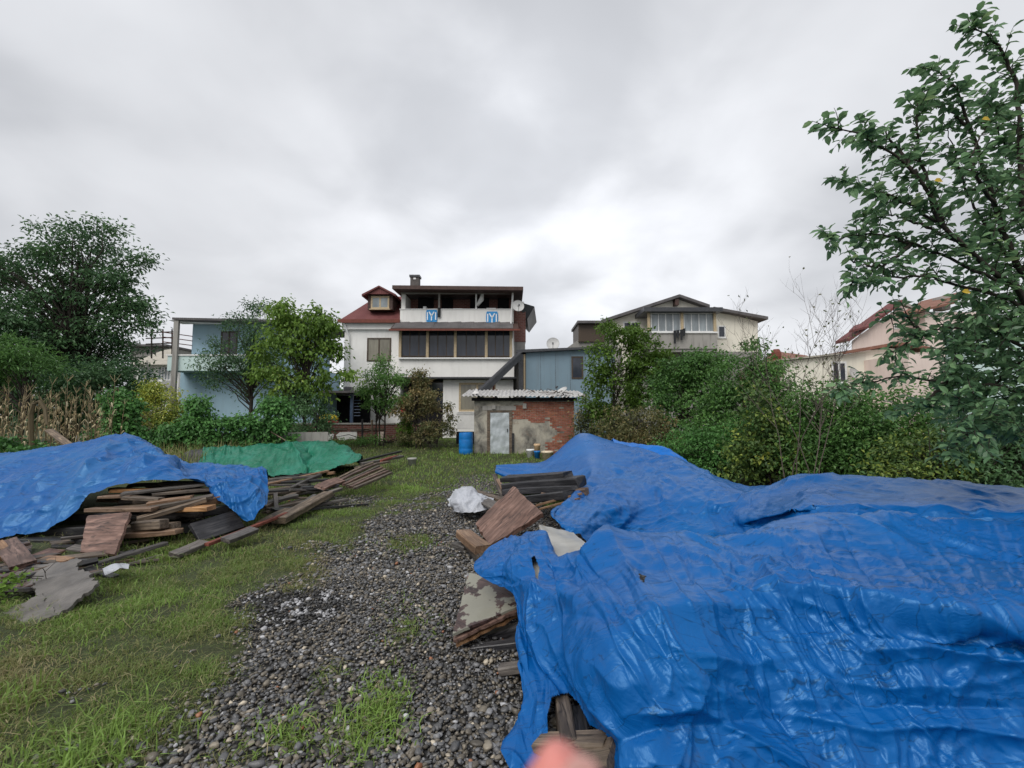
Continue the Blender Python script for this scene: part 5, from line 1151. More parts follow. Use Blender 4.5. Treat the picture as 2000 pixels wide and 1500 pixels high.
h.window(X_(1746, 637, D), X_(1756, 637, D), Z_(643, D), Z_(632, D), D, M['white'], M['glass_dark'], 2, .1)
h.box('wall', M['pink_wall'], X_(1780, 720, 30), X_(1850, 720, 30), 30.2, 38, 0, Z_(690, 30))
D = 24.0
h = B('house', 'pale green blue building wall glimpsed behind the right tree', 'house', (X_(1960, 800, D), D, .4))
h.box('wall', M['cyan_wall'], X_(1900, 700, D), X_(2120, 700, D), D, D + 1.5, 0, Z_(640, D)); h.box('roof', M['concrete'], X_(1898, 640, D), X_(2130, 640, D), D - .1, D + 1.6, Z_(640, D) + .003, Z_(637, D))
D = 38.0
h = B('house', 'small brown tiled roof with a round clay chimney, right of the cream house', 'house', (X_(1540, 760, D), D, .5))
b = h.mb(); b.prism([P(1492, 706, D - 1), P(1600, 706, D - 1), P(1575, 697, D + 4), P(1510, 688, D + 4)], [P(1492, 703, D - 1), P(1600, 703, D - 1), P(1575, 694, D + 4), P(1510, 685, D + 4)]); b.build('roof', M['roof_brown'], h.e)
h.box('wall', M['concrete'], X_(1496, 740, D), X_(1590, 740, D), D, D + 5, 0, Z_(705, D))
b = h.mb(); b.lathe((X_(1510, 700, D), D - .5, 0), [(.25, Z_(706, D)), (.36, Z_(698, D)), (.34, Z_(690, D)), (.22, Z_(684, D))], 10); b.build('chimney', M['rust'], h.e)

# ================================================================== BRICK SHED
D = 19.5
h = B('shed', 'small brick and stained plaster shed with a dented tin door and corrugated roof', 'shed', (X_(1020, 888, D), D, gz(0, 19.5).item()))
sx0, sx1 = X_(926, 830, D), X_(1122, 830, D); zt = Z_(783, D); dx0, dx1 = X_(956, 850, D), X_(996, 850, D); zdt = Z_(804, D); zb = 0.02
b = h.mb(); b.box(sx0, dx0, D, D + .2, zb, zt); b.box(dx0, dx1, D, D + .2, zdt, zt); b.box(dx1, sx1, D, D + .2, zb, zt)
b.box(sx0, sx0 + .2, D + .2, D + 3, zb, zt); b.box(sx1 - .2, sx1, D + .2, D + 3, zb, zt); b.box(sx0 + .2, sx1 - .2, D + 2.8, D + 3, zb, zt)
h_wall = b.build('wall', M['plaster'], h.e)
# exposed brickwork: individual bricks 12 mm proud of the joints, missing where plaster survives
BL, BH, J = .19, .062, .012; V, Fc, T = [], [], []; r = np.random.default_rng(5); row = 0; z = zb + .03
while z < zt - BH:
    x = X_(999, 850, D) + (row % 2) * (BL + J) / 2
    while x < sx1 - .02:
        w = min(BL, sx1 - .005 - x); cxm, czm = x + w / 2, z + BH / 2; pxq, pyq = proj([[cxm, D, czm]]); pxq, pyq = float(pxq[0]), float(pyq[0])
        nn = float(fbm(cxm * 1.6, czm * 1.6, 4., 3)) * 16
        upper = pyq < 822 + nn * .6 and pxq > 1003 - nn + max(0, (800 - pyq)) * .5 ; right = pxq > 1078 + nn
        patch2 = pyq < 793 and pxq < 1040 + nn and nn > 0; low = pyq > 862 + nn * .5 and pxq > 1050 + nn * 2
        if (upper or right or low) and not patch2 and w > .05:
            o_ = len(V); d0 = r.uniform(.004, .018); j = r.normal(0, .002, 2)
            if r.random() > .03:
                for yy in (D - d0, D - .0015):
                    V += [(x + j[0], yy, z + j[1]), (x + w + j[0], yy, z + j[1]), (x + w + j[0], yy, z + BH + j[1]), (x + j[0], yy, z + BH + j[1])]
                for q_ in ((0, 1, 2, 3), (0, 4, 5, 1), (1, 5, 6, 2), (2, 6, 7, 3), (3, 7, 4, 0)): Fc.append([o_ + k for k in q_])
                t_ = r.uniform(.55, 1.15); t3 = (t_, t_ * r.uniform(.85, 1.05), t_ * r.uniform(.8, 1.05)); T += [t3] * 8
        x += BL + J
    z += BH + J; row += 1
tag(obj('bricks', npmesh('bricks', np.array(V) - np.array(h.o), Fc, False, np.array(T)), M['brick'], h.e), kind='stuff')
# door with timber frame
b = h.mb(); b.box(dx0 - .10, dx0 + .03, D - .04, D + .1, zb, zdt + .05); b.box(dx1 - .03, dx1 + .09, D - .04, D + .1, zb, zdt + .05); b.box(dx0 + .03, dx1 - .03, D - .038, D + .1, zdt - .04, zdt + .05); h.box('lintel', M['concrete'], dx0 - .3, dx1 + .25, D - .02, D - .002, zdt + .06, zdt + .24)
b.build('door_frame', M['wood'], h.e)
n = 24; V = []; x0, x1, z0, z1 = dx0 + .035, dx1 - .035, zb + .02, zdt - .045
for j in range(n + 1):
    for i_ in range(n + 1):
        x = x0 + (x1 - x0) * i_ / n; z = z0 + (z1 - z0) * j / n; V.append((x, D - .03 + .035 * float(fbm(x * 3, z * 2.2, 8., 3)), z))
Fc = [(j * (n + 1) + i_, j * (n + 1) + i_ + 1, (j + 1) * (n + 1) + i_ + 1, (j + 1) * (n + 1) + i_) for j in range(n) for i_ in range(n)]
door = obj('door', npmesh('door', np.array(V) - np.array(h.o), Fc, True), M['galv'], h.e); h.mb().box(x1 - .09, x1 - .05, D - .07, D - .025, z0 + .95, z0 + 1.08).build('handle', M['dark_metal'], door)
h.box('plank', M['wood_dark'], X_(996, 870, D) + .08, X_(1004, 870, D), D - .06, D - .003, zb, Z_(846, D))
h.box('beam_end', M['concrete'], X_(961, 795, D), X_(968, 795, D), D - .12, D - .003, Z_(799, D), Z_(791, D)); h.box('beam_end', M['concrete'], X_(1021, 795, D), X_(1028, 795, D), D - .10, D - .02, Z_(798, D), Z_(788, D))
h.box('wall_plate', M['dark'], sx0 - .1, sx1 + .1, D - .14, D + .05, zt + .002, zt + .13)
for k in range(7): xx = sx0 + (sx1 - sx0) * (k + .5) / 7; h.box('rafter', M['wood_grey'], xx - .04, xx + .04, D - .3, D + 3.1, zt + .132, zt + .20)
# corrugated sheets
n_s = 5; xs0, xs1 = X_(903, 775, D), X_(1146, 778, D); wS = (xs1 - xs0) / n_s
for k in range(n_s):
    nxx, nyy = 44, 6; V = []; dz = random.uniform(0, .025); a0 = xs0 + wS * k - .04
    for j in range(nyy + 1):
        for i_ in range(nxx + 1):
            x = a0 + (wS + .08) * i_ / nxx; y = D - .42 + random.uniform(-.02, .02) * (j == 0) + 3.7 * j / nyy
            z = zt + .235 + .028 * math.sin(x * 2 * math.pi / .177) + (y - D) * .125 + dz - .035 * (k % 2) * 0 + .02 * float(pn(x, y, 2.)) - .055 * (x - xs0) / (xs1 - xs0) + .004 * k
            V.append((x, y, z))
    Fc = [(j * (nxx + 1) + i_, j * (nxx + 1) + i_ + 1, (j + 1) * (nxx + 1) + i_ + 1, (j + 1) * (nxx + 1) + i_) for j in range(nyy) for i_ in range(nxx)]
    V2 = V + [(a, b_, c - .006) for a, b_, c in V]; m0 = len(V); Fc2 = Fc + [tuple(m0 + q_ for q_ in f[::-1]) for f in Fc] + [(i_ + 1, i_, m0 + i_, m0 + i_ + 1) for i_ in range(nxx)]
    obj('roof_sheet', npmesh('roof_sheet', np.array(V2) - np.array(h.o), Fc2, True), M['corrug'], h.e)
b = MB(P(935, 766, D)); b.prism([P(922, 770, D), P(930, 758, D + .2), P(936, 768, D)], [P(922, 770, D + .5), P(930, 758, D + .7), P(936, 768, D + .5)]); tag(b.build('rubble', M['corrug']), 'whitish rubble lump on the left end of the shed roof', 'rubble')
b = MB(P(1060, 768, D))
for k in range(14):
    a_ = P(random.uniform(1040, 1100), random.uniform(764, 770), D + random.uniform(0, .4)); b.tube([a_, a_ + Vector((random.uniform(-.3, .3), .1, random.uniform(.02, .12))), a_ + Vector((random.uniform(-.5, .5), .2, 0))], .012, 4)
tag(b.build('twigs', M['twig']), 'dry twigs and wire scrap strewn on the shed roof before the tilted dish', 'twigs')

# ---- barrel, buckets ----------------------------------------------------
g0 = G(910, 884); c = Vector((X_(910, 860, 19.3), 19.3, float(gz(0, 19.3)))); b = MB(c); R_ = .29
b.lathe(c, [(R_ * .92, 0), (R_, .03), (R_, .22), (R_ * .97, .25), (R_, .28), (R_, .60), (R_ * .97, .63), (R_, .66), (R_, .84), (R_ * .96, .88), (R_ * .96, .90), (R_ * .9, .90), (R_ * .88, .87), (.02, .87)], 28)
tag(b.build('barrel', M['blue_plastic'], smooth=True), 'blue plastic barrel standing in the grass left of the brick shed', 'barrel')
def bucket(px, d, r_, hh, mat, label, lid=None):
    c = Vector((X_(px, 885, d), d, float(gz(0, d)))); t = thing('bucket', label, 'bucket', c)
    b = MB(c); b.lathe(c, [(r_ * .82, 0), (r_ * .95, hh * .8), (r_ * 1.04, hh * .82), (r_ * 1.04, hh * .9), (r_, hh), (r_ * .92, hh), (r_ * .8, hh * .5), (.01, hh * .45)], 20); b.build('body', mat, t, smooth=True)
    b = MB(c); b.tube([c + Vector((r_ * math.cos(a), -.02 - .3 * r_ * abs(math.sin(a)), hh * .85 - .12 * math.sin(a))) for a in np.linspace(0, 3.14, 8)], .006, 5); b.build('handle', M['dark_metal'], t)
bucket(1036, 18.2, .155, .34, M['white'], 'pale green white paint bucket, leftmost of the tubs by the shed')
bucket(1049, 17.9, .12, .30, M['blue_plastic'], 'dark blue bucket between the white bucket and the stained tub')
bucket(1069, 17.6, .23, .33, m_plain('stained_tub', (.62, .52, .38), .5, .3, 6), 'large stained cream tub at the edge of the blue tarpaulin')
bucket(1049, 18.7, .13, .50, m_plain('orange_stained_pail', (.60, .42, .25), .5, .25, 6), 'orange stained pail behind the dark blue bucket')
bucket(805, 15.5, .15, .26, m_plain('dull_white', (.36, .36, .33), .6, .3, 6), 'dull white bucket at the far end of the long laths')

# ---- carport, low wall, fence bits around the house ---------------------
D = 25.5
h = B('carport', 'dark open lean-to with blue posts beside the white house, left of the shrubs', 'carport', (X_(665, 830, D), D, .33))
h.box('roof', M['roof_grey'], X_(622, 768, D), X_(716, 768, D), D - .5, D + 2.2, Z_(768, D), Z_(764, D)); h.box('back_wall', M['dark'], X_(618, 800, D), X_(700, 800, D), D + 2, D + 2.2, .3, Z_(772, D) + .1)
for pxp in (622, 687): h.box('post', M['steel_blue'], X_(pxp - 2, 790, D), X_(pxp + 3, 790, D), D - .1, D + .05, .3, Z_(768, D) - .003)
h.box('chimney', M['dark_metal'], X_(664, 758, D), X_(678, 758, D), D + .6, D + 1.1, Z_(764, D) + .003, Z_(754, D))
for k in range(6): b = h.mb(); zz_ = Z_(782 + k * 6, D); b.tube([(X_(690, 790, D), D, zz_), (X_(704, 790, D), D, zz_)], .02, 5); b.build('rail', M['steel_blue'], h.e)
b = MB(P(640, 815, 24.8)); 
tag(b.lathe(P(641, 820, 24.8), [(.5, 0), (.53, .05), (.48, .16), (.36, .26), (.1, .31)], 18).build('boat', M['yellow'], smooth=True), 'bright yellow inflatable mound heaped under the lean-to', 'boat')
tag(MB(P(643, 825, 24.7)).lathe(P(641, 826, 24.7), [(.52, 0), (.54, .07), (.5, .12), (.1, .14)], 18).build('cushion', M['red'], smooth=True), 'dark red cushion beneath the yellow inflatable', 'cushion')
def acunit(px, py, D, w, hgt, label):
    c = P(px, py, D); t = thing('air_conditioner', label, 'air conditioner', c); b = MB(c); b.box(c.x - w / 2, c.x + w / 2, D, D + .3, c.z, c.z + hgt); b.build('casing', M['white'], t)
    b = MB(c); b.lathe((c.x - w * .1, D - .012, c.z + hgt / 2), [(hgt * .38, 0), (hgt * .36, -.004), (.02, -.005)], 20, axis='Y'); b.build('fan_grille', M['dark'], t)
acunit(710, 805, 27.6, .72, .62, 'white air conditioner unit with a dark round fan on the house wall by the lean-to')
D = 24.4
h = B('wall', 'low garden wall of old red brick and crumbling white plaster before the house', 'wall', (X_(650, 860, D), D, .3))
h.box('wall', M['brick_far'], X_(560, 845, D), X_(830, 845, D), D, D + .25, .1, Z_(829, D)); h.box('coping', M['concrete'], X_(558, 828, D), X_(770, 828, D), D - .04, D + .29, Z_(829, D) + .002, Z_(826, D))
for pts in ([(618, 847), (640, 843), (652, 848), (650, 858), (640, 862), (626, 858), (616, 853)], [(656, 850), (664, 844), (697, 843), (697, 858), (680, 857), (672, 861), (660, 858)]):
    A_ = [P(a_, c_, D - .02) for a_, c_ in pts]; b = h.mb(); b.prism(A_, [q_ + Vector((0, .018, 0)) for q_ in A_]); b.build('plaster_patch', M['white_wall'], h.e)
for a_, w_ in ((640, 14), (675, 18), (700, 20)):
    h.box('plank', M['wood'], X_(a_ + 10, 835, D), X_(a_ + 10 + w_ * 2, 835, D), D - .05, D - .003, Z_(842 - (a_ % 3) * 2, D), Z_(838 - (a_ % 3) * 2, D))
for a0, label in ((728, 'slim weathered fence post, right one by the low garden wall'), (709, 'dark fence post, left one by the low garden wall')):
    plank((a0, 866, 23.6), (a0, 820, 23.6), .09, .08, M['wood'] if a0 > 720 else M['wood_dark'], label, 0, 'fence_post', 'post')
b = MB(P(744, 866, 23)); b.M = None; A_ = [P(738, 866, 23.3), P(750, 866, 23.3), P(750, 843, 23.6), P(739, 843, 23.6)]; b.prism(A_, [q_ + Vector((0, .03, 0)) for q_ in A_]); tag(b.build('panel', m_plain('pinkish_board', (.50, .40, .33), .7, .1, 5)), 'small pinkish board leaning upright in the grass before the low wall', 'board')
# white slatted railing by the barrel
D = 22.5
t = thing('railing', 'white slatted railing left of the brick shed, above the blue barrel', 'railing', (X_(910, 840, D), D, .25)); o_ = (X_(910, 840, D), D, .25)
for k in range(15): xx = X_(893 + k * 2.5, 825, D); MB(o_).box(xx - .018, xx + .018, D, D + .03, Z_(838, D), Z_(808, D)).build('slat', M['white'], t)
for zp in (808, 837): MB(o_).box(X_(891, 825, D), X_(931, 825, D), D - .03, D - .002, Z_(zp + 1, D), Z_(zp - 1, D)).build('rail', M['white'], t)
MB(o_).box(X_(891, 825, D), X_(931, 825, D), D + .035, D + .1, .3, Z_(843, D)).build('base_wall', M['dark'], t)
# clothes between the shrubs
tag(MB(P(787, 800, 25)).box(X_(783, 790, 25), X_(791, 790, 25), 25, 25.05, Z_(806, 25), Z_(784, 25)).build('red_cloth', M['red']), 'small red cloth hanging behind the brownish shrub', 'cloth')
# ================================================================== VEGETATION
def leafmesh(name, C, A, N_, L, Wd, tint, fold=.25, shape='diamond'):
    """C centres, A leaf axis (unit), N_ rough normal, L length, Wd width"""
    A = A / np.linalg.norm(A, axis=1)[:, None]; S = np.cross(A, N_); S /= (np.linalg.norm(S, axis=1)[:, None] + 1e-9); Nn = np.cross(S, A)
    L = L[:, None]; Wd = Wd[:, None]; n = len(C)
    b = C - A * L * .5; t = C + A * L * .5 - Nn * L * .12; m1 = C - A * L * .02
    if shape == 'diamond':
        r = m1 + S * Wd * .5 + Nn * Wd * fold; l = m1 - S * Wd * .5 + Nn * Wd * fold
        V = np.stack([b, r, t, l], 1).reshape(-1, 3); f = np.array([[0, 1, 2], [0, 2, 3]]); k = 4
    else:
        r1 = C - A * L * .22 + S * Wd * .45 + Nn * Wd * fold; r2 = C + A * L * .15 + S * Wd * .46 + Nn * Wd * fold * .9
        l1 = C - A * L * .22 - S * Wd * .45 + Nn * Wd * fold; l2 = C + A * L * .15 - S * Wd * .46 + Nn * Wd * fold * .9
        V = np.stack([b, r1, r2, t, l2, l1, C], 1).reshape(-1, 3); f = np.array([[0, 1, 6], [1, 2, 6], [2, 3, 6], [3, 4, 6], [4, 5, 6], [5, 0, 6]]); k = 7
    Ff = (f[None] + (np.arange(n) * k)[:, None, None]).reshape(-1, 3)
    return npmesh(name, V, Ff, False, np.repeat(tint, k))
def unit(n, r): v = r.normal(size=(n, 3)); return v / np.linalg.norm(v, axis=1)[:, None]
def crown(blobs, ncl, nlf, cs, ls, seed, tmean=.4, tvar=.16, flat=.7, droop=.3, aspect=.5, hollow=.5):
    r = np.random.default_rng(seed); bl = np.array([[*c_, *rr] for c_, rr in blobs]); wgt = (bl[:, 3] * bl[:, 4] * bl[:, 5])**(.6); wgt /= wgt.sum()
    which = r.choice(len(bl), ncl, p=wgt); u = unit(ncl, r); rr = (hollow + (1 - hollow) * r.random(ncl))**.7 * (1 + .22 * pn(u[:, 0] * 2.2 + seed, u[:, 1] * 2.2 + which, u[:, 2] * 2.2))
    cc = bl[which, :3] + u * bl[which, 3:] * rr[:, None]
    size = cs * r.uniform(.6, 1.35, ncl); k = r.choice(ncl, nlf, p=size**2 / (size**2).sum())
    off = r.normal(size=(nlf, 3)) * np.array([1, 1, flat]) * size[k][:, None] * .5
    C = cc[k] + off; out = off / (np.linalg.norm(off, axis=1)[:, None] + 1e-6)
    A = out + r.normal(size=(nlf, 3)) * .5 - np.array([0, 0, droop]); N_ = np.array([0, 0, 1.0]) + r.normal(size=(nlf, 3)) * .55 + out * .4
    L = ls * r.uniform(.65, 1.3, nlf); ct = r.normal(0, tvar * .7, ncl)
    t = np.clip(tmean + ct[k] + r.normal(0, tvar * .7, nlf), 0, 1)
    return C, A, N_, L, L * aspect * r.uniform(.8, 1.2, nlf), t, cc
def branches(b, base, top, cc, n, seed, r0=.05, r1=.008, split=.35):
    r = np.random.default_rng(seed); base = Vector(base); top = Vector(top)
    for i in r.choice(len(cc), min(n, len(cc)), replace=False):
        e_ = Vector(cc[i]); f = np.clip((e_.z - base.z) / max(.1, (top.z - base.z)) * .6, .12, .92); s_ = base.lerp(top, float(f)); m_ = s_.lerp(e_, .5) + Vector((r.normal(0, .08), r.normal(0, .08), .12)) * (e_ - s_).length
        q1 = s_.lerp(m_, .6) + Vector(r.normal(0, .02, 3)) * (e_ - s_).length; b.tube([s_, q1, m_, m_.lerp(e_, .55) + Vector(r.normal(0, .03, 3)) * (e_ - s_).length, e_], [r0, r0 * .75, r0 * .5, r0 * .3, r1], 5, cap=False)
def plant(name, label, cat, base, topz, blobs, ncl, nlf, cs, ls, mat, seed, trunks=1, tr=.06, nb=30, group=None, tmean=.4, tvar=.16, br=.03, lean=(0, 0), pn_='crown', **k):
    base = Vector(base); t = thing(name, label, cat, base, 0, group)
    C, A, N_, L, W2, tt, cc = crown(blobs, ncl, nlf, cs, ls, seed, tmean, tvar, **k)
    C = C - np.array(base); cc = cc - np.array(base)
    ok = C[:, 2] > .02; obj(pn_, leafmesh(pn_, C[ok], A[ok], N_[ok], L[ok], W2[ok], tt[ok]), mat, t)
    b = MB(); r = random.Random(seed)
    for j in range(trunks):
        o_ = Vector((r.uniform(-.15, .15), r.uniform(-.15, .15), 0)) * (trunks > 1) * (1 + trunks * .25); tp = Vector((lean[0] + r.uniform(-.2, .2), lean[1] + r.uniform(-.2, .2), topz - base.z)) + o_ * 2
        pts = [o_ + Vector((0, 0, -.05))] + [o_.lerp(tp, f) + Vector((r.uniform(-.05, .05), r.uniform(-.05, .05), 0)) for f in (.2, .4, .6, .8)] + [tp]
        b.tube(pts, [tr, tr * .85, tr * .7, tr * .5, tr * .3, tr * .1], 7, cap=False); 
        branches(b, o_, tp, cc, nb // trunks, seed + j, br)
    b.build('trunk', M['bark'], t, smooth=True); return t
def BL(px, py, d, rx, rz, ry=None): return (tuple(P(px, py, d)), (rx, ry if ry else rx, rz))
def gp(px, d): return (X_(px, 830, d), d, float(gz(0, d)) - .02)

# tall dark tree at the left
plant('tree', 'tall dark spreading tree with an airy crown at the left behind the corn', 'tree', gp(150, 24.5), Z_(470, 24.5),
      [BL(120, 520, 24.5, 1.9, 1.9), BL(125, 450, 24.5, .9, .9), BL(55, 520, 24, 1.8, 1.9), BL(200, 510, 25, 1.5, 1.6), BL(205, 460, 25, .7, .8), BL(230, 570, 24.5, 1.6, 1.5), BL(285, 590, 25, .95, .8), BL(265, 520, 25, .8, .8),
       BL(60, 620, 24, 2.6, 2.2), BL(160, 630, 24.5, 2.6, 2.2), BL(250, 655, 25, 1.4, 1.1), BL(300, 640, 25, .5, .6), BL(-40, 560, 24, 2.2, 2.6), BL(10, 680, 23.5, 2.6, 2.0), BL(120, 700, 24.5, 2.9, 1.7), BL(210, 710, 25, 1.8, 1.4), BL(270, 610, 25, .9, 1.0), BL(65, 455, 24.5, .5, .5), BL(310, 575, 25, .4, .4)],
      340, 28000, .70, .23, M['leaf_dark'], 31, 3, .20, 230, tmean=.42, tvar=.17, br=.055, hollow=.35, aspect=.42, flat=.6)
plant('bush', 'dense dark undergrowth at the foot of the tall left tree', 'bush', gp(120, 21.5), Z_(740, 21.5), [BL(-60, 760, 21, 2.4, 1.6), BL(40, 760, 21.5, 2.2, 1.6), BL(130, 765, 21.5, 2, 1.5), BL(215, 770, 22, 1.5, 1.3), BL(255, 740, 22, .8, 1.0)],
      220, 22000, .6, .17, M['leaf_dark'], 33, 3, .08, 30, tmean=.33)
plant('bush', 'feathery green shrub at the far left edge above the corn', 'bush', gp(30, 17), Z_(690, 17), [BL(-20, 700, 17, 1.3, .9), BL(50, 720, 17, 1.0, .7), BL(-70, 730, 17, 1.3, 1.)], 60, 6500, .5, .2, M['leaf_mid'], 35, 2, .05, 20, tmean=.32, aspect=.25)
# yellow green bushes beside the blue house
plant('bush', 'yellow green bush, left one between the vine mound and the blue house', 'bush', gp(295, 21), Z_(765, 21), [BL(292, 800, 21, .7, .9), BL(300, 770, 21, .4, .5)], 50, 3600, .35, .12, M['leaf_yellow'], 41, 3, .03, 20, tmean=.8)
plant('bush', 'yellow green bush, right one between the vine mound and the blue house', 'bush', gp(330, 20.5), Z_(770, 20.5), [BL(332, 800, 20.5, .6, .8), BL(320, 830, 20.5, .8, .5)], 50, 3200, .35, .12, M['leaf_yellow'], 42, 3, .03, 20, tmean=.75)
plant('bush', 'dark brushwood between the corn and the yellow green bushes', 'bush', gp(265, 19.5), Z_(790, 19.5), [BL(262, 830, 19.5, .9, .6), BL(225, 845, 19.5, .9, .4), BL(320, 850, 19, 1.2, .4)], 40, 2600, .4, .12, M['leaf_brown'], 43, 3, .03, 20, tmean=.35)
# darker fruit tree before the blue house, airy
plant('tree', 'dark airy fruit tree in front of the pale blue house', 'tree', gp(492, 21), Z_(640, 21),
      [BL(480, 640, 21, 1.2, .8), BL(500, 605, 21, .7, .45), BL(440, 690, 20.8, 1.1, .7), BL(475, 710, 21, 1.5, .9), BL(425, 740, 20.8, .8, .5), BL(400, 710, 20.8, .5, .4), BL(460, 770, 20.8, .9, .4), BL(520, 690, 21.2, 1.2, 1.2), BL(545, 780, 21, .8, .7)],
      130, 8200, .42, .13, M['leaf_dark'], 51, 1, .11, 75, tmean=.42, br=.03, aspect=.4, hollow=.2, lean=(-.2, 0))
# fresh green walnut
plant('tree', 'bright light green walnut tree between the blue house and the white house', 'tree', gp(592, 19.5), Z_(620, 19.5),
      [BL(565, 625, 19.5, .8, .6), BL(625, 640, 19.5, .9, .65), BL(540, 605, 19.5, .3, .3), BL(565, 600, 19.5, .35, .3), BL(618, 610, 19.5, .25, .35), BL(540, 665, 19.3, .9, .7), BL(600, 680, 19.5, 1.2, .8), BL(650, 680, 19.6, .5, .6), BL(510, 690, 19.3, .35, .4), BL(515, 730, 19.2, .7, .35), BL(560, 735, 19.3, 1.0, .5), BL(650, 730, 19.5, 1.0, .35), BL(690, 740, 19.4, .4, .3), BL(610, 760, 19.5, .9, .4), BL(545, 765, 19.3, .5, .35)],
      230, 7600, .40, .185, M['leaf_light'], 52, 1, .085, 90, tmean=.45, tvar=.22, br=.03, aspect=.5, hollow=.15, droop=.9)
plant('bush', 'dark tangle of shrubs under the walnut tree', 'bush', gp(610, 19), Z_(800, 19), [BL(600, 820, 19, .9, .7), BL(570, 850, 19, .8, .5), BL(640, 850, 19.4, .4, .3), BL(600, 790, 19.3, .7, .5)], 50, 4200, .4, .12, M['leaf_dark'], 53, 3, .03, 20, tmean=.45)
# shrubs before the white house
plant('shrub', 'young green feathery tree in front of the white house, left of the brownish shrub', 'shrub', gp(742, 22), Z_(705, 22), [BL(742, 745, 22, .9, .75), BL(750, 715, 22, .5, .4), BL(720, 760, 22, .6, .5), BL(770, 780, 22, .8, .6), BL(735, 790, 22, .7, .4), BL(780, 740, 22, .5, .4)],
      90, 6800, .35, .13, M['leaf_mid'], 54, 3, .045, 45, tmean=.55, aspect=.35, hollow=.2)
plant('shrub', 'brownish leaved shrub in front of the white house', 'shrub', gp(825, 21.5), Z_(720, 21.5), [BL(825, 780, 21.5, .75, 1.0), BL(820, 740, 21.5, .45, .5), BL(790, 800, 21.5, .6, .6), BL(842, 800, 21.5, .35, .6)], 80, 5200, .3, .12, M['leaf_brown'], 55, 3, .04, 40, tmean=.55, hollow=.2)
plant('shrub', 'small bright yellow green shrub by the low garden wall', 'shrub', gp(788, 22), Z_(820, 22), [BL(788, 840, 21.8, .32, .45)], 14, 900, .2, .11, M['leaf_light'], 56, 2, .02, 8, tmean=.4)
plant('shrub', 'dark weedy shrubs left of the railing and blue barrel', 'shrub', gp(850, 21), Z_(800, 21), [BL(845, 840, 21, .9, .5), BL(875, 830, 21, .35, .7), BL(800, 855, 21.5, .9, .3), BL(870, 795, 21, .15, .5)], 50, 3300, .28, .11, M['leaf_brown'], 57, 3, .02, 25, tmean=.4, hollow=.1)
plant('shrub', 'green weeds along the low garden wall under the shrubs', 'shrub', gp(760, 23), Z_(840, 23), [BL(700, 862, 22.5, 1.6, .18), BL(800, 858, 22.5, 1.6, .25), BL(640, 866, 22.5, 1.5, .2)], 60, 3000, .25, .10, M['leaf_mid'], 58, 2, .01, 6, tmean=.6, hollow=.0)

# ------------------------------------------------------------------ vine wall on the left
t = thing('garden_wall', 'old concrete garden wall overgrown with vines behind the left tarpaulins', 'wall', (-7.6, 16.2, 0))
wl = [G(160, 900) , G(340, 900), G(600, 892)]; A_, B_ = Vector((X_(150, 880, 15.2), 15.2, 0)), Vector((X_(640, 880, 17.6), 17.6, 0)); org = Vector((-7.6, 16.2, 0))
b = MB(org); b.bar(A_ + Vector((0, 0, .5)), B_ + Vector((0, 0, .5)), .2, 1.1); b.build('wall', M['concrete'], t)
def wv(px, py, rx, rz, ry=.35):    # blob on the wall line
    u = (px - CX) / F; d = A_.lerp(B_, 0); s = (B_.y - A_.y) / (B_.x - A_.x); yy = (A_.y - s * A_.x) / (1 - s * u * 1.0); return (tuple(P(px, py, yy - .15)), (rx, ry, rz))
def vine(label, blobs, n, seed, tm=.42):
    c0 = Vector(blobs[0][0]); base = Vector((c0.x, c0.y, 0)); tt = thing('vine', label, 'vine', base)
    C, A, N_, L, W2, ti, cc = crown(blobs, max(8, n // 45), n, .26, .115, seed, tm, .2, hollow=.75, aspect=.8, droop=.8)
    N_ = N_ + np.array([0, -.8, .3]); obj('foliage', leafmesh('foliage', C - np.array(base), A, N_, L, W2, ti), M['leaf_ivy'], tt)
    b = MB(base)
    for k in range(5): x = base.x + random.uniform(-.2, .2); b.tube([(x, base.y, 0), (x + random.uniform(-.2, .2), base.y - .1, .6), (c0.x + random.uniform(-.2, .2), c0.y, c0.z)], [.03, .02, .008], 5)
    b.build('stems', M['bark'], tt)
vine('tall rounded vine covered post nearest the corn', [wv(235, 810, .48, .62, .45), wv(232, 785, .42, .35, .4), wv(240, 850, .55, .45, .4)], 3800, 61, .42)
vine('pointed vine covered post in the middle of the overgrown wall', [wv(387, 820, .38, .55, .4), wv(384, 795, .22, .38, .3), wv(390, 850, .5, .4, .4)], 2900, 62, .44)
vine('round vine covered post at the right end of the overgrown wall', [wv(540, 812, .46, .48, .45), wv(538, 790, .3, .2, .3), wv(545, 850, .5, .45, .4)], 3300, 63, .48)
vine('vines trailing on the wall between the tall and the pointed vine post', [wv(290, 862, .75, .32), wv(330, 855, .6, .35), wv(200, 868, .7, .3), wv(355, 845, .4, .3)], 4300, 64, .38)
vine('vines trailing on the wall between the pointed and the round vine post', [wv(430, 848, .7, .5), wv(475, 838, .6, .45), wv(505, 858, .6, .5), wv(450, 872, .9, .3), wv(400, 880, .5, .25)], 6200, 65, .40)
vine('dark low creeper at the far left behind the blue tarpaulin', [(tuple(P(20, 880, 12)), (1.2, .5, .22)), (tuple(P(-60, 875, 12)), (1.0, .5, .3)), (tuple(P(60, 884, 12)), (.6, .5, .15))], 2200, 66, .2)
b = MB(P(300, 830, 17)); b.tube([P(250, 820, 16.4), P(330, 855, 16.2), P(330 + 330, 890, 15)][:2], .02, 5); b.tube([P(520, 838, 16.8), P(600, 885, 15.2)], .018, 5); tag(b.build('stick', M['wood']), 'thin stick leaning across the vine wall towards the green tarpaulin', 'stick')

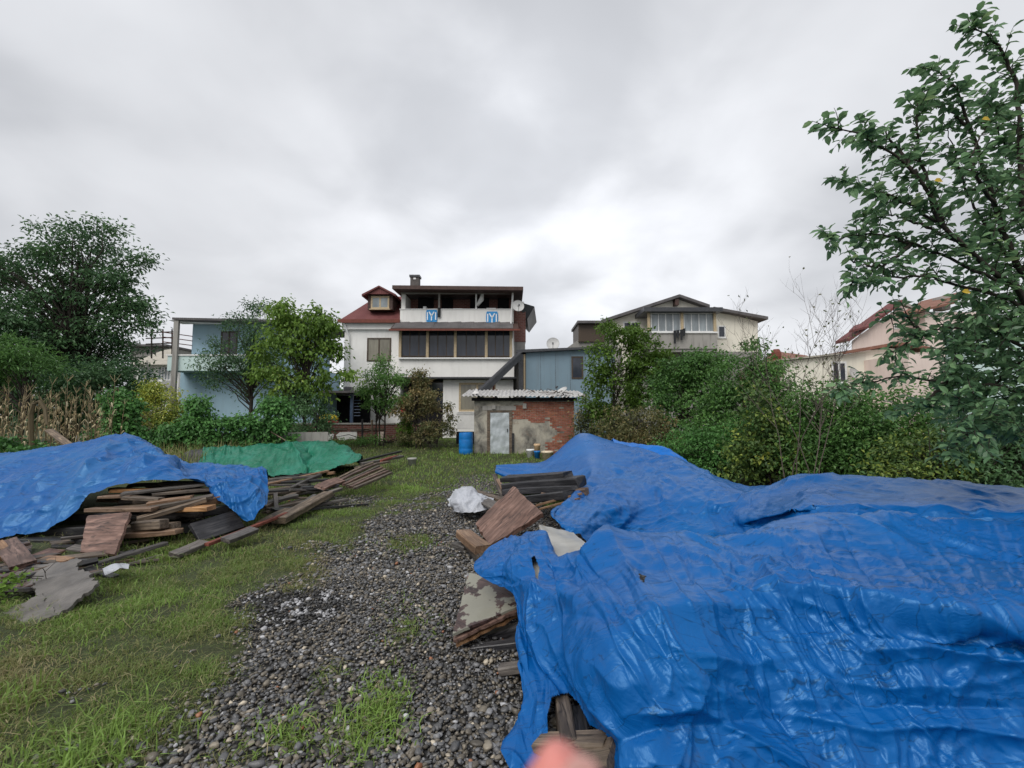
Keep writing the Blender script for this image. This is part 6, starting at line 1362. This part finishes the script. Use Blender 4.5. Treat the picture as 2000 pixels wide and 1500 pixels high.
# ------------------------------------------------------------------ dry corn
def cornvar(seed):
    r = np.random.default_rng(seed); H = r.uniform(1.9, 2.5); st = MB(); ln = Vector((r.normal(0, .12), r.normal(0, .08), H)); pts = [Vector((0, 0, 0)), ln * .35 + Vector((r.normal(0, .03), 0, 0)), ln * .7, ln]
    st.tube(pts, [.014, .012, .010, .005], 5); me1 = st.mesh('stalk', True)
    for a in range(5): # tassel
        pass
    V, Fc, T = [], [], []
    for k in range(9):
        f = .18 + .8 * k / 9; p0 = ln * f; az = r.uniform(0, 6.28); L = r.uniform(.45, .75) * (1.1 - .4 * f); w = r.uniform(.03, .05); dx, dy = math.cos(az), math.sin(az)
        up = r.uniform(.1, .35); hang = r.uniform(.5, 1.0); n = 6; o_ = len(V); tt = np.clip(r.normal(.5, .2), 0, 1)
        for j in range(n + 1):
            s_ = j / n; out = L * (.30 * math.sin(min(1, s_ * 1.6) * 1.57)); z_ = up * math.sin(s_ * 3.14 * .6) - hang * L * max(0, s_ - .28)**1.2 * 1.25
            ww = w * (1 - s_**2.2) * (.6 + .4 * math.cos(s_ * 6 + k)); tw = s_ * r.uniform(.5, 1.4)
            c_ = np.array([p0.x + dx * out, p0.y + dy * out, p0.z + z_]); sx_ = np.array([-dy * math.cos(tw), dx * math.cos(tw), math.sin(tw)]) * (ww / 2 + .002)
            V.append(c_ - sx_); V.append(c_ + sx_); T += [tt, tt]
        Fc += [(o_ + 2 * j, o_ + 2 * j + 1, o_ + 2 * j + 3, o_ + 2 * j + 2) for j in range(n)]
    for k in range(5):
        az = r.uniform(0, 6.28); o_ = len(V); tip = ln + Vector((math.cos(az) * .12, math.sin(az) * .12, r.uniform(.12, .25)))
        V += [np.array(ln) - [.004, 0, 0], np.array(ln) + [.004, 0, 0], np.array(tip) + [.003, 0, 0], np.array(tip) - [.003, 0, 0]]; T += [.6] * 4; Fc.append((o_, o_ + 1, o_ + 2, o_ + 3))
    return me1, npmesh('leaves', V, Fc, True, np.array(T))
CV = [cornvar(s) for s in range(6)]
k = 0; rr = random.Random(4)
for row in range(6):
    d = 12.2 + row * .9
    for j in range(15):
        px = -70 + j * 20.5 + rr.uniform(-8, 8) + row * 3
        if px > 222 - row * 2: continue
        if 60 < px < 95 and row < 2: continue
        base = (X_(px, 850, d), d + rr.uniform(-.25, .25), 0); t = thing('corn_stalk', 'dried brown corn stalk in the patch behind the left blue tarpaulin', 'corn', base, rr.uniform(0, 6.28), 'dried corn stalks behind the left tarpaulin')
        s_ = rr.uniform(.8, 1.08) * (.93 if row < 2 else 1.04); t.scale = (s_, s_, s_); v = CV[k % 6]; k += 1
        obj('stalk', v[0], M['corn'], t); obj('leaves', v[1], M['corn'], t)
n = 5200; x = RNG.uniform(-17, -8.6, n); y = RNG.uniform(11.8, 17, n); kk = x / y > -1.25; x, y = x[kk], y[kk]; n = len(x)
a = blades(x, y, RNG.uniform(.3, 1.1, n), RNG.uniform(.012, .03, n), np.clip(RNG.normal(.3, .22, n), 0, 1), .35)
obj('dry_undergrowth', npmesh('dry_undergrowth', a[0], a[1], False, a[2]), M['grass'], kind='stuff', label='tangled dry weeds among the corn stalks', cat='weeds')
plank((95, 838, 11.6), (140, 872, 10.8), .16, .05, M['wood'], 'weathered plank leaning out of the corn behind the blue tarpaulin', .2)
b = MB(P(75, 820, 12)); b.tube([P(62, 870, 12), P(60, 810, 12), P(66, 788, 12), P(78, 784, 12), P(88, 800, 12), P(92, 830, 11.9)], [.05, .06, .05, .05, .045, .03], 6); tag(b.build('dead_stump', M['corn']), 'bent pale dead stalk bundle arching among the corn', 'dead stalk')

# ------------------------------------------------------------------ right hedge: one bush after another
hedge = [
 ('shrub', 'light green leafy tree at the left end of the hedge beside the shed', 1215, 17.6, 640, [(1190,650,.7,.5),(1235,690,1.1,.9),(1175,700,.6,.9),(1265,740,1.1,1.1),(1200,770,1.2,1.2),(1165,790,.5,.8),(1240,660,.7,.4),(1285,700,.5,.6)], 9500, .15, 'leaf_light', .15, .12, .5),
 ('shrub', 'thorny dark shrub touching the right side of the brick shed', 1160, 18.2, 800, [(1150,830,.55,.8),(1180,850,.8,.7),(1150,780,.35,.3),(1215,850,.9,.8)], 5200, .12, 'leaf_brown', .25, .1, .4),
 ('shrub', 'dusty olive bush with browning leaves low in the hedge', 1240, 15.2, 790, [(1235,840,1.1,.9),(1280,860,1.0,.8),(1195,860,.6,.7)], 7000, .11, 'leaf_brown', .42, .12, .4),
 ('shrub', 'dark green dense bush rising under the glazed balcony', 1345, 16.2, 690, [(1335,730,1.0,.7),(1380,715,.8,.6),(1350,790,1.4,1.3),(1310,770,.8,.9)], 11000, .13, 'leaf_mid', .32, .13, .5),
 ('shrub', 'tall bush with glossy leaves at the middle of the hedge', 1465, 13.6, 670, [(1465,700,.45,.5),(1440,740,.9,.7),(1500,740,.7,.7),(1450,800,1.3,1.1),(1400,830,1.0,1.1),(1520,820,.7,1.0),(1475,680,.25,.3)], 12500, .12, 'leaf_mid', .38, .14, .45),
 ('shrub', 'bright ivy covered bush low behind the blue mound', 1400, 12.6, 830, [(1390,870,.8,.6),(1420,900,.8,.5),(1340,880,.8,.5),(1450,850,.5,.5)], 6500, .10, 'leaf_ivy', .4, .13, .45),
 ('shrub', 'bush with many yellowing round leaves behind the blue mound', 1520, 11.2, 790, [(1500,850,.6,.7),(1540,880,.7,.6),(1460,890,.6,.5),(1560,820,.35,.5),(1480,800,.5,.6),(1600,840,.5,.5)], 6000, .105, 'leaf_yellow', .40, .24, .7),
 ('shrub', 'medium green bush below the bare sapling', 1610, 10.8, 740, [(1610,800,.8,.7),(1650,790,.6,.5),(1590,870,.9,.7),(1640,880,.9,.6),(1560,770,.4,.4)], 8200, .10, 'leaf_mid', .45, .14, .5),
 ('shrub', 'dark glossy bush under the cream house windows', 1740, 10.0, 765, [(1730,810,.9,.5),(1790,800,.7,.5),(1740,880,1.2,.7),(1690,850,.6,.6)], 9500, .10, 'leaf_mid', .35, .13, .5),
 ('shrub', 'yellow spotted bush near the right tree', 1800, 9.0, 830, [(1800,880,.8,.5),(1760,900,.7,.4),(1850,900,.7,.45)], 5200, .085, 'leaf_yellow', .42, .16, .55),
 ('shrub', 'dense dark bush at the right edge of the hedge', 1930, 8.8, 790, [(1900,850,.8,.6),(1960,870,.8,.6),(2040,860,.9,.8),(1900,920,.8,.4),(1980,930,.9,.4)], 9500, .09, 'leaf_dark', .55, .15, .5),
]
for i, (nm, lab, px, d, top, bl, nl, ls, mt, tm, tr, asp) in enumerate(hedge):
    blobs = [BL(a_, b_, d, c_, e_, c_ * .7) for a_, b_, c_, e_ in bl]; zlow = .5; blobs.append(((X_(px, 850, d), d, .6), (1.1, .7, .6)))
    plant(nm, lab, 'shrub', gp(px, d), Z_(top, d), blobs, max(60, nl // 55), int(nl * 1.15), .34, ls, M[mt], 200 + i, 4, .025, 60, tmean=tm, tvar=.18, br=.014, hollow=.35, aspect=asp)
# thin bare saplings
def bare(label, px, d, top, seed, spread=.7, leaves=40, lean=.0):
    r = random.Random(seed); base = Vector(gp(px, d)); t = thing('sapling', label, 'sapling', base); b = MB(); lf = []
    def grow(p, dr, L, r0, lev):
        pts = [p]; q_ = p.copy(); dd = dr.copy(); n = 5
        for k_ in range(n): dd = (dd + Vector((r.uniform(-.2, .2), r.uniform(-.2, .2), r.uniform(-.08, .14)))).normalized(); q_ = q_ + dd * L / n; pts.append(q_.copy())
        b.tube(pts, [r0 * (1 - .75 * i_ / n) for i_ in range(n + 1)], 5 if lev < 2 else 4, cap=False)
        if lev < 3:
            for k_ in range(6 if lev == 0 else 4):
                f = r.uniform(.35 if lev == 0 else .2, 1); i_ = min(n - 1, int(f * n)); s_ = pts[i_].lerp(pts[i_ + 1], f * n - i_)
                ax = Vector((r.uniform(-1, 1), r.uniform(-.6, .6), r.uniform(.1, .9))).normalized(); grow(s_, (dd * .5 + ax * spread).normalized(), L * r.uniform(.3, .5), r0 * (1 - .7 * f) * .7 + .001, lev + 1)
        else: lf.append(pts[-1])
    H = Z_(top, d) - base.z
    for k_ in range(3): grow(Vector((r.uniform(-.15, .15), r.uniform(-.1, .1), 0)), Vector((lean + r.uniform(-.12, .12), 0, 1)).normalized(), H * r.uniform(.75, .95), .013, 0)
    b.build('stems', M['twig'], t, smooth=True)
    rr_ = np.random.default_rng(seed); idx = rr_.choice(len(lf), min(leaves, len(lf)), replace=False); C = np.array([lf[i_] for i_ in idx]); n = len(C)
    obj('leaves', leafmesh('leaves', C, unit(n, rr_) - [0, 0, .5], unit(n, rr_), rr_.uniform(.06, .10, n), rr_.uniform(.03, .05, n), rr_.uniform(.1, .6, n)), M['leaf_brown'], t)
bare('nearly bare twiggy sapling rising over the hedge, left one', 1545, 9.8, 620, 3, .7, 30, .02)
bare('nearly bare twiggy sapling rising over the hedge, right one', 1585, 9.2, 640, 9, .75, 70, .1)

# ------------------------------------------------------------------ near plum tree on the right
t = thing('tree', 'leafy plum tree reaching in from the right edge with long leafy branches', 'tree', (5.35, 4.4, 0)); org = Vector((5.35, 4.4, 0)); b = MB(org)
tk = [Vector((5.35, 4.4, -.05)), Vector((5.3, 4.45, .9)), Vector((5.15, 4.4, 1.7)), P(2040, 640, 4.35), P(2045, 480, 4.2), P(2030, 250, 4.1), P(2025, 90, 4.0), P(2035, -40, 4.0)]
b.tube(tk, [.12, .105, .09, .075, .05, .035, .02, .008], 9)
lim = [[(2040,640,4.35),(1985,560,4.2),(1930,520,4.1),(1850,450,3.9),(1790,340,3.8),(1700,275,3.7),(1608,243,3.6)],
 [(2040,600,4.3),(1990,520,4.2),(1945,400,4.1),(1895,250,4.0),(1860,160,3.9),(1812,135,3.9)],
 [(2045,480,4.2),(2000,400,4.2),(1992,250,4.1),(1975,130,4.1),(1930,70,4.0),(1897,50,4.0)],
 [(1930,520,4.1),(1870,470,4.0),(1780,400,3.9),(1700,370,3.8),(1648,352,3.8)],
 [(1985,560,4.2),(1880,520,4.1),(1780,475,4.1),(1700,458,4.0),(1618,466,3.9)],
 [(2020,600,4.3),(1900,565,4.2),(1800,540,4.1),(1720,545,4.0),(1660,556,3.9)],
 [(1850,450,3.9),(1800,320,3.9),(1790,230,3.8),(1800,170,3.8)],
 [(2030,700,4.5),(1950,650,4.5),(1870,640,4.4),(1800,650,4.3),(1740,690,4.2)],
 [(2040,780,4.5),(1950,755,4.5),(1850,745,4.5),(1760,735,4.4),(1690,748,4.4),(1640,762,4.3)],
 [(2040,820,4.6),(1960,810,4.6),(1890,850,4.5),(1850,885,4.4)],
 [(1990,520,4.2),(1950,480,4.3),(1900,400,4.3),(1870,320,4.3),(1850,250,4.2)],
 [(2045,480,4.2),(2010,330,4.4),(1960,280,4.4),(1930,200,4.3)],
 [(2040,560,4.3),(1980,620,4.4),(1920,650,4.6),(1860,700,4.7)],
 [(2030,700,4.5),(1970,720,4.7),(1920,780,4.8),(1870,800,4.8)],
 [(2045,480,4.2),(2080,350,4.3),(2090,200,4.3),(2070,50,4.2)], [(2040,640,4.35),(2100,560,4.4),(2160,450,4.4)],
 [(1780,475,4.1),(1740,510,4.0),(1700,520,4.0),(1668,512,3.9)], [(1870,470,4.0),(1800,440,4.2),(1740,420,4.2),(1690,430,4.2)],
 [(1790,340,3.8),(1760,300,4.0),(1730,270,4.0),(1690,262,4.0)], [(1895,250,4.0),(1850,215,4.1),(1800,200,4.1)],
 [(1800,650,4.3),(1770,620,4.4),(1730,625,4.4)], [(1850,745,4.5),(1800,790,4.5),(1760,800,4.5)], [(1945,400,4.1),(1910,350,3.9),(1900,300,3.9),(1930,240,3.9)]]
rg = np.random.default_rng(77); LC, LA, LN = [], [], []
def twig(p, dr, L, lev):
    n = 4; pts = [p.copy()]; q_ = p.copy(); dd = dr.copy()
    for _ in range(n): dd = (dd + Vector(rg.normal(0, .16, 3)) + Vector((0, 0, .03))).normalized(); q_ = q_ + dd * L / n; pts.append(q_.copy())
    b.tube(pts, [.0045, .004, .003, .0022, .0012], 4, cap=False)
    m = int(L / .030)
    for k_ in range(m):
        f = (k_ + rg.random()) / m; i_ = min(n - 1, int(f * n)); s_ = pts[i_].lerp(pts[i_ + 1], f * n - i_); side = 1 if k_ % 2 else -1
        lat = dd.cross(Vector((0, 0, 1))); lat = lat.normalized() if lat.length > .1 else Vector((1, 0, 0))
        ax = (dd * .55 + lat * side * .8 + Vector((0, 0, -.35)) + Vector(rg.normal(0, .3, 3))).normalized()
        LC.append(s_ + ax * .045); LA.append(ax); LN.append(Vector((0, 0, 1)) + Vector(rg.normal(0, .5, 3)))
for i_l, L_ in enumerate(lim):
    ctrl = np.array([tuple(P(*q_)) for q_ in L_]); pts = cr(ctrl, 26); pts[1:-1] += rg.normal(0, .008, pts[1:-1].shape); r0 = .032 if i_l in (0, 1, 2) else .018
    ln_ = float(np.linalg.norm(np.diff(pts, axis=0), axis=1).sum())
    b.tube([Vector(q_) for q_ in pts], list(np.linspace(r0, .003, 26)), 6, cap=False)
    nt_ = int(ln_ / .045)
    for k_ in range(nt_):
        f = .12 + .88 * rg.random()**.8; j = min(24, int(f * 25)); p_ = Vector(pts[j]).lerp(Vector(pts[j + 1]), f * 25 - j); dr = (Vector(pts[j + 1]) - Vector(pts[j])).normalized()
        s_ = Vector(rg.normal(0, 1, 3)); s_ -= dr * s_.dot(dr); s_.normalize()
        twig(p_, (dr * .7 + s_ * .8 + Vector((0, 0, .1))).normalized(), rg.uniform(.10, .30) * (1.15 - .55 * f), 0)
    twig(Vector(pts[-1]), (Vector(pts[-1]) - Vector(pts[-2])).normalized(), .12, 0)
# lower dense skirt of foliage, twigs hung in the volume
for _ in range(640):
    px = rg.uniform(1840, 2130); py = rg.uniform(570, 860); 
    if px < 1840 + (py - 715)**2 / 450: continue
    p_ = P(px, py, rg.uniform(4.1, 5.3)); dr = Vector(rg.normal(0, 1, 3)) + Vector((-.7, 0, 0)); twig(p_, dr.normalized(), rg.uniform(.12, .3), 0)
for _ in range(260):
    px = rg.uniform(1900, 2150); py = rg.uniform(180, 580); p_ = P(px, py, rg.uniform(4.0, 5.0)); dr = Vector(rg.normal(0, 1, 3)) + Vector((-.5, 0, .3)); twig(p_, dr.normalized(), rg.uniform(.12, .28), 0)
b.build('trunk', M['bark'], t, smooth=True)
LC = np.array([tuple(v) for v in LC]); LA = np.array([tuple(v) for v in LA]); LN = np.array([tuple(v) for v in LN]); n = len(LC)
Ls = rg.uniform(.062, .112, n); tint = np.clip(rg.normal(.42, .2, n), 0, 1)
lx, ly = proj(LC); vis = (lx > 1600) & (lx < 1995) & (ly > 30) & (ly < 900); score = np.where(vis, lx + .25 * np.abs(ly - 400) + rg.uniform(0, 90, n), 1e9); single = np.argsort(score)[:290]
rest = np.ones(n, bool); rest[single] = False
tag(obj('leaves', leafmesh('leaves', LC[rest] - np.array(org), LA[rest], LN[rest], Ls[rest], Ls[rest] * .52, tint[rest], .18, 'oval'), M['leaf_plum'], t), kind='stuff')
LM = [leafmesh('leaf', np.zeros((1, 3)), np.array([[1., 0, 0]]), np.array([[0, .0, 1.]]), np.array([1.]), np.array([.52]), np.array([v]), .18, 'oval') for v in (.2, .4, .55, .8)]
for m_ in LM: m_.materials.append(M['leaf_plum'])
LY = leafmesh('leaf', np.zeros((1, 3)), np.array([[1., 0, 0]]), np.array([[0, .0, 1.]]), np.array([1.]), np.array([.6]), np.array([.5]), .18, 'oval'); LY.materials.append(M['leaf_yellow_single'])
for k_, i_ in enumerate(single):
    a = Vector(LA[i_]).normalized(); s_ = a.cross(Vector(LN[i_])).normalized(); nn = s_.cross(a); Rm = Matrix((a, -s_, nn)).transposed().to_4x4()
    o = bpy.data.objects.new('leaf', LM[k_ % 4]); COL.objects.link(o); o.parent = t; o.matrix_local = Matrix.Translation(Vector(LC[i_]) - org) @ Rm @ Matrix.Scale(float(Ls[i_]), 4)
for (px, py, d) in ((1927, 233, 3.6), (1834, 353, 3.6), (1888, 570, 3.7)):
    o = bpy.data.objects.new('leaf', LY); COL.objects.link(o); o.parent = t; o.matrix_local = Matrix.Translation(P(px, py, d) - org) @ Matrix.Rotation(1.2, 4, 'X') @ Matrix.Scale(.08, 4); o['label'] = 'yellow leaf'

# small light weed plant at the left edge
plant('weed', 'pale round leaved weed at the lower left edge among the planks', 'weed', (P(15, 1190, 4.15).x, 4.15, 0.0), Z_(1120, 4.15), [(tuple(P(10, 1140, 4.2)), (.10, .10, .07)), (tuple(P(45, 1120, 4.2)), (.05, .05, .05)), (tuple(P(-15, 1165, 4.15)), (.1, .1, .08))], 14, 130, .07, .045, M['leaf_light'], 91, 2, .006, 10, tmean=.55, aspect=.9, hollow=.1, br=.004)

# ------------------------------------------------------------------ distant mass of trees that closes the horizon
blob = []
for k in range(46):
    a = rad(-72 + k * 3.2); d = 62 + 8 * math.sin(k * 1.7); hgt = 2.4 + 1.2 * math.sin(k * 2.3) ** 2; blob.append(((d * math.sin(a), d * math.cos(a), hgt * .5 + .6), (3.4, 2.5, hgt)))
C, A, N_, L, W2, ti, cc = crown(blob, 700, 30000, 1.6, .55, 404, .35, .15, hollow=.6)
obj('distant_trees', leafmesh('distant_trees', C, A, N_, L, W2, ti), M['leaf_dark'], kind='stuff', label='far off line of dark trees closing the horizon behind the houses', cat='trees')

# ------------------------------------------------------------------ fingertip of the photographer at the bottom edge
tip = P(1120, 1466, .120); b_ = bpy.data.meshes.new('hand')
org = P(1110, 1800, .10); tp = tip; back = Vector((-.002, -.012, -.024))
pts = [org + Vector((0, -.05, -.10)), org + Vector((0, -.045, -.055)), org + Vector((-.012, -.03, -.02))]
kn = tip + Vector((-.034, -.026, -.052)); pip = tip + Vector((-.022, -.014, -.030)); dip = tip + Vector((-.010, -.004, -.014))
V = [(kn + Vector((.03, -.02, -.11)), .028), (kn + Vector((.02, -.01, -.06)), .026), (kn, .0105), (pip, .0088), (dip, .0076), (tip + Vector((-.003, 0, -.004)), .0068), (tip, .0062)]
E = [(0, 1), (1, 2), (2, 3), (3, 4), (4, 5), (5, 6)]
for j, (ox, ln_) in enumerate(((.021, .9), (.041, .85), (.059, .7))):
    s_ = len(V); k0 = kn + Vector((ox, 0, -.006 - .003 * j)); V += [(k0, .010), (k0 + Vector((.001, .026 * ln_, -.004)), .0085), (k0 + Vector((.0, .030 * ln_, -.028 * ln_)), .0078), (k0 + Vector((0, .010, -.036 * ln_)), .0068)]; E += [(1, s_), (s_, s_ + 1), (s_ + 1, s_ + 2), (s_ + 2, s_ + 3)]
s_ = len(V); V += [(kn + Vector((-.022, .004, -.065)), .013), (kn + Vector((-.032, .022, -.040)), .0105), (kn + Vector((-.024, .038, -.020)), .0085)]; E += [(1, s_), (s_, s_ + 1), (s_ + 1, s_ + 2)]
b_.from_pydata([tuple(v - org) for v, _ in V], E, []); o = obj('hand', b_, M['skin'], None, label='blurred pink fingertip of the person taking the photo, at the bottom edge', cat='person'); o.location = org
sk = o.modifiers.new('skin', 'SKIN'); ss = o.modifiers.new('sub', 'SUBSURF'); ss.levels = 2; ss.render_levels = 2
for i_, (v, rr2) in enumerate(V): b_.skin_vertices[0].data[i_].radius = (rr2 * 1.12, rr2)
b_.skin_vertices[0].data[0].use_root = True
for pth in ():
    pass
b = MB(tip); q0 = tip + Vector((.001, -.0068, -.002))
b.lathe((0, 0, 0), [(.0042, 0)], 3) if False else None
nl = [(q0 + Vector((.0046 * math.cos(a), -.0012 * abs(math.sin(a)) , .0062 * math.sin(a)))) for a in np.linspace(0, 6.283, 13)[:-1]]
b.prism([v + Vector((0, .0006, 0)) for v in nl], nl); nlo = b.build('nail', M['nail'], None); nlo.parent = o; nlo.location = tip - org
